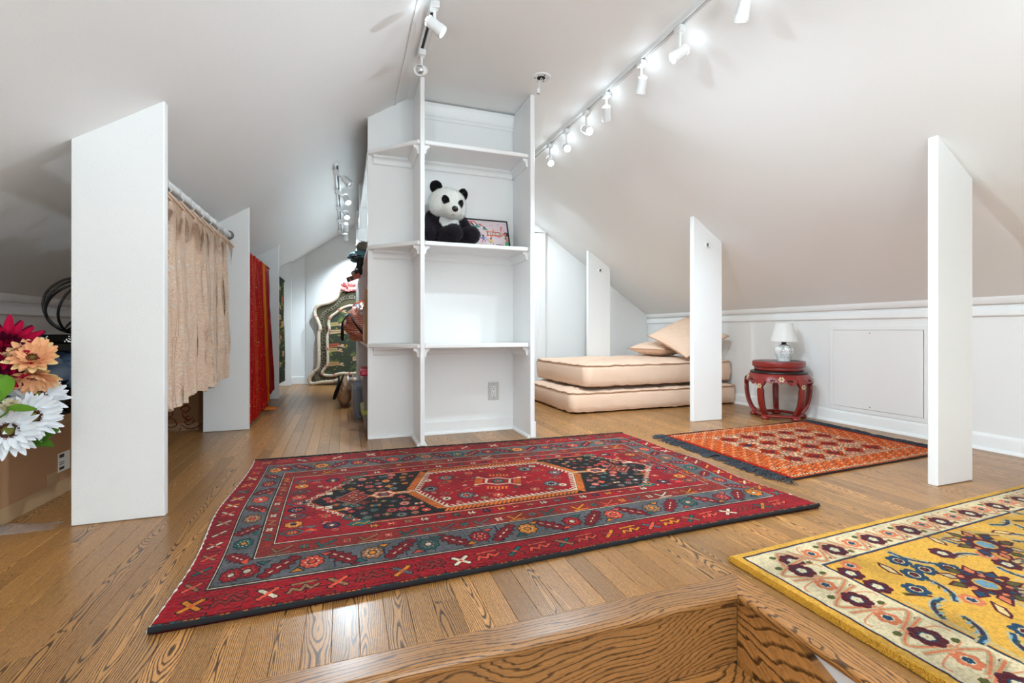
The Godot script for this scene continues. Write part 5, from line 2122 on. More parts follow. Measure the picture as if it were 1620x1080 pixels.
# ---------------------------------------------------------------- on the bookcase
func build_panda() -> void:
	var o = thing("panda_toy", "black and white plush panda sitting on the bookcase's middle shelf", "plush toy", Vector3(0.585, 1.17, -2.84))
	var fuzz = noise(90.0, 44, 3)
	var fz = func(p, k): return fuzz.get_noise_3d(p.x, p.y, p.z) * k
	var blk = mat("black_plush", Color(0.035, 0.034, 0.036), 0.95, 0.15)
	blk.rim_enabled = true
	blk.rim = 0.6
	blk.rim_tint = 0.3
	var wht = mat("white_plush", Color(0.88, 0.87, 0.84), 0.95, 0.2)
	wht.rim_enabled = true
	wht.rim = 0.4
	# body, arms and legs in one skin; the belly's white in the vertex colours
	var body = func(p):
		var d = ell(p, Vector3(-0.005, 0.105, 0.0), Vector3(0.098, 0.115, 0.085))
		d = smin(d, cap(p, Vector3(-0.085, 0.17, 0.0), Vector3(-0.112, 0.06, 0.055), 0.042, 0.043), 0.02)
		d = smin(d, cap(p, Vector3(0.085, 0.17, -0.005), Vector3(0.14, 0.075, 0.03), 0.036, 0.036), 0.02)
		d = smin(d, cap(p, Vector3(-0.05, 0.05, 0.03), Vector3(0.016, 0.057, 0.125), 0.045, 0.055), 0.01)
		d = smin(d, cap(p, Vector3(0.06, 0.05, 0.02), Vector3(0.125, 0.057, 0.105), 0.045, 0.054), 0.01)
		d = maxf(d, 0.002 - p.y)
		return d + fz.call(p, 0.0035)
	var mix = mat("panda_body", Color(1, 1, 1), 0.95, 0.15)
	mix.vertex_color_use_as_albedo = true
	mix.rim_enabled = true
	mix.rim = 0.35
	var m = MB.new()
	m.nets(body, Vector3(-0.18, -0.004, -0.11), Vector3(0.2, 0.24, 0.185), 0.0062, func(p):
		var w = ell(p, Vector3(0.008, 0.145, 0.085), Vector3(0.068, 0.058, 0.06))
		return Color(0.72, 0.71, 0.68) if w + fz.call(p, 0.006) < 0.0 and p.z > 0.03 else Color(0.012, 0.0115, 0.012))
	put("body", m, mix, o)
	# head, tilted down to the right
	var hd = Node3D.new()
	hang(hd, "head", o)
	hd.position = Vector3(0.0, 0.25, 0.035)
	hd.basis = Basis(Vector3(0, 0, 1), -0.12) * Basis(Vector3(0, 1, 0), 0.22) * Basis(Vector3(1, 0, 0), 0.22)
	m = MB.new()
	m.nets(func(p):
		var d = ell(p, Vector3(0, 0, 0), Vector3(0.114, 0.093, 0.092))
		d = smin(d, ell(p, Vector3(0.0, -0.034, 0.08), Vector3(0.058, 0.046, 0.054)), 0.018)
		d = smin(d, ell(p, Vector3(-0.06, -0.035, 0.02), Vector3(0.05, 0.045, 0.05)), 0.03)
		d = smin(d, ell(p, Vector3(0.06, -0.035, 0.02), Vector3(0.05, 0.045, 0.05)), 0.03)
		return d + fz.call(p, 0.0028), Vector3(-0.13, -0.11, -0.11), Vector3(0.13, 0.11, 0.14), 0.0062)
	put("skull", m, wht, hd)
	for s in [-1, 1]:
		m = MB.new()
		m.nets(func(p):
			var d = ell(p, Vector3(0, 0, 0), Vector3(0.038, 0.04, 0.017))
			d = maxf(d, -ell(p, Vector3(0, 0, 0.02), Vector3(0.022, 0.022, 0.012)))
			return d + fz.call(p, 0.003), Vector3(-0.05, -0.052, -0.03), Vector3(0.05, 0.052, 0.03), 0.005)
		var e = put("ear", m, blk, hd)
		e.position = Vector3(s * 0.088, 0.077, -0.008)
		e.rotation = Vector3(0, s * 0.3, -s * 0.5)
		m = MB.new()
		m.nets(func(p): return ell(p, Vector3.ZERO, Vector3(0.024, 0.036, 0.012)) + fz.call(p, 0.0025), Vector3(-0.036, -0.048, -0.02), Vector3(0.036, 0.048, 0.02), 0.0045)
		var q = put("eye_patch", m, blk, hd)
		q.position = Vector3(s * 0.047, 0.008, 0.08)
		q.rotation = Vector3(-0.1, s * 0.5, -s * 0.5)
		m = MB.new()
		m.lathe([Vector2(0.007, -0.004), Vector2(0.0068, 0.002), Vector2(0.004, 0.0055), Vector2(0.0001, 0.0065)], 14, Vector3(0.002 * s, 0.004, 0.0105), Basis(Vector3.RIGHT, PI / 2))
		put("eye", m, mat("glossy_eye", Color(0.01, 0.01, 0.01), 0.08), q)
	m = MB.new()
	m.nets(func(p): return ell(p, Vector3.ZERO, Vector3(0.021, 0.018, 0.015)), Vector3(-0.026, -0.024, -0.02), Vector3(0.026, 0.024, 0.02), 0.004)
	var ns = put("nose", m, mat("nose_vinyl", Color(0.03, 0.03, 0.03), 0.35), hd)
	ns.position = Vector3(0.0, -0.026, 0.128)
	m = MB.new()
	m.tube(curve([Vector3(-0.018, -0.062, 0.108), Vector3(-0.008, -0.064, 0.119), Vector3(0.0, -0.058, 0.126), Vector3(0.008, -0.064, 0.119), Vector3(0.018, -0.062, 0.108)], 4), 0.0014, 5)
	put("mouth", m, blk, hd)
	# plush: short strands over head and limbs
	for part in [[o.get_child(0), "body"], [hd.get_child(0), "skull"]]:
		var am = part[0].mesh.surface_get_arrays(0)
		var V = am[Mesh.ARRAY_VERTEX]
		var N = am[Mesh.ARRAY_NORMAL]
		var K = am[Mesh.ARRAY_COLOR]
		var st = MB.new()
		st.tube([Vector3.ZERO, Vector3(0, 0.5, 0.08), Vector3(0, 1.0, 0.3)], [0.09, 0.06, 0.01], 3)
		var mm = MultiMesh.new()
		mm.transform_format = MultiMesh.TRANSFORM_3D
		mm.use_colors = true
		mm.mesh = st.mesh()
		mm.instance_count = V.size() * 3
		for i in mm.instance_count:
			var k = i % V.size()
			var n2 = (N[k] + Vector3(rnd(-0.5, 0.5), rnd(-0.7, 0.3), rnd(-0.5, 0.5))).normalized()
			var xx = n2.cross(Vector3(rnd(-1, 1), rnd(-1, 1), 0.37)).normalized()
			var le = rnd(0.004, 0.008)
			mm.set_instance_transform(i, Transform3D(Basis(xx, n2, xx.cross(n2)) * Basis.from_scale(Vector3(le, le, le)), V[k] + Vector3(rnd(-1, 1), rnd(-1, 1), rnd(-1, 1)) * 0.003 - N[k] * 0.0015))
			var cc = K[k] if part[1] == "body" else Color(0.74, 0.73, 0.7)
			mm.set_instance_color(i, cc)
		var mi = MultiMeshInstance3D.new()
		mi.multimesh = mm
		mi.material_override = mix
		hang(mi, "plush_pile", part[0].get_parent())
		tag(mi, "", "", "", "stuff")

func build_picture() -> void:
	var W = 0.284
	var H = 0.224
	var o = thing("framed_picture", "pink framed cartoon picture with a striped flag, leaning beside the panda", "picture", Vector3(0.876, 1.1705, -2.885))
	o.rotation.x = -0.36
	var c = Cv.new(568, 448, Color(0.9, 0.83, 0.84))
	c.T = Transform2D(0.0, Vector2(2, 2), 0.0, Vector2.ZERO)
	for i in 70:
		var q = Vector2(rnd(0, 284), rnd(0, 224))
		c.poly([q, q + Vector2(rnd(10, 40), rnd(-6, 4)), q + Vector2(rnd(10, 40), rnd(4, 12)), q + Vector2(0, rnd(3, 9))], Color(0.89, 0.74 + rnd(-0.04, 0.07), 0.81 + rnd(-0.03, 0.04)))
	# torn three-striped flag on a slanting pole
	c.poly([Vector2(14, 12), Vector2(60, 10), Vector2(72, 30), Vector2(34, 26)], Color(0.85, 0.35, 0.34))
	c.poly([Vector2(28, 26), Vector2(72, 28), Vector2(80, 44), Vector2(44, 42)], Color(0.24, 0.2, 0.24))
	c.poly([Vector2(44, 42), Vector2(84, 42), Vector2(98, 56), Vector2(54, 60)], Color(0.3, 0.62, 0.52))
	c.poly([Vector2(78, 30), Vector2(98, 30), Vector2(112, 46), Vector2(92, 44)], Color(0.8, 0.36, 0.33))
	c.poly([Vector2(96, 48), Vector2(122, 48), Vector2(132, 62), Vector2(110, 64)], Color(0.3, 0.24, 0.26))
	c.poly([Vector2(102, 64), Vector2(130, 62), Vector2(148, 76), Vector2(112, 74)], Color(0.34, 0.62, 0.5))
	for q in [[46, 20], [54, 30], [100, 50]]:
		c.line([Vector2(q[0], q[1]), Vector2(q[0] + 12, q[1] + 12)], 7, Color(0.96, 0.94, 0.93))
		c.line([Vector2(q[0] + 12, q[1] + 1), Vector2(q[0] + 2, q[1] + 12)], 4, Color(0.96, 0.94, 0.93))
	c.line([Vector2(14, 12), Vector2(150, 172)], 2.4, Color(0.35, 0.25, 0.26))
	# paint splash with lettering in white capitals
	var org = Color(0.92, 0.46, 0.32)
	c.poly([Vector2(128, 76), Vector2(146, 84), Vector2(220, 84), Vector2(240, 88), Vector2(244, 112), Vector2(226, 122), Vector2(150, 118), Vector2(132, 124), Vector2(136, 98)], org)
	for q in [[130, 128, 4], [162, 124, 7], [234, 58, 4], [238, 44, 5], [180, 76, 6], [216, 126, 5], [174, 62, 3]]:
		c.oval(q[0], q[1], q[2], q[2] * 1.3, org.lerp(Color(0.95, 0.75, 0.5), 0.3))
	c.line([Vector2(238, 40), Vector2(230, 76)], 7, org)
	var glyph = {"A": [[0, 6, 2, 0, 4, 6], [1, 4, 3, 4]], "F": [[0, 6, 0, 0, 4, 0], [0, 3, 3, 3]], "R": [[0, 6, 0, 0, 3, 0, 4, 1.5, 3, 3, 0, 3], [2, 3, 4, 6]], "I": [[2, 0, 2, 6]], "K": [[0, 0, 0, 6], [4, 0, 0, 3, 4, 6]], "N": [[0, 6, 0, 0, 4, 6, 4, 0]], "X": [[0, 0, 4, 6], [4, 0, 0, 6]], "S": [[4, 0, 0, 1, 0, 3, 4, 3, 4, 6, 0, 6]], "E": [[4, 0, 0, 0, 0, 6, 4, 6], [0, 3, 3, 3]], "L": [[0, 0, 0, 6, 4, 6]]}
	var word = "AFRIKANIX"
	for ps in 2:
		for i in word.length():
			for s in glyph[word[i]]:
				var pts = []
				var hh = 1.0 + 0.35 * absf(i - 4.0) / 4.0
				for k in range(0, s.size(), 2):
					pts.append(Vector2(143 + i * 10.6 + s[k] * 1.9, 101 + (s[k + 1] - 3) * 2.7 * hh))
				c.line(pts, 6.0 if ps == 0 else 3.4, Color(0.25, 0.2, 0.22) if ps == 0 else Color(0.97, 0.96, 0.95))
	# four small figures pushing the pole, in plain shapes
	for f in [[66, 118, Color(0.95, 0.62, 0.25)], [84, 112, Color(0.25, 0.42, 0.3)], [108, 130, Color(0.3, 0.5, 0.72)], [158, 150, Color(0.92, 0.8, 0.3)]]:
		c.oval(f[0], f[1] - 10, 6, 7, Color(0.35, 0.22, 0.2))
		c.poly([Vector2(f[0] - 8, f[1] - 4), Vector2(f[0] + 8, f[1] - 2), Vector2(f[0] + 6, f[1] + 20), Vector2(f[0] - 8, f[1] + 18)], f[2])
		c.line([Vector2(f[0] + 4, f[1] + 2), Vector2(f[0] + 20, f[1] + 12)], 5, f[2].lightened(0.2))
		c.line([Vector2(f[0] - 2, f[1] + 18), Vector2(f[0] - 10, f[1] + 38)], 6, Color(0.8, 0.3, 0.45))
		c.line([Vector2(f[0] + 3, f[1] + 18), Vector2(f[0] + 12, f[1] + 34)], 6, Color(0.4, 0.3, 0.5))
	for i in 60:
		c.oval(rnd(50, 170), rnd(172, 224), rnd(3, 10), rnd(3, 7), [Color(0.88, 0.8, 0.72), Color(0.9, 0.84, 0.82), Color(0.85, 0.72, 0.75), Color(0.62, 0.8, 0.88)][i % 4])
	# woman with dark hair in a green skirt
	c.oval(264, 100, 17, 17, Color(0.26, 0.16, 0.22))
	c.oval(259, 102, 8, 10, Color(0.82, 0.55, 0.42))
	c.poly([Vector2(256, 114), Vector2(272, 116), Vector2(276, 160), Vector2(258, 162)], Color(0.85, 0.55, 0.42))
	c.poly([Vector2(254, 124), Vector2(262, 118), Vector2(262, 142), Vector2(250, 138)], Color(0.25, 0.5, 0.42))
	c.poly([Vector2(258, 158), Vector2(278, 162), Vector2(284, 190), Vector2(246, 190), Vector2(250, 172)], Color(0.32, 0.65, 0.47))
	c.poly([Vector2(246, 190), Vector2(284, 190), Vector2(284, 224), Vector2(250, 224)], Color(0.9, 0.85, 0.75))
	c.poly([Vector2(188, 182), Vector2(236, 184), Vector2(246, 192), Vector2(236, 224), Vector2(200, 224)], Color(0.4, 0.32, 0.32))
	for r in 3:
		for i in 5:
			c.line([Vector2(200 + i * 7, 192 + r * 11), Vector2(204 + i * 7, 199 + r * 11), Vector2(205 + i * 7, 192 + r * 11)], 2.2, Color(0.8, 0.77, 0.75))
	c.home()
	var pm = mat("printed_picture", Color(1, 1, 1), 0.5)
	pm.albedo_texture = tex(c.im)
	var m = MB.new()
	m.face([Vector3(-W / 2, 0.006, 0.002), Vector3(W / 2, 0.006, 0.002), Vector3(W / 2, H - 0.006, 0.002), Vector3(-W / 2, H - 0.006, 0.002)], Vector3(0, 0, 1), [Vector2(0, 1), Vector2(1, 1), Vector2(1, 0), Vector2(0, 0)])
	put("print", m, pm, o)
	m = MB.new()
	m.box(Vector3(0, H / 2, -0.004), Vector3(W - 0.004, H - 0.004, 0.004), 0.0)
	put("backing", m, M.cardboard, o)
	var fr = mat("black_frame", Color(0.06, 0.06, 0.058), 0.4)
	for q in [[Vector3(0, 0.004, 0), Vector3(W, 0.008, 0.016)], [Vector3(0, H - 0.004, 0), Vector3(W, 0.008, 0.016)], [Vector3(-W / 2 + 0.004, H / 2, 0), Vector3(0.008, H - 0.016, 0.016)], [Vector3(W / 2 - 0.004, H / 2, 0), Vector3(0.008, H - 0.016, 0.016)]]:
		m = MB.new()
		m.box(q[0], q[1], 0.0012)
		put("frame_bar", m, fr, o)

func build_junction() -> void:
	var o = thing("ceiling_box", "open round ceiling box with loose wires and a bare white lampholder", "light fitting", Vector3(1.056, 2.1, -2.475))
	var m = MB.new()
	m.lathe([Vector2(0.032, -0.004), Vector2(0.05, -0.006), Vector2(0.056, -0.004), Vector2(0.057, 0.0)], 40)
	m.x.reverse()
	m = MB.new()
	var F = Basis(Vector3(1, 0, 0), Vector3(0, -1, 0), Vector3(0, 0, -1))
	m.lathe([Vector2(0.058, 0.0), Vector2(0.057, 0.005), Vector2(0.052, 0.0075), Vector2(0.046, 0.006), Vector2(0.044, 0.003), Vector2(0.022, 0.0025)], 40, Vector3.ZERO, F)
	put("ring", m, M.white_metal, o)
	m = MB.new()
	m.lathe([Vector2(0.024, 0.0035), Vector2(0.0001, 0.003)], 24, Vector3.ZERO, F)
	put("opening", m, M.hole_dark, o)
	for i in 6:
		m = MB.new()
		var a = TAU * i / 6.0 + 0.3
		m.box(Vector3(cos(a) * 0.035, -0.004, sin(a) * 0.035), Vector3(0.008, 0.003, 0.006), 0.0008)
		put("screw_slot", m, M.track_slot if i % 2 else M.chrome, o)
	m = MB.new()
	m.tube(curve([Vector3(0.008, -0.003, 0.0), Vector3(0.004, -0.02, 0.006), Vector3(-0.016, -0.04, 0.01), Vector3(-0.01, -0.058, 0.004), Vector3(-0.016, -0.07, 0.0)], 6), 0.0024, 6)
	m.tube(curve([Vector3(0.0, -0.003, 0.005), Vector3(-0.008, -0.02, 0.01), Vector3(-0.02, -0.036, 0.004), Vector3(-0.014, -0.055, -0.002), Vector3(-0.018, -0.07, 0.0)], 6), 0.0022, 6)
	put("wires", m, M.white_plastic, o)
	m = MB.new()
	m.lathe([Vector2(0.008, -0.095), Vector2(0.01, -0.093), Vector2(0.012, -0.08), Vector2(0.013, -0.072), Vector2(0.009, -0.068), Vector2(0.0001, -0.068)], 20, Vector3(-0.018, 0, 0))
	put("lampholder", m, M.white_plastic, o)

# ---------------------------------------------------------------- hanging cloths on the left
func rod(label, z0, z1, y, r, rings) -> Node3D:
	var o = thing("curtain_rod", label, "rod", Vector3(-0.714, y, (z0 + z1) * 0.5))
	var le = z0 - z1
	var m = MB.new()
	m.tube([Vector3(0, 0, le * 0.5), Vector3(0, 0, -le * 0.5)], r, 20)
	put("pole", m, M.white_metal, o)
	for s in [-1, 1]:
		m = MB.new()
		m.lathe([Vector2(r + 0.012, 0.0), Vector2(r + 0.013, 0.005), Vector2(r + 0.007, 0.008), Vector2(r + 0.004, 0.022), Vector2(r + 0.001, 0.022)], 24, Vector3(0, 0, s * le * 0.5), Basis(Vector3(1, 0, 0), Vector3(0, 0, -s), Vector3(0, s, 0)))
		put("flange", m, M.grey_metal, o)
	return o

func drape(called, label, cat, pts, y_top, y_bot, amp, folds, m, group = "", sd = 1, hem = 0.0, thick = 0.0) -> Node3D:
	# pts: [top near, top far, bottom near, bottom far] as Vector2(x, z)
	var o = thing(called, label, cat, Vector3((pts[0].x + pts[1].x) * 0.5, 0, (pts[0].y + pts[1].y) * 0.5), 0.0, group)
	var nz = noise(1.0, sd, 2)
	var org = o.position
	var mb = MB.new()
	var n = int(folds * 14)
	mb.surf(n, 60, func(a, b):
		var t = pts[0].lerp(pts[1], a)
		var q = pts[2].lerp(pts[3], a)
		var p = q.lerp(t, b)
		var dr = (pts[1] - pts[0]).normalized()
		var out = Vector2(-dr.y, dr.x)
		var ph = a * folds * TAU + nz.get_noise_2d(a * 9.0, b * 1.2) * 2.6 + nz.get_noise_1d(a * 14.0 + 60.0) * 2.0
		var w = amp * (0.5 + 0.5 * (1.0 - b) + 0.25 * nz.get_noise_2d(a * 12, 40))
		p += out * (sin(ph) * w + 0.35 * w * sin(ph * 2.3 + b * 3.0))
		var y = lerpf(lerpf(y_bot.x, y_bot.y, a) + hem * nz.get_noise_2d(a * 16.0, 9.0), lerpf(y_top.x, y_top.y, a) + 0.012 * sin(ph * 0.5), b)
		return Vector3(p.x, y, p.y) - org, false, false)
	put("cloth", mb, m, o)
	return o

func build_cloths() -> void:
	# beige embroidered curtain: lace, flowers and small mirrors
	var c = Cv.new(1024, 1024, Color(0.86, 0.745, 0.645))
	for i in 9000:
		var q = Vector2(rnd(0, 1024), rnd(0, 1024))
		var a = rnd(-0.5, 0.5) + (PI / 2 if rnd() < 0.4 else 0.0)
		c.line([q, q + Vector2(cos(a), sin(a)) * rnd(5, 16)], rnd(1.5, 3.0), Color(0.86, 0.745, 0.645).lerp([Color(0.97, 0.92, 0.86), Color(0.7, 0.56, 0.45), Color(0.8, 0.76, 0.71)][i % 3], rnd(0.2, 0.7)))
	for k in 9:
		for j in 12:
			var x = k * 114 + 40 + rnd(-14, 14)
			var y = j * 86 + 30 + rnd(-14, 14)
			if (k + j) % 3 == 0:
				for i in 18:
					var a = TAU * i / 18
					c.line([Vector2(x, y) + Vector2(cos(a), sin(a)) * 8, Vector2(x, y) + Vector2(cos(a), sin(a)) * 34], 2.4, Color(0.7, 0.56, 0.46) if i % 2 else Color(0.9, 0.82, 0.73))
			else:
				for i in 6:
					c.oval(x + rnd(-24, 24), y + rnd(-26, 26), 9, 6, Color(0.85, 0.8, 0.75), 8)
	for x in [200, 214, 560, 574, 860, 874]:
		c.line([Vector2(x, 0), Vector2(x + 6, 1024)], 4, Color(0.76, 0.62, 0.54))
	for i in 90:
		c.oval(rnd(0, 1024), rnd(0, 1024), 3, 3, Color(0.86, 0.9, 0.95), 6)
	var lace = mat("embroidered_lace", Color(1, 1, 1), 0.8, 0.3)
	lace.albedo_texture = tex(c.im)
	lace.uv1_scale = Vector3(2.6, 1.5, 1)
	lace.heightmap_enabled = true
	lace.heightmap_texture = tex(noise(0.06, 51, 4).get_image(512, 512))
	lace.heightmap_scale = 0.32
	var back = lace.duplicate()  # greyer copy of the lace for the pleat flaps
	back.resource_name = "lace_greyer"
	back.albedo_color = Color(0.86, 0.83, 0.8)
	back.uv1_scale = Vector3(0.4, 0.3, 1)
	var lining = mat("beige_lining", Color(0.85, 0.74, 0.65), 0.85, 0.2)
	rod("white rod carrying the beige lace curtain between two white boards", -2.024, -3.53, 1.281, 0.018, 8)
	var o = drape("lace_curtain", "beige embroidered lace curtain hanging on white rings from the rod", "curtain", [Vector2(-0.7, -2.08), Vector2(-0.7, -3.4), Vector2(-0.675, -2.06), Vector2(-0.7, -3.42)], Vector2(1.222, 1.225), Vector2(0.34, 0.375), 0.026, 10.0, lace, "", 3, 0.03)
	# turned-over pleat flaps along the top, between the rings
	for i in 8:
		var z = -2.13 - i * 0.158
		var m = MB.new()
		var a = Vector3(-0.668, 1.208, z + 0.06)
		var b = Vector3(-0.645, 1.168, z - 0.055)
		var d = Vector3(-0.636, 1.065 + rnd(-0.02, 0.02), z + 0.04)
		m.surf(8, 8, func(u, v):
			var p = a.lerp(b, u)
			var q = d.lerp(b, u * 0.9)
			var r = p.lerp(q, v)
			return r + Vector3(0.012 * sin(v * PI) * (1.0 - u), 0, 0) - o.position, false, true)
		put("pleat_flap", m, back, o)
		m = MB.new()
		m.tube([a - o.position + Vector3(0.004, 0.002, 0), b - o.position + Vector3(0.004, 0.002, 0)], 0.006, 6)
		put("heading_band", m, lining, o)
		m = MB.new()
		var pts = []
		for k in 20:
			var an = TAU * k / 20.0
			pts.append(Vector3(-0.714 + cos(an) * 0.0235 + (0.012 if sin(an) < -0.5 else 0.0), 1.271 + sin(an) * (0.029 if sin(an) > 0 else 0.04), z - 0.06 + 0.014 * cos(an)) - o.position)
		m.tube(pts, 0.0028, 6, true)
		put("ring", m, M.white_plastic, o)
	# red, saffron and plain red saris over a second rod
	var sari = Cv.new(512, 1024, Color(0.74, 0.05, 0.035))
	for i in 2600:
		var q = Vector2(rnd(0, 512), rnd(0, 1024))
		var w = 0.75 + 0.25 * sin(q.x * 0.12)
		if rnd() < w:
			sari.line([q, q + Vector2(rnd(-2, 2), rnd(3, 8))], rnd(1.4, 2.6), [Color(0.86, 0.5, 0.28), Color(0.9, 0.72, 0.5), Color(0.55, 0.03, 0.02), Color(0.85, 0.2, 0.12)][i % 4])
	for x in [150, 330, 470]:
		for j in 60:
			sari.line(curve([Vector2(x - 8, j * 18), Vector2(x + 8, j * 18 + 6), Vector2(x - 6, j * 18 + 14)], 4), 2.2, Color(0.88, 0.55, 0.25))
	var sm = mat("red_sari", Color(1, 1, 1), 0.65, 0.4)
	sm.albedo_texture = tex(sari.im)
	sm.uv1_scale = Vector3(2, 1.2, 1)
	var rs = mat("plain_red_silk", Color(0.62, 0.02, 0.045), 0.5, 0.4)
	var sf = mat("saffron_silk", Color(0.93, 0.5, 0.03), 0.5, 0.4)
	rod("white rod carrying the red and saffron cloths, mostly hidden by them", -3.566, -5.0, 1.2, 0.016, 0)
	var over = func(oo, z0, z1, m, y):
		var mb = MB.new()
		mb.surf(24, 14, func(a, b):
			var an = lerpf(-0.35, PI + 0.35, b)
			var rr = 0.03 + 0.006 * sin(a * 40.0)
			return Vector3(-0.714 + cos(an) * (rr + (0.06 if cos(an) > 0 else 0.02) * absf(cos(an))), y + sin(an) * rr, lerpf(z0, z1, a)) - oo.position, false, true)
		put("fold_over_rod", mb, m, oo)
	var d1 = drape("sari_cloth", "long red cloth with gold embroidery hanging to the floor, nearest of the red cloths", "sari", [Vector2(-0.628, -3.6), Vector2(-0.63, -4.25), Vector2(-0.61, -3.58), Vector2(-0.62, -4.4)], Vector2(1.195, 1.2), Vector2(0.03, 0.03), 0.017, 9.0, sm, "", 11, 0.03)
	over.call(d1, -3.6, -4.25, sm, 1.195)
	var d2 = drape("sari_cloth", "narrow saffron yellow cloth hanging between two red ones", "sari", [Vector2(-0.63, -4.255), Vector2(-0.63, -4.4), Vector2(-0.62, -4.41), Vector2(-0.625, -4.58)], Vector2(1.2, 1.2), Vector2(0.035, 0.07), 0.012, 3.0, sf, "", 12, 0.02)
	over.call(d2, -4.255, -4.4, sf, 1.2)
	var tip = MB.new()
	tip.surf(10, 6, func(a, b): return Vector3(-0.62 + b * 0.09 * sin(a * PI), 0.004 + 0.012 * sin(b * 3.0 + a * 6.0) * b * 0.5 + 0.006, -4.28 - a * 0.16) - d2.position)
	put("trailing_end", tip, sf, d2)
	var d3 = drape("sari_cloth", "plain deep red cloth hanging at the far end beside the saffron one", "sari", [Vector2(-0.63, -4.405), Vector2(-0.635, -4.62), Vector2(-0.622, -4.59), Vector2(-0.63, -4.96)], Vector2(1.2, 1.2), Vector2(0.1, 0.12), 0.014, 4.0, rs, "", 13, 0.01)
	over.call(d3, -4.405, -4.62, rs, 1.2)
	# dark figured tapestry in the last bay
	var tp = figured(512, 1024, 7)
	var tm = mat("figured_tapestry", Color(1, 1, 1), 0.9, 0.2)
	tm.albedo_texture = tex(tp)
	rod("last white rod, carrying the dark tapestry", -5.04, -6.14, 1.2, 0.016, 0)
	var d4 = drape("tapestry", "dark green figured tapestry hanging at the corridor's far left end", "tapestry", [Vector2(-0.632, -5.25), Vector2(-0.632, -5.75), Vector2(-0.625, -5.22), Vector2(-0.63, -5.78)], Vector2(1.2, 1.2), Vector2(0.12, 0.1), 0.01, 3.0, tm, "", 14, 0.01)
	over.call(d4, -5.25, -5.75, tm, 1.2)

# dark green ground with fronds, yellow blossoms and rows of robed figures lying on their side
func figured(w, h, sd) -> Image:
	var r = RandomNumberGenerator.new()
	r.seed = sd
	var c = Cv.new(w, h, Color(0.24, 0.27, 0.2))
	for i in 500:
		var q = Vector2(r.randf() * w, r.randf() * h)
		var a = r.randf() * TAU
		c.line([q, q + Vector2(cos(a), sin(a)) * r.randf_range(10, 40)], r.randf_range(2, 6), [Color(0.36, 0.4, 0.24), Color(0.18, 0.22, 0.2), Color(0.42, 0.42, 0.24), Color(0.28, 0.34, 0.32)][i % 4])
	for i in 26:
		var q = Vector2(r.randf() * w, r.randf() * h)
		for k in 7:
			var a = -PI * k / 6.0 + r.randf_range(-0.1, 0.1)
			var e = q + Vector2(cos(a), sin(a)) * r.randf_range(0.06, 0.1) * w
			c.poly([q, q.lerp(e, 0.5) + Vector2(-sin(a), cos(a)) * 6, e, q.lerp(e, 0.5) - Vector2(-sin(a), cos(a)) * 6], Color(0.5, 0.52, 0.24) if i % 2 else Color(0.36, 0.44, 0.22))
	for i in 60:
		c.oval(r.randf() * w, r.randf() * h, r.randf_range(6, 16), r.randf_range(5, 12), [Color(0.74, 0.6, 0.22), Color(0.66, 0.56, 0.3), Color(0.55, 0.5, 0.2)][i % 3], 9)
	for i in 9:
		var y = h * (0.1 + 0.09 * i + r.randf_range(-0.03, 0.03))
		var x = w * (0.02 + 0.5 * float(i % 3 == 1)) + r.randf() * w * 0.1
		var col = [Color(0.8, 0.6, 0.4), Color(0.72, 0.36, 0.26), Color(0.76, 0.66, 0.42), Color(0.82, 0.68, 0.52)][i % 4]
		c.poly([Vector2(x, y - h * 0.022), Vector2(x + w * 0.24, y - h * 0.034), Vector2(x + w * 0.26, y + h * 0.012), Vector2(x, y + h * 0.036)], col)
		c.line([Vector2(x + w * 0.02, y), Vector2(x + w * 0.24, y - h * 0.008)], w * 0.012, col.darkened(0.35))
		c.oval(x + w * 0.3, y - h * 0.008, w * 0.035, h * 0.014, Color(0.86, 0.7, 0.54), 10)
		c.line([Vector2(x + w * 0.22, y), Vector2(x + w * 0.34, y + h * 0.02)], w * 0.02, Color(0.84, 0.66, 0.5))
	speckle(c.im, sd + 40, 0.3, 0.4)
	return c.im

func carton(label, size: Vector3, at, turn, name_ = "cardboard_box") -> Node3D:
	var o = thing(name_, label, "box", at, turn)
	var m = MB.new()
	m.box(Vector3(0, size.y * 0.5, 0), size, 0.003)
	put("body", m, M.cardboard, o)
	return o

func flap(o, a, b, out, le, ang, m) -> void:
	var mb = MB.new()
	var d = (out * cos(ang) + Vector3.UP * sin(ang)) * le
	var n = (b - a).cross(d).normalized() * 0.002
	for s in [1.0, -1.0]:
		mb.face([a + n * s, b + n * s, b + d + n * s, a + d + n * s], n * s)
	mb.face([a + d + n, b + d + n, b + d - n, a + d - n], d)
	put("flap", mb, m, o)

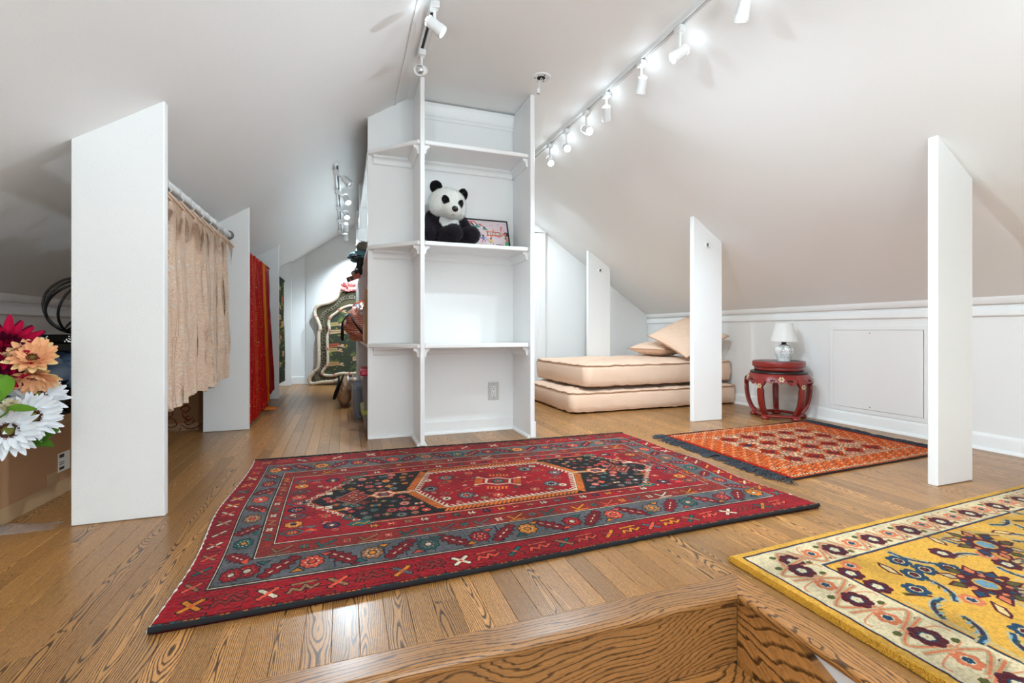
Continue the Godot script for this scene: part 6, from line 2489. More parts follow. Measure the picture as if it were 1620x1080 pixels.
func build_left_store() -> void:
	# big taped carton behind the flowers
	var o = carton("large taped cardboard box on the floor, behind the artificial flowers", Vector3(0.46, 0.318, 0.64), Vector3(-1.304, 0.0, -2.37), deg_to_rad(-3.5))
	var m = MB.new()
	m.box(Vector3(0.2302, 0.3, 0), Vector3(0.0008, 0.032, 0.64), 0.0)
	m.box(Vector3(0.19, 0.3184, 0), Vector3(0.08, 0.0008, 0.64), 0.0)
	m.box(Vector3(0.2304, 0.028, 0), Vector3(0.0008, 0.056, 0.64), 0.0)
	m.box(Vector3(0.2304, 0.07, 0.02), Vector3(0.0008, 0.06, 0.06), 0.0)
	put("packing_tape", m, M.tape, o)
	m = MB.new()
	m.box(Vector3(0.2306, 0.13, -0.05), Vector3(0.001, 0.075, 0.075), 0.0)
	var lb = put("paper_label", m, M.paper_label, o)
	m = MB.new()
	for q in [[0.155, 0.018], [0.106, 0.014], [0.13, 0.004], [0.122, 0.004]]:
		m.box(Vector3(0.2313, q[0], -0.035), Vector3(0.0004, q[1] * 0.8, 0.03), 0.0)
	put("printed_mark", m, M.track_slot, lb)
	var top = 0.319
	# gilt leaf tray with a looped handle
	var t = thing("leaf_tray", "gilded leaf tray with a looped gold handle, on the large cardboard box", "tray", Vector3(-1.15, top, -2.24))
	m = MB.new()
	m.lathe([Vector2(0.0001, 0.0), Vector2(0.09, 0.001), Vector2(0.12, 0.006), Vector2(0.13, 0.014), Vector2(0.12, 0.011), Vector2(0.0001, 0.007)], 32)
	put("dish", m, M.gold, t)
	for i in 13:
		var a = TAU * i / 13.0
		m = MB.new()
		var cst = Vector3(cos(a) * 0.105, 0.018 + 0.012 * (i % 3), sin(a) * 0.105)
		var tg = Vector3(-sin(a), 0.25, cos(a)).normalized()
		var sd = tg.cross(Vector3.UP).normalized()
		m.surf(4, 8, func(u, v):
			var w = 0.026 * sin(PI * clampf(v, 0.02, 0.98))
			return cst + tg * (v - 0.5) * 0.11 + sd * (u - 0.5) * 2.0 * w + Vector3(0, -0.012 * pow(absf(u - 0.5) * 2.0, 2.0) + 0.01 * sin(v * 3.0), 0))
		put("leaf", m, M.gold, t)
	m = MB.new()
	m.tube(curve([Vector3(-0.09, 0.03, 0.06), Vector3(-0.07, 0.12, 0.08), Vector3(-0.0, 0.158, 0.06), Vector3(0.06, 0.15, 0.05), Vector3(0.084, 0.11, 0.04), Vector3(0.068, 0.07, 0.04), Vector3(0.05, 0.045, 0.05), Vector3(0.056, 0.03, 0.06)], 7), 0.007, 8)
	put("handle", m, M.gold, t)
	# dark bag and blue wrapped bundle behind it
	var crumple = func(called, label, cat, at, size, mt, sd, k):
		var oo = thing(called, label, cat, at)
		var nz = noise(7.0, sd, 3)
		var mb = MB.new()
		mb.surf(40, 24, func(a, b):
			var th = TAU * a
			var ph = PI * (b - 0.5)
			var d = Vector3(signf(cos(th)) * pow(absf(cos(th)), 0.6) * pow(maxf(cos(ph), 0.0), 0.5), signf(sin(ph)) * pow(absf(sin(ph)), 0.6), -signf(sin(th)) * pow(absf(sin(th)), 0.6) * pow(maxf(cos(ph), 0.0), 0.5))
			var n1 = 1.0 + k * absf(nz.get_noise_3d(d.x, d.y, d.z)) - k * 0.35
			var p = d * size * 0.5 * n1
			p.y = maxf(p.y, -size.y * 0.5)
			return p + Vector3(0, size.y * 0.5, 0), true)
		put("bundle", mb, mt, oo)
		return oo
	var blue = mat("blue_plastic", Color(0.34, 0.42, 0.52), 0.22)
	crumple.call("plastic_bundle", "blue-grey bundle wrapped in shiny plastic, behind the gilded tray", "bundle", Vector3(-1.2, top, -2.55), Vector3(0.42, 0.262, 0.26), blue, 61, 0.35)
	var bg = mat("black_film", Color(0.025, 0.025, 0.028), 0.25)
	crumple.call("black_bag", "black plastic bag tucked between the gilded tray and the blue bundle", "bag", Vector3(-1.17, top, -2.375), Vector3(0.28, 0.14, 0.08), bg, 62, 0.5)
	# dark glittering box lid on the bundle
	var g = thing("sequin_box", "dark box edged with silver sequins, on the blue bundle under the wire orb", "box", Vector3(-1.16, 0.578, -2.47), 0.08)
	var dk = bumpy(mat("dark_felt", Color(0.16, 0.155, 0.14), 0.9, 0.3), M.weave, 0.05, 6.0)
	m = MB.new()
	m.box(Vector3(0, 0.014, 0), Vector3(0.52, 0.028, 0.3), 0.004)
	put("tray", m, dk, g)
	m = MB.new()
	m.box(Vector3(0, 0.046, 0), Vector3(0.5, 0.035, 0.285), 0.01)
	put("lid", m, mat("charcoal_felt", Color(0.1, 0.098, 0.09), 0.95, 0.2), g)
	m = MB.new()
	for i in 260:
		var x = rnd(-0.24, 0.24)
		if sin(x * 55.0) > -0.2:
			m.box(Vector3(x, rnd(0.034, 0.058), 0.1432), Vector3(0.0035, 0.0035, 0.0012), 0.0)
	tag(put("sequin", m, M.chrome, g), "silver sequins", "", "", "stuff")
	# wire orb of bent black bands
	var w = thing("wire_orb", "openwork sphere of bent black metal bands, left of the tall white board", "ornament", Vector3(-1.03, 0.64, -2.45))
	for i in 5:
		m = MB.new()
		var ax = Vector3(sin(i * 1.7), 0.55 * cos(i * 2.3), cos(i * 1.1)).normalized()
		var s1 = ax.cross(Vector3.UP).normalized()
		var s2 = ax.cross(s1)
		var off = 0.03 * sin(i * 2.0)
		var rr = sqrt(0.118 * 0.118 - off * off)
		var ring = []
		for k in 48:
			ring.append(Vector3(0, 0.12, 0) + ax * off + (s1 * cos(TAU * k / 48) + s2 * sin(TAU * k / 48)) * rr)
		m.tube(ring, 0.0048, 7, true)
		put("band", m, M.black_metal, w)
	# clear film on the floor
	var f = thing("plastic_film", "crumpled clear plastic film on the floor boards beside the large box", "plastic wrap", Vector3(-1.07, 0.0, -2.02))
	var nz2 = noise(14.0, 66, 3)
	m = MB.new()
	m.surf(26, 14, func(a, b):
		var e = sin(PI * a) * sin(PI * b)
		return Vector3(-0.16 + a * 0.32, 0.002 + e * (0.014 + 0.02 * absf(nz2.get_noise_2d(a * 2, b * 2))), 0.05 - b * 0.08 + 0.01 * nz2.get_noise_2d(a * 3, 7)))
	put("film", m, M.clear_film, f)
	# marked carton standing behind the lace curtain
	var c = carton("brown cardboard box with red handwriting, under the lace curtain", Vector3(0.62, 0.36, 0.4), Vector3(-1.16, 0.0, -3.83), 0.0)
	var cv = Cv.new(620, 360, Color(0.5, 0.36, 0.25))
	cv.rect(0, 312, 620, 48, Color(0.58, 0.46, 0.36))
	cv.rect(560, 0, 60, 360, Color(0.44, 0.3, 0.2))
	var ink = Color(0.36, 0.07, 0.06)
	# handwriting runs downwards: (2000 CAT) and, beside it, GTD-like letters turned on their side
	var pen = func(x, y, s, strokes):
		for st in strokes:
			var pp = []
			for k in range(0, st.size(), 2):
				pp.append(Vector2(x + st[k] * s, y + st[k + 1] * s))
			cv.line(curve(pp, 5), 5.0, ink)
	pen.call(425, 60, 9.0, [[0, 5, 2, 1, 6, 0, 10, 2]])
	pen.call(430, 108, 9.0, [[2, 0, 5, 0, 6, 2, 3, 3, 2, 1]])
	pen.call(440, 140, 9.0, [[1, 1, 3, 3, 6, 1, 4, 0, 2, 1]])
	pen.call(445, 168, 9.0, [[1, 2, 4, 0, 6, 2, 3, 4, 1, 2]])
	pen.call(450, 196, 9.0, [[1, 2, 4, 0, 7, 2, 4, 5, 1, 2]])
	pen.call(468, 242, 8.0, [[0, 0, 1, 4], [1, 4, 5, 3]])
	pen.call(474, 268, 8.0, [[0, 0, 3, 4], [3, 4, 7, 1], [2, 2, 5, 3]])
	pen.call(480, 298, 8.0, [[0, 0, 2, 3, 6, 2, 7, -1]])
	pen.call(462, 320, 9.0, [[0, 0, 4, 3, 9, 3, 13, 0]])
	pen.call(350, 200, 11.0, [[0, 4, 2, 0, 5, 1, 6, 5, 3, 6, 1, 4], [2, 8, 6, 7, 8, 11, 4, 12, 2, 8], [3, 14, 8, 16, 10, 13], [3, 20, 6, 25, 11, 25, 13, 20, 10, 18]])
	var cm = mat("marked_cardboard", Color(1, 1, 1), 0.88, 0.2)
	cm.albedo_texture = tex(cv.im)
	m = MB.new()
	m.face([Vector3(-0.309, 0.002, 0.2004), Vector3(0.309, 0.002, 0.2004), Vector3(0.309, 0.358, 0.2004), Vector3(-0.309, 0.358, 0.2004)], Vector3(0, 0, 1), [Vector2(0, 1), Vector2(1, 1), Vector2(1, 0), Vector2(0, 0)])
	put("marked_side", m, cm, c)

# ---------------------------------------------------------------- artificial flowers
func petal_mesh(le, wd, cup, curl, tip, notch = 0.0) -> ArrayMesh:
	var m = MB.new()
	m.surf(6, 9, func(a, b):
		var u = a * 2 - 1
		var w = wd * 0.5 * pow(sin(PI * clampf(pow(b, 0.75) * 0.93 + 0.05, 0.0, 1.0)), tip)
		var y = curl * b * b * le + cup * u * u * w * 2.0 * 0.5
		return Vector3(u * w, y + 0.0006 * sin(u * 9.0), b * le * (1.0 - notch * u * u * b)))
	return m.mesh()

func flower_frame(d: Vector3, roll = 0.0) -> Basis:
	var y = d.normalized()
	var x = y.cross(Vector3(0.31, 0.2, 0.93)).normalized()
	return Basis(x, y, x.cross(y)) * Basis(Vector3.UP, roll)

func bloom(called, label, at, face, layers, disc, stem_to, group) -> Node3D:
	var o = thing(called, label, "flower", at, 0.0, group)
	var hd = Node3D.new()
	hang(hd, "flower_head", o)
	hd.basis = flower_frame(face, rnd(0, 1))
	for L in layers:
		# mesh, count, rise angle, radius, height, material
		for i in L[1]:
			var p = put("petal", L[0], L[5], hd)
			var a = TAU * (i + 0.5 * (L[4] * 1000.0)) / L[1] + rnd(-0.07, 0.07)
			p.basis = Basis(Vector3.UP, a) * Basis(Vector3.RIGHT, -L[2] + rnd(-0.12, 0.12))
			var s = rnd(0.9, 1.08)
			p.scale = Vector3(s, s, s)
			p.position = Vector3(sin(a) * L[3], L[4], cos(a) * L[3])
	for q in disc:
		var m = MB.new()
		m.lathe([Vector2(q[0], q[1]), Vector2(q[0] * 0.95, q[1] + q[2] * 0.6), Vector2(q[0] * 0.6, q[1] + q[2]), Vector2(0.0001, q[1] + q[2] * (0.8 if q[4] else 1.05))], 22)
		put(q[5], m, q[3], hd)
		if q[4]:
			var k = MB.new()
			for i in 90:
				var r = sqrt(rnd(0.35, 1.0)) * q[0]
				var a = rnd(0, TAU)
				k.tube([Vector3(cos(a) * r * 0.9, q[1], sin(a) * r * 0.9), Vector3(cos(a) * r, q[1] + q[2] + rnd(0.001, 0.004), sin(a) * r)], [0.0008, 0.0013], 4)
			tag(put("floret", k, M.floret, hd), "", "", "", "stuff")
	if stem_to != null:
		var m2 = MB.new()
		var fd = face.normalized()
		m2.tube(curve([-fd * 0.003, -fd * 0.05 + Vector3(0, -0.004, 0), (stem_to - at) * 0.55 + Vector3(0, 0.05, 0) - fd * 0.03, stem_to - at], 7), 0.0038, 7)
		put("stem", m2, M.stem_green, o)
	return o

func build_flowers() -> void:
	mat("stem_green", Color(0.33, 0.5, 0.14), 0.5)
	mat("floret", Color(0.45, 0.22, 0.07), 0.7)
	var sil = func(nm, c, c2):
		var m = mat(nm, c, 0.7, 0.3)
		m.backlight_enabled = true
		m.backlight = c2
		return m
	var white = sil.call("white_silk", Color(0.93, 0.94, 0.95), Color(0.3, 0.3, 0.3))
	var peach = sil.call("peach_silk", Color(0.98, 0.74, 0.55), Color(0.3, 0.2, 0.12))
	var peach2 = sil.call("pale_peach_silk", Color(0.99, 0.87, 0.64), Color(0.3, 0.22, 0.14))
	var mag = sil.call("magenta_silk", Color(0.72, 0.03, 0.24), Color(0.25, 0.02, 0.08))
	var mag2 = sil.call("plum_silk", Color(0.36, 0.03, 0.17), Color(0.12, 0.02, 0.06))
	var leafm = sil.call("leaf_silk", Color(0.38, 0.55, 0.16), Color(0.15, 0.22, 0.05))
	var leafd = sil.call("dark_leaf_silk", Color(0.26, 0.4, 0.1), Color(0.1, 0.16, 0.04))
	var olive = mat("olive_disc", Color(0.42, 0.42, 0.12), 0.85)
	var brown = mat("brown_disc", Color(0.2, 0.08, 0.05), 0.85)
	var v = thing("flower_vase", "white ceramic vase with grey leaf marks, holding the artificial flowers on the floor", "vase", Vector3(-1.2, 0, -1.9))
	var m = MB.new()
	m.lathe([Vector2(0.045, 0.0), Vector2(0.062, 0.006), Vector2(0.078, 0.08), Vector2(0.07, 0.16), Vector2(0.045, 0.22), Vector2(0.05, 0.245), Vector2(0.046, 0.245), Vector2(0.04, 0.22), Vector2(0.06, 0.1), Vector2(0.0001, 0.02)], 32)
	put("body", m, M.porcelain, v)
	var mouth = Vector3(-1.195, 0.235, -1.9)
	var eye = func(p): return (Vector3(0, 0.66, 0) - p).normalized()
	var wp = petal_mesh(0.062, 0.021, 0.25, 0.12, 0.7)
	var wp2 = petal_mesh(0.055, 0.019, 0.3, 0.3, 0.7)
	var daisy = func(label, at, face):
		return bloom("white_daisy", label, at, face, [[wp, 20, 0.02, 0.022, 0.0, white], [wp2, 18, 0.22, 0.02, 0.0015, white], [wp2, 14, 0.42, 0.018, 0.003, white]], [[0.026, 0.0, 0.008, brown, true, "seed_ring"], [0.0145, 0.004, 0.008, olive, false, "disc"]], mouth, "white silk daisies")
	var p1 = Vector3(-0.948, 0.36, -1.83)
	var p2 = Vector3(-0.918, 0.388, -1.88)
	daisy.call("white silk daisy with a brown centre, lowest of the white flowers", p1, Vector3(0.5, 0.12, 0.85))
	daisy.call("white silk daisy turned right, beside the lowest white one", p2, Vector3(0.75, 0.25, 0.6))
	daisy.call("white silk daisy behind the green stems, under the peach flowers", Vector3(-0.93, 0.447, -1.93), Vector3(0.6, 0.45, 0.65))
	var cp = petal_mesh(0.024, 0.012, 0.4, 0.5, 0.7)
	bloom("cream_blossom", "small cream ruffled bloom among the white daisies", Vector3(-0.945, 0.428, -1.83), Vector3(0.6, 0.5, 0.7), [[cp, 12, 0.2, 0.004, 0.0, sil.call("cream_silk", Color(0.95, 0.9, 0.76), Color(0.3, 0.28, 0.2))], [cp, 10, 0.6, 0.003, 0.004, M.cream_silk], [cp, 8, 1.0, 0.002, 0.007, M.cream_silk]], [], mouth, "")
	var pp = petal_mesh(0.05, 0.023, 0.5, 0.25, 0.55)
	var pp2 = petal_mesh(0.038, 0.019, 0.5, 0.35, 0.55)
	for q in [["peach silk gerbera with pale petal tips, upper of the two peach flowers", Vector3(-0.9, 0.573, -1.85), Vector3(0.3, 0.55, 0.75)], ["peach silk gerbera drooping beneath the larger one", Vector3(-0.915, 0.518, -1.89), Vector3(0.25, -0.75, 0.6)]]:
		bloom("peach_gerbera", q[0], q[1], q[2], [[pp, 14, 0.15, 0.016, 0.0, peach2], [pp, 13, 0.32, 0.014, 0.002, peach], [pp2, 11, 0.6, 0.012, 0.004, peach]], [[0.014, 0.0, 0.008, M.floret, true, "seed_ring"], [0.007, 0.004, 0.006, olive, false, "disc"]], mouth, "peach silk gerberas")
	var mp = petal_mesh(0.082, 0.025, 0.7, 0.25, 0.6)
	var mp2 = petal_mesh(0.052, 0.02, 0.8, 0.35, 0.6)
	var mp3 = petal_mesh(0.034, 0.016, 0.9, 0.4, 0.6)
	for q in [["magenta silk dahlia, topmost flower at the left edge", Vector3(-0.968, 0.606, -1.86), Vector3(0.55, 0.35, 0.75), 1.0], ["magenta silk dahlia below the topmost one, behind the green leaves", Vector3(-0.995, 0.555, -1.84), Vector3(0.6, -0.1, 0.75), 0.8]]:
		bloom("magenta_dahlia", q[0], q[1], q[2], [[mp, 18, 0.0, 0.012, 0.0, mag2], [mp, 17, 0.22, 0.011, 0.003, mag], [mp2, 15, 0.45, 0.009, 0.006, mag], [mp2, 12, 0.75, 0.006, 0.009, mag2], [mp3, 9, 1.05, 0.004, 0.012, mag]], [], mouth, "magenta silk dahlias")
	# loose leaf sprays
	var lf = petal_mesh(0.085, 0.05, 0.5, 0.1, 0.8)
	var lf2 = petal_mesh(0.075, 0.034, 0.4, 0.35, 0.8)
	for q in [["light green leaf spray at the left edge under the magenta flowers", Vector3(-0.958, 0.495, -1.775), [[Vector3(0.3, 0.5, 0.6), 0.2], [Vector3(0.7, 0.3, 0.4), 1.2], [Vector3(0.1, -0.2, 0.9), 2.2]], leafm], ["green leaf spray behind the peach flowers", Vector3(-0.94, 0.53, -1.795), [[Vector3(0.6, 0.4, 0.6), 0.9], [Vector3(0.5, -0.1, 0.8), 2.4]], leafm], ["dark green leaf pair beneath the lowest white daisy", Vector3(-0.935, 0.32, -1.87), [[Vector3(0.3, 0.85, 0.4), 1.2], [Vector3(0.25, 0.5, 0.8), 1.75]], leafd], ["narrow pale green leaf lying across the white daisies", Vector3(-0.93, 0.435, -1.8), [[Vector3(0.3, 0.8, 0.5), 1.1]], leafm]]:
		var o = thing("leaf_spray", q[0], "leaf", q[1], 0.0, "silk leaf sprays")
		for l in q[2]:
			var p = put("leaf", lf if q[3] == leafd or l[1] < 1.0 else lf2, q[3], o)
			p.basis = flower_frame(l[0], l[1])
		var st = MB.new()
		st.tube(curve([Vector3(0.002, 0, 0.004), Vector3(-0.02, -0.03, 0.0), (mouth - q[1]) * 0.6 + Vector3(0, 0.03, 0.01), mouth - q[1]], 6), 0.003, 6)
		put("stem", st, M.stem_green, o)

# ---------------------------------------------------------------- shelves on the corridor side of the core
func build_corridor_shelves() -> void:
	var o = thing("storage_shelves", "white open shelves on the corridor side, crowded with boxes and toys", "shelves", Vector3(0.35, 0, -4.2))
	for z in [-4.35, -5.35]:
		var m = MB.new()
		m.slab(V2([0.118 - 0.35, 0.0, 0.574 - 0.35, 0.0, 0.574 - 0.35, 2.098, 0.365 - 0.35, 2.098, 0.118 - 0.35, roof_l(0.118) - 0.002]), z + 4.2, z + 4.2 + 0.028, 0.003)
		put("upright", m, M.trim_paint, o)
	for y in [1.75, 1.17, 0.575]:
		for q in [[-3.016, -4.321], [-4.352, -5.321]]:
			var m = MB.new()
			m.box(Vector3(0.352 - 0.35, y - 0.0125, (q[0] + q[1]) * 0.5 + 4.2), Vector3(0.444, 0.025, q[0] - q[1]), 0.003)
			put("shelf", m, M.trim_paint, o)
	var S1 = 1.1705
	var S0 = 0.5755
	var lump = func(called, label, cat, at, size, mt, sd, k, group = ""):
		var oo = thing(called, label, cat, at, 0.0, group)
		var nz = noise(9.0, sd, 3)
		var mb = MB.new()
		mb.surf(36, 20, func(a, b):
			var th = TAU * a
			var ph = PI * (b - 0.5)
			var d = Vector3(cos(th) * cos(ph), sin(ph), -sin(th) * cos(ph))
			var p = d * size * 0.5 * (1.0 + k * nz.get_noise_3d(d.x, d.y, d.z))
			p.y = maxf(p.y, -size.y * 0.46)
			return p + Vector3(0, size.y * 0.46, 0), true)
		put("body", mb, mt, oo)
		return oo
	var fur = bumpy(mat("grey_plush", Color(0.56, 0.53, 0.49), 0.95, 0.2), M.grit, 0.4, 6.0)
	var teal = mat("teal_cloth", Color(0.36, 0.5, 0.53), 0.8)
	var f1 = lump.call("fur_roll", "rolled grey plush throw, topmost on the corridor shelf", "throw", Vector3(0.16, S1 + 0.075, -3.72), Vector3(0.16, 0.085, 0.34), fur, 21, 0.25)
	var f2 = lump.call("teal_toy", "crumpled pale teal cloth toy under the plush throw", "plush toy", Vector3(0.13, S1 + 0.0, -3.72), Vector3(0.19, 0.085, 0.24), teal, 22, 0.6)
	# soft toy hanging its head over the shelf edge
	var t = thing("goggle_toy", "black and beige toy dangling over the shelf edge, below the teal one", "plush toy", Vector3(0.095, 1.09, -3.62))
	var mb = MB.new()
	mb.nets(func(p):
		var d = ell(p, Vector3(0, 0, 0), Vector3(0.03, 0.036, 0.034))
		d = smin(d, ell(p, Vector3(-0.028, -0.012, 0.012), Vector3(0.016, 0.018, 0.016)), 0.008)
		return smin(d, cap(p, Vector3(0.004, 0.02, 0), Vector3(0.02, 0.095, 0.0), 0.02, 0.026), 0.012), Vector3(-0.06, -0.05, -0.05), Vector3(0.06, 0.14, 0.05), 0.006)
	put("body", mb, mat("black_toy", Color(0.03, 0.03, 0.032), 0.7), t)
	mb = MB.new()
	mb.nets(func(p): return ell(p, Vector3.ZERO, Vector3(0.017, 0.02, 0.015)), Vector3(-0.025, -0.025, -0.02), Vector3(0.025, 0.025, 0.02), 0.005)
	var mz = put("muzzle", mb, mat("beige_toy", Color(0.6, 0.53, 0.47), 0.9), t)
	mz.position = Vector3(-0.035, -0.018, 0.015)
	for q in [[-0.012, 0.012, 0.03], [-0.026, 0.004, 0.02]]:
		mb = MB.new()
		mb.lathe([Vector2(0.008, 0.0), Vector2(0.007, 0.003), Vector2(0.0001, 0.005)], 14, Vector3(q[0], q[1], q[2]), Basis(Vector3.RIGHT, PI / 2))
		put("eye", mb, M.porcelain, t)
	mb = MB.new()
	mb.tube(curve([Vector3(0.01, 0.07, 0.0), Vector3(-0.03, 0.085, 0.03), Vector3(-0.04, 0.105, 0.03), Vector3(0.02, 0.115, 0.0)], 5), 0.006, 6)
	put("arm", mb, M.black_toy, t)
	# swing ticket on a string
	var tg = thing("swing_ticket", "salmon paper tag with black printing hanging below the shelf toys", "tag", Vector3(0.06, 1.035, -3.56))
	tg.rotation = Vector3(0.1, 0.2, 0.42)
	mb = MB.new()
	mb.box(Vector3.ZERO, Vector3(0.1, 0.036, 0.0014), 0.0004)
	var card = put("card", mb, mat("salmon_card", Color(0.74, 0.38, 0.32), 0.7), tg)
	mb = MB.new()
	for q in [[-0.04, 0.018], [-0.012, 0.02]]:
		mb.box(Vector3(q[0], 0, 0.0009), Vector3(q[1], 0.03, 0.0006), 0.0)
	put("printed_block", mb, M.track_slot, card)
	mb = MB.new()
	mb.tube(curve([Vector3(0.045, 0.005, 0), Vector3(0.06, 0.03, -0.01), Vector3(0.05, 0.1, -0.06)], 6), 0.001, 5)
	put("string", mb, M.black_cloth, tg)
	# open carton on the lower shelf
	var c = carton("open cardboard box with raised flaps on the corridor's lower shelf", Vector3(0.34, 0.245, 0.3), Vector3(0.287, S0, -3.24), 0.0)
	var hs = Vector3(0.17, 0.245, 0.15)
	flap(c, Vector3(-hs.x, hs.y, hs.z), Vector3(hs.x, hs.y, hs.z), Vector3(0, 0, 1), 0.1, 1.3, M.cardboard)
	flap(c, Vector3(-hs.x, hs.y, -hs.z), Vector3(-hs.x, hs.y, hs.z), Vector3(-1, 0, 0), 0.06, 2.0, M.cardboard)
	mb = MB.new()
	mb.box(Vector3(-0.1705, 0.07, 0.06), Vector3(0.001, 0.1, 0.1), 0.0)
	put("paper_label", mb, M.paper_label, c)
	# clear bag full of printed cloth, black drawcord across it
	var cv = Cv.new(256, 256, Color(0.72, 0.36, 0.27))
	for i in 60:
		var y = i * 8 + 4
		cv.line([Vector2(0, y), Vector2(256, y + 20)], 2.5, Color(0.9, 0.74, 0.66))
	cv.poly([Vector2(90, 0), Vector2(256, 0), Vector2(256, 120), Vector2(160, 110)], Color(0.36, 0.5, 0.58))
	for i in 40:
		cv.oval(rnd(100, 256), rnd(0, 115), rnd(5, 12), rnd(4, 9), [Color(0.75, 0.8, 0.84), Color(0.2, 0.36, 0.46), Color(0.82, 0.45, 0.34)][i % 3], 8)
	cv.poly([Vector2(0, 0), Vector2(256, 0), Vector2(256, 22), Vector2(0, 34)], Color(0.86, 0.8, 0.78))
	var pm = mat("printed_cloth", Color(1, 1, 1), 0.35)
	pm.albedo_texture = tex(cv.im)
	pm.uv1_scale = Vector3(2, 1, 1)
	pm.clearcoat_enabled = true
	pm.clearcoat = 0.7
	pm.clearcoat_roughness = 0.15
	var b = lump.call("clear_bag", "clear bag of orange and blue printed cloth bulging from the lower shelf", "bag", Vector3(0.15, S0, -3.74), Vector3(0.3, 0.29, 0.34), pm, 24, 0.3)
	mb = MB.new()
	mb.tube(curve([Vector3(-0.11, 0.205, 0.08), Vector3(-0.09, 0.15, 0.155), Vector3(-0.05, 0.09, 0.175), Vector3(-0.0, 0.03, 0.165)], 7), 0.006, 7)
	mb.tube(curve([Vector3(-0.115, 0.205, 0.07), Vector3(-0.16, 0.15, 0.05), Vector3(-0.165, 0.06, 0.05), Vector3(-0.165, 0.005, 0.05)], 7), [0.004, 0.004, 0.004, 0.004, 0.004, 0.004, 0.005, 0.006, 0.007, 0.008, 0.009, 0.01, 0.011, 0.012, 0.0125, 0.0128, 0.013, 0.013, 0.0125, 0.011, 0.009, 0.005], 7)
	put("drawcord", mb, M.black_cloth, b)
	var rst = bumpy(mat("rust_knit", Color(0.62, 0.29, 0.19), 0.9, 0.2), M.grit, 0.3, 8.0)
	lump.call("rust_cushion", "round rust-orange knitted cushion behind the clear bag", "cushion", Vector3(0.15, S0, -4.12), Vector3(0.24, 0.34, 0.3), rst, 25, 0.15)
	# floor: clear tub, two smaller tubs with coloured lids, canvas bag
	var tub = func(label, lo: Vector3, hi: Vector3, lid: Material, fill: Material, at_top):
		var oo = thing("storage_tub", label, "storage tub", Vector3((lo.x + hi.x) * 0.5, lo.y, (lo.z + hi.z) * 0.5), 0.0, "plastic tubs beside the corridor shelves")
		var s = hi - lo
		var q = MB.new()
		var k = 0.9
		var rings = [[k, 0.0], [1.0, s.y - 0.02], [1.04, s.y - 0.018], [1.04, s.y]]
		var base = round_rect(s.x * 0.48, s.z * 0.48, 0.03, 0.0)
		var n = base.size()
		for dirn in [false, true]:
			var p = PackedVector3Array()
			for r in rings:
				for i in n + 1:
					var e = base[i % n] * r[0] * (0.985 if dirn else 1.0)
					e.y = r[1] + (0.003 if dirn and r[1] < 0.01 else 0.0)
					p.append(e)
			q.patch(p, PackedVector2Array(), n, 3, true, dirn)
		var fl = []
		for i in n:
			fl.append(base[i] * k)
		q.face(fl, Vector3.DOWN)
		put("body", q, M.clear_tub, oo)
		q = MB.new()
		q.box(Vector3(0, s.y * 0.45, 0), Vector3(s.x * 0.85, s.y * 0.82, s.z * 0.85), 0.02)
		put("contents", q, fill, oo)
		if lid:
			q = MB.new()
			q.box(Vector3(0, s.y + 0.004, 0), Vector3(s.x * 1.03, 0.036, s.z * 1.02), 0.008)
			put("lid", q, lid, oo)
		return oo
	var denim = bumpy(mat("denim_blue", Color(0.07, 0.14, 0.26), 0.7), M.grit, 0.3, 4.0)
	var tt = tub.call("large clear tub of dark blue cloth without lid on the floor", Vector3(0.03, 0.0, -4.2), Vector3(0.5, 0.28, -3.62), null, denim, false)
	mb = MB.new()
	for i in 3:
		mb.tube(curve([Vector3(-0.235, 0.284, 0.2 - i * 0.1), Vector3(-0.24, 0.29, 0.1 - i * 0.1), Vector3(-0.236, 0.284, 0.02 - i * 0.1)], 4), 0.006, 6)
	put("rim_grip", mb, M.white_plastic, tt)
	var pink = mat("pink_lid", Color(0.72, 0.03, 0.22), 0.35)
	var lime = mat("lime_lid", Color(0.55, 0.56, 0.24), 0.4)
	var mixed = bumpy(mat("mixed_craft", Color(0.45, 0.36, 0.32), 0.8), M.grit, 0.4, 8.0)
	tub.call("small clear tub with a lime green lid, under the pink-lidded one", Vector3(0.105, 0.0, -3.46), Vector3(0.4, 0.135, -3.1), lime, mixed, true)
	tub.call("clear tub with a bright pink lid, stacked on the lime-lidded tub", Vector3(0.098, 0.1585, -3.44), Vector3(0.4, 0.385, -3.1), pink, mixed, true)
	var cvs = bumpy(mat("canvas_beige", Color(0.74, 0.6, 0.47), 0.9), M.weave, 0.05, 5.0)
	var bag = lump.call("canvas_bag", "beige canvas bag with a black strap on the floor behind the large tub", "bag", Vector3(-0.0, 0.0, -4.42), Vector3(0.13, 0.27, 0.36), cvs, 27, 0.2)
	mb = MB.new()
	mb.tube(curve([Vector3(-0.045, 0.25, 0.12), Vector3(-0.05, 0.2, 0.17), Vector3(-0.075, 0.13, 0.18), Vector3(-0.085, 0.08, 0.17), Vector3(-0.07, 0.1, 0.16), Vector3(-0.03, 0.22, 0.16), Vector3(-0.01, 0.27, 0.1)], 6), 0.009, 6)
	put("strap", mb, M.black_cloth, bag)

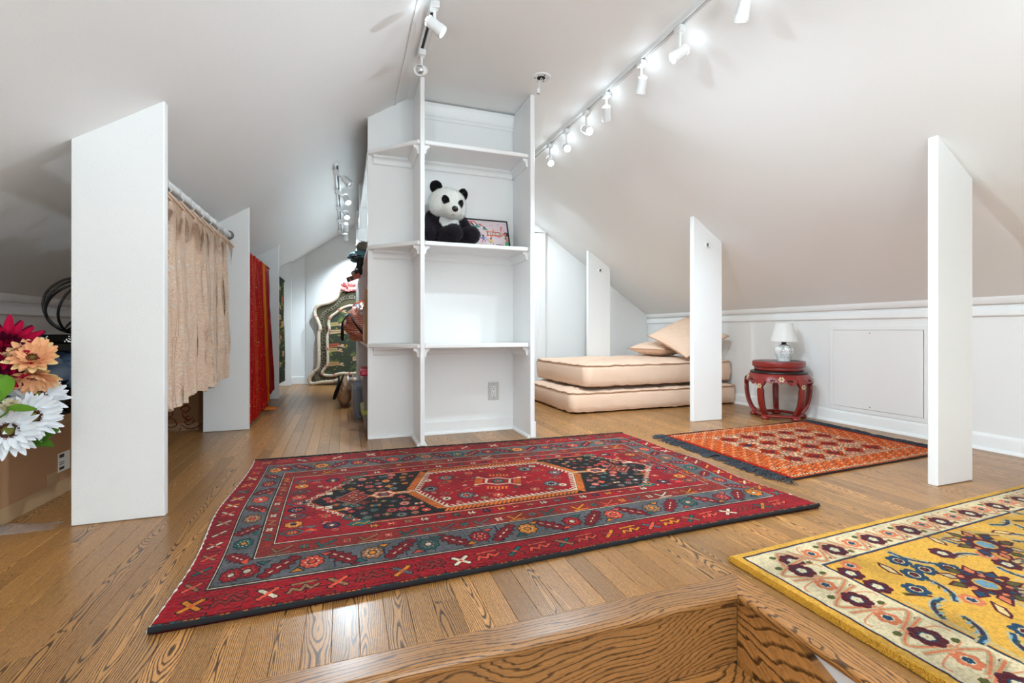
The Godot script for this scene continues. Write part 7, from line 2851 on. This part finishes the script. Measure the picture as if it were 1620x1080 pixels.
# ---------------------------------------------------------------- ornate panel leaning on the corridor's end wall
func build_mirror() -> void:
	var o = thing("ornate_panel", "figured panel in a beaded frame with a pink flower crest, leaning at the corridor's end", "framed panel", Vector3(0.06, 0.0, -6.0))
	o.basis = Basis(Vector3.UP, -deg_to_rad(17.0)) * Basis(Vector3.RIGHT, -0.05)
	var half = [Vector2(0.0, 0.07), Vector2(-0.1, 0.07), Vector2(-0.2, 0.045), Vector2(-0.32, 0.035), Vector2(-0.44, 0.018), Vector2(-0.475, 0.045), Vector2(-0.465, 0.1), Vector2(-0.42, 0.16), Vector2(-0.375, 0.22), Vector2(-0.372, 0.4), Vector2(-0.378, 0.6), Vector2(-0.362, 0.68), Vector2(-0.39, 0.77), Vector2(-0.428, 0.85), Vector2(-0.42, 0.92), Vector2(-0.36, 0.965), Vector2(-0.25, 0.995), Vector2(-0.17, 1.05), Vector2(-0.14, 1.12), Vector2(-0.08, 1.16), Vector2(0.0, 1.165)]
	var inn = [Vector2(0.0, 0.135), Vector2(-0.1, 0.14), Vector2(-0.2, 0.115), Vector2(-0.3, 0.12), Vector2(-0.325, 0.155), Vector2(-0.29, 0.21), Vector2(-0.265, 0.26), Vector2(-0.268, 0.4), Vector2(-0.274, 0.58), Vector2(-0.25, 0.66), Vector2(-0.262, 0.74), Vector2(-0.235, 0.82), Vector2(-0.17, 0.87), Vector2(-0.1, 0.925), Vector2(0.0, 0.96)]
	var full = func(hl):
		var s = curve(hl, 5)
		var a = []
		for q in s:
			a.append(q)
		for i in range(s.size() - 2, 0, -1):
			a.append(Vector2(-s[i].x, s[i].y))
		return a
	var O = full.call(half)
	var I = full.call(inn)
	var m = MB.new()
	var poly = PackedVector2Array()
	for q in O:
		poly.append(q)
	m.prism(poly, -0.02, -0.004)
	put("backing", m, mat("smoky_mirror", Color(0.34, 0.31, 0.23), 0.3), o)
	var pic = mat("figured_panel", Color(1, 1, 1), 0.6)
	pic.albedo_texture = tex(figured(700, 900, 5))
	m = MB.new()
	var ip = PackedVector2Array()
	for q in I:
		ip.append(q)
	var tri = Geometry2D.triangulate_polygon(ip)
	for i in range(0, tri.size(), 3):
		var f = []
		var uv = []
		for k in 3:
			var q = ip[tri[i + k]]
			f.append(Vector3(q.x, q.y, 0.004))
			uv.append(Vector2((q.x + 0.33) / 0.66, 1.0 - (q.y - 0.1) / 0.87))
		m.face(f, Vector3(0, 0, 1), uv)
	put("picture", m, pic, o)
	var shell = mat("shell_beads", Color(0.82, 0.75, 0.66), 0.35)
	var rose = mat("rose_beads", Color(0.74, 0.5, 0.44), 0.4)
	var lacew = mat("silver_lace", Color(0.5, 0.47, 0.4), 0.5)
	for ring in [[O, 0.022], [I, 0.018]]:
		m = MB.new()
		var ln = []
		var rr = []
		var pts = ring[0]
		for i in pts.size():
			ln.append(Vector3(pts[i].x, pts[i].y, 0.006))
			rr.append(ring[1] * (0.85 + 0.22 * absf(sin(i * 1.3))))
		m.tube(ln, rr, 9, true)
		put("beaded_moulding", m, shell, o)
		for i in range(0, pts.size(), 9):
			m = MB.new()
			var c3 = Vector3(pts[i].x, pts[i].y, 0.02)
			for k in 5:
				var a = TAU * k / 5.0
				m.lathe([Vector2(0.0001, -0.008), Vector2(0.009, -0.003), Vector2(0.01, 0.002), Vector2(0.0001, 0.008)], 8, c3 + Vector3(cos(a) * 0.011, sin(a) * 0.011, 0), Basis(Vector3.RIGHT, PI / 2))
			put("rosette", m, rose, o)
	# lacework between the two mouldings
	m = MB.new()
	for i in 90:
		var t = i / 90.0
		var q = O[int(t * O.size()) % O.size()].lerp(I[int(t * I.size()) % I.size()], 0.5)
		var ring2 = []
		for k in 8:
			ring2.append(Vector3(q.x + cos(TAU * k / 8) * 0.02, q.y + sin(TAU * k / 8) * 0.02, 0.002))
		m.tube(ring2, 0.004, 5, true)
	tag(put("lacework", m, lacew, o), "", "", "", "stuff")
	var pk = mat("pink_silk", Color(0.8, 0.44, 0.42), 0.8)
	var pt = petal_mesh(0.06, 0.045, 0.8, 0.3, 0.6)
	for i in 22:
		var p = put("crest_petal", pt, pk, o)
		var c4 = Vector3(-0.07 + 0.14 * (i % 3) / 2.0, 1.17 + 0.02 * ((i / 3) % 2), 0.01)
		p.position = c4
		p.basis = Basis(Vector3(0, 0, 1), i * 2.4) * Basis(Vector3.RIGHT, -0.5 - 0.3 * (i % 3))

func _ready() -> void:
	rng.seed = 20
	var cam := Camera3D.new()
	cam.projection = Camera3D.PROJECTION_FRUSTUM
	cam.near = 0.05
	cam.far = 60.0
	cam.size = 0.05 * 1080.0 / 745.0
	cam.frustum_offset = Vector2(0.0, -0.05 * 18.0 / 745.0)
	cam.position = Vector3(0, CAM_H, 0)
	cam.rotation.y = -YAW
	cam.name = "camera"
	add_child(cam)
	cam.current = true
	var we := WorldEnvironment.new()
	we.name = "environment"
	var en := Environment.new()
	en.background_mode = Environment.BG_COLOR
	en.background_color = Color(0.02, 0.02, 0.02)
	en.tonemap_mode = Environment.TONE_MAPPER_LINEAR
	en.tonemap_exposure = 1.68
	en.sdfgi_enabled = true
	en.ssao_enabled = true
	en.ssil_enabled = true
	we.environment = en
	add_child(we)
	make_materials()
	build_room()
	build_partitions()
	build_lights()
	build_bookcase()
	build_red_rug()
	build_small_rug()
	build_yellow_rug()
	build_bed()
	build_stool()
	build_lamp()
	build_access_panel()
	build_panda()
	build_picture()
	build_junction()
	build_cloths()
	build_left_store()
	build_flowers()
	build_corridor_shelves()
	build_mirror()
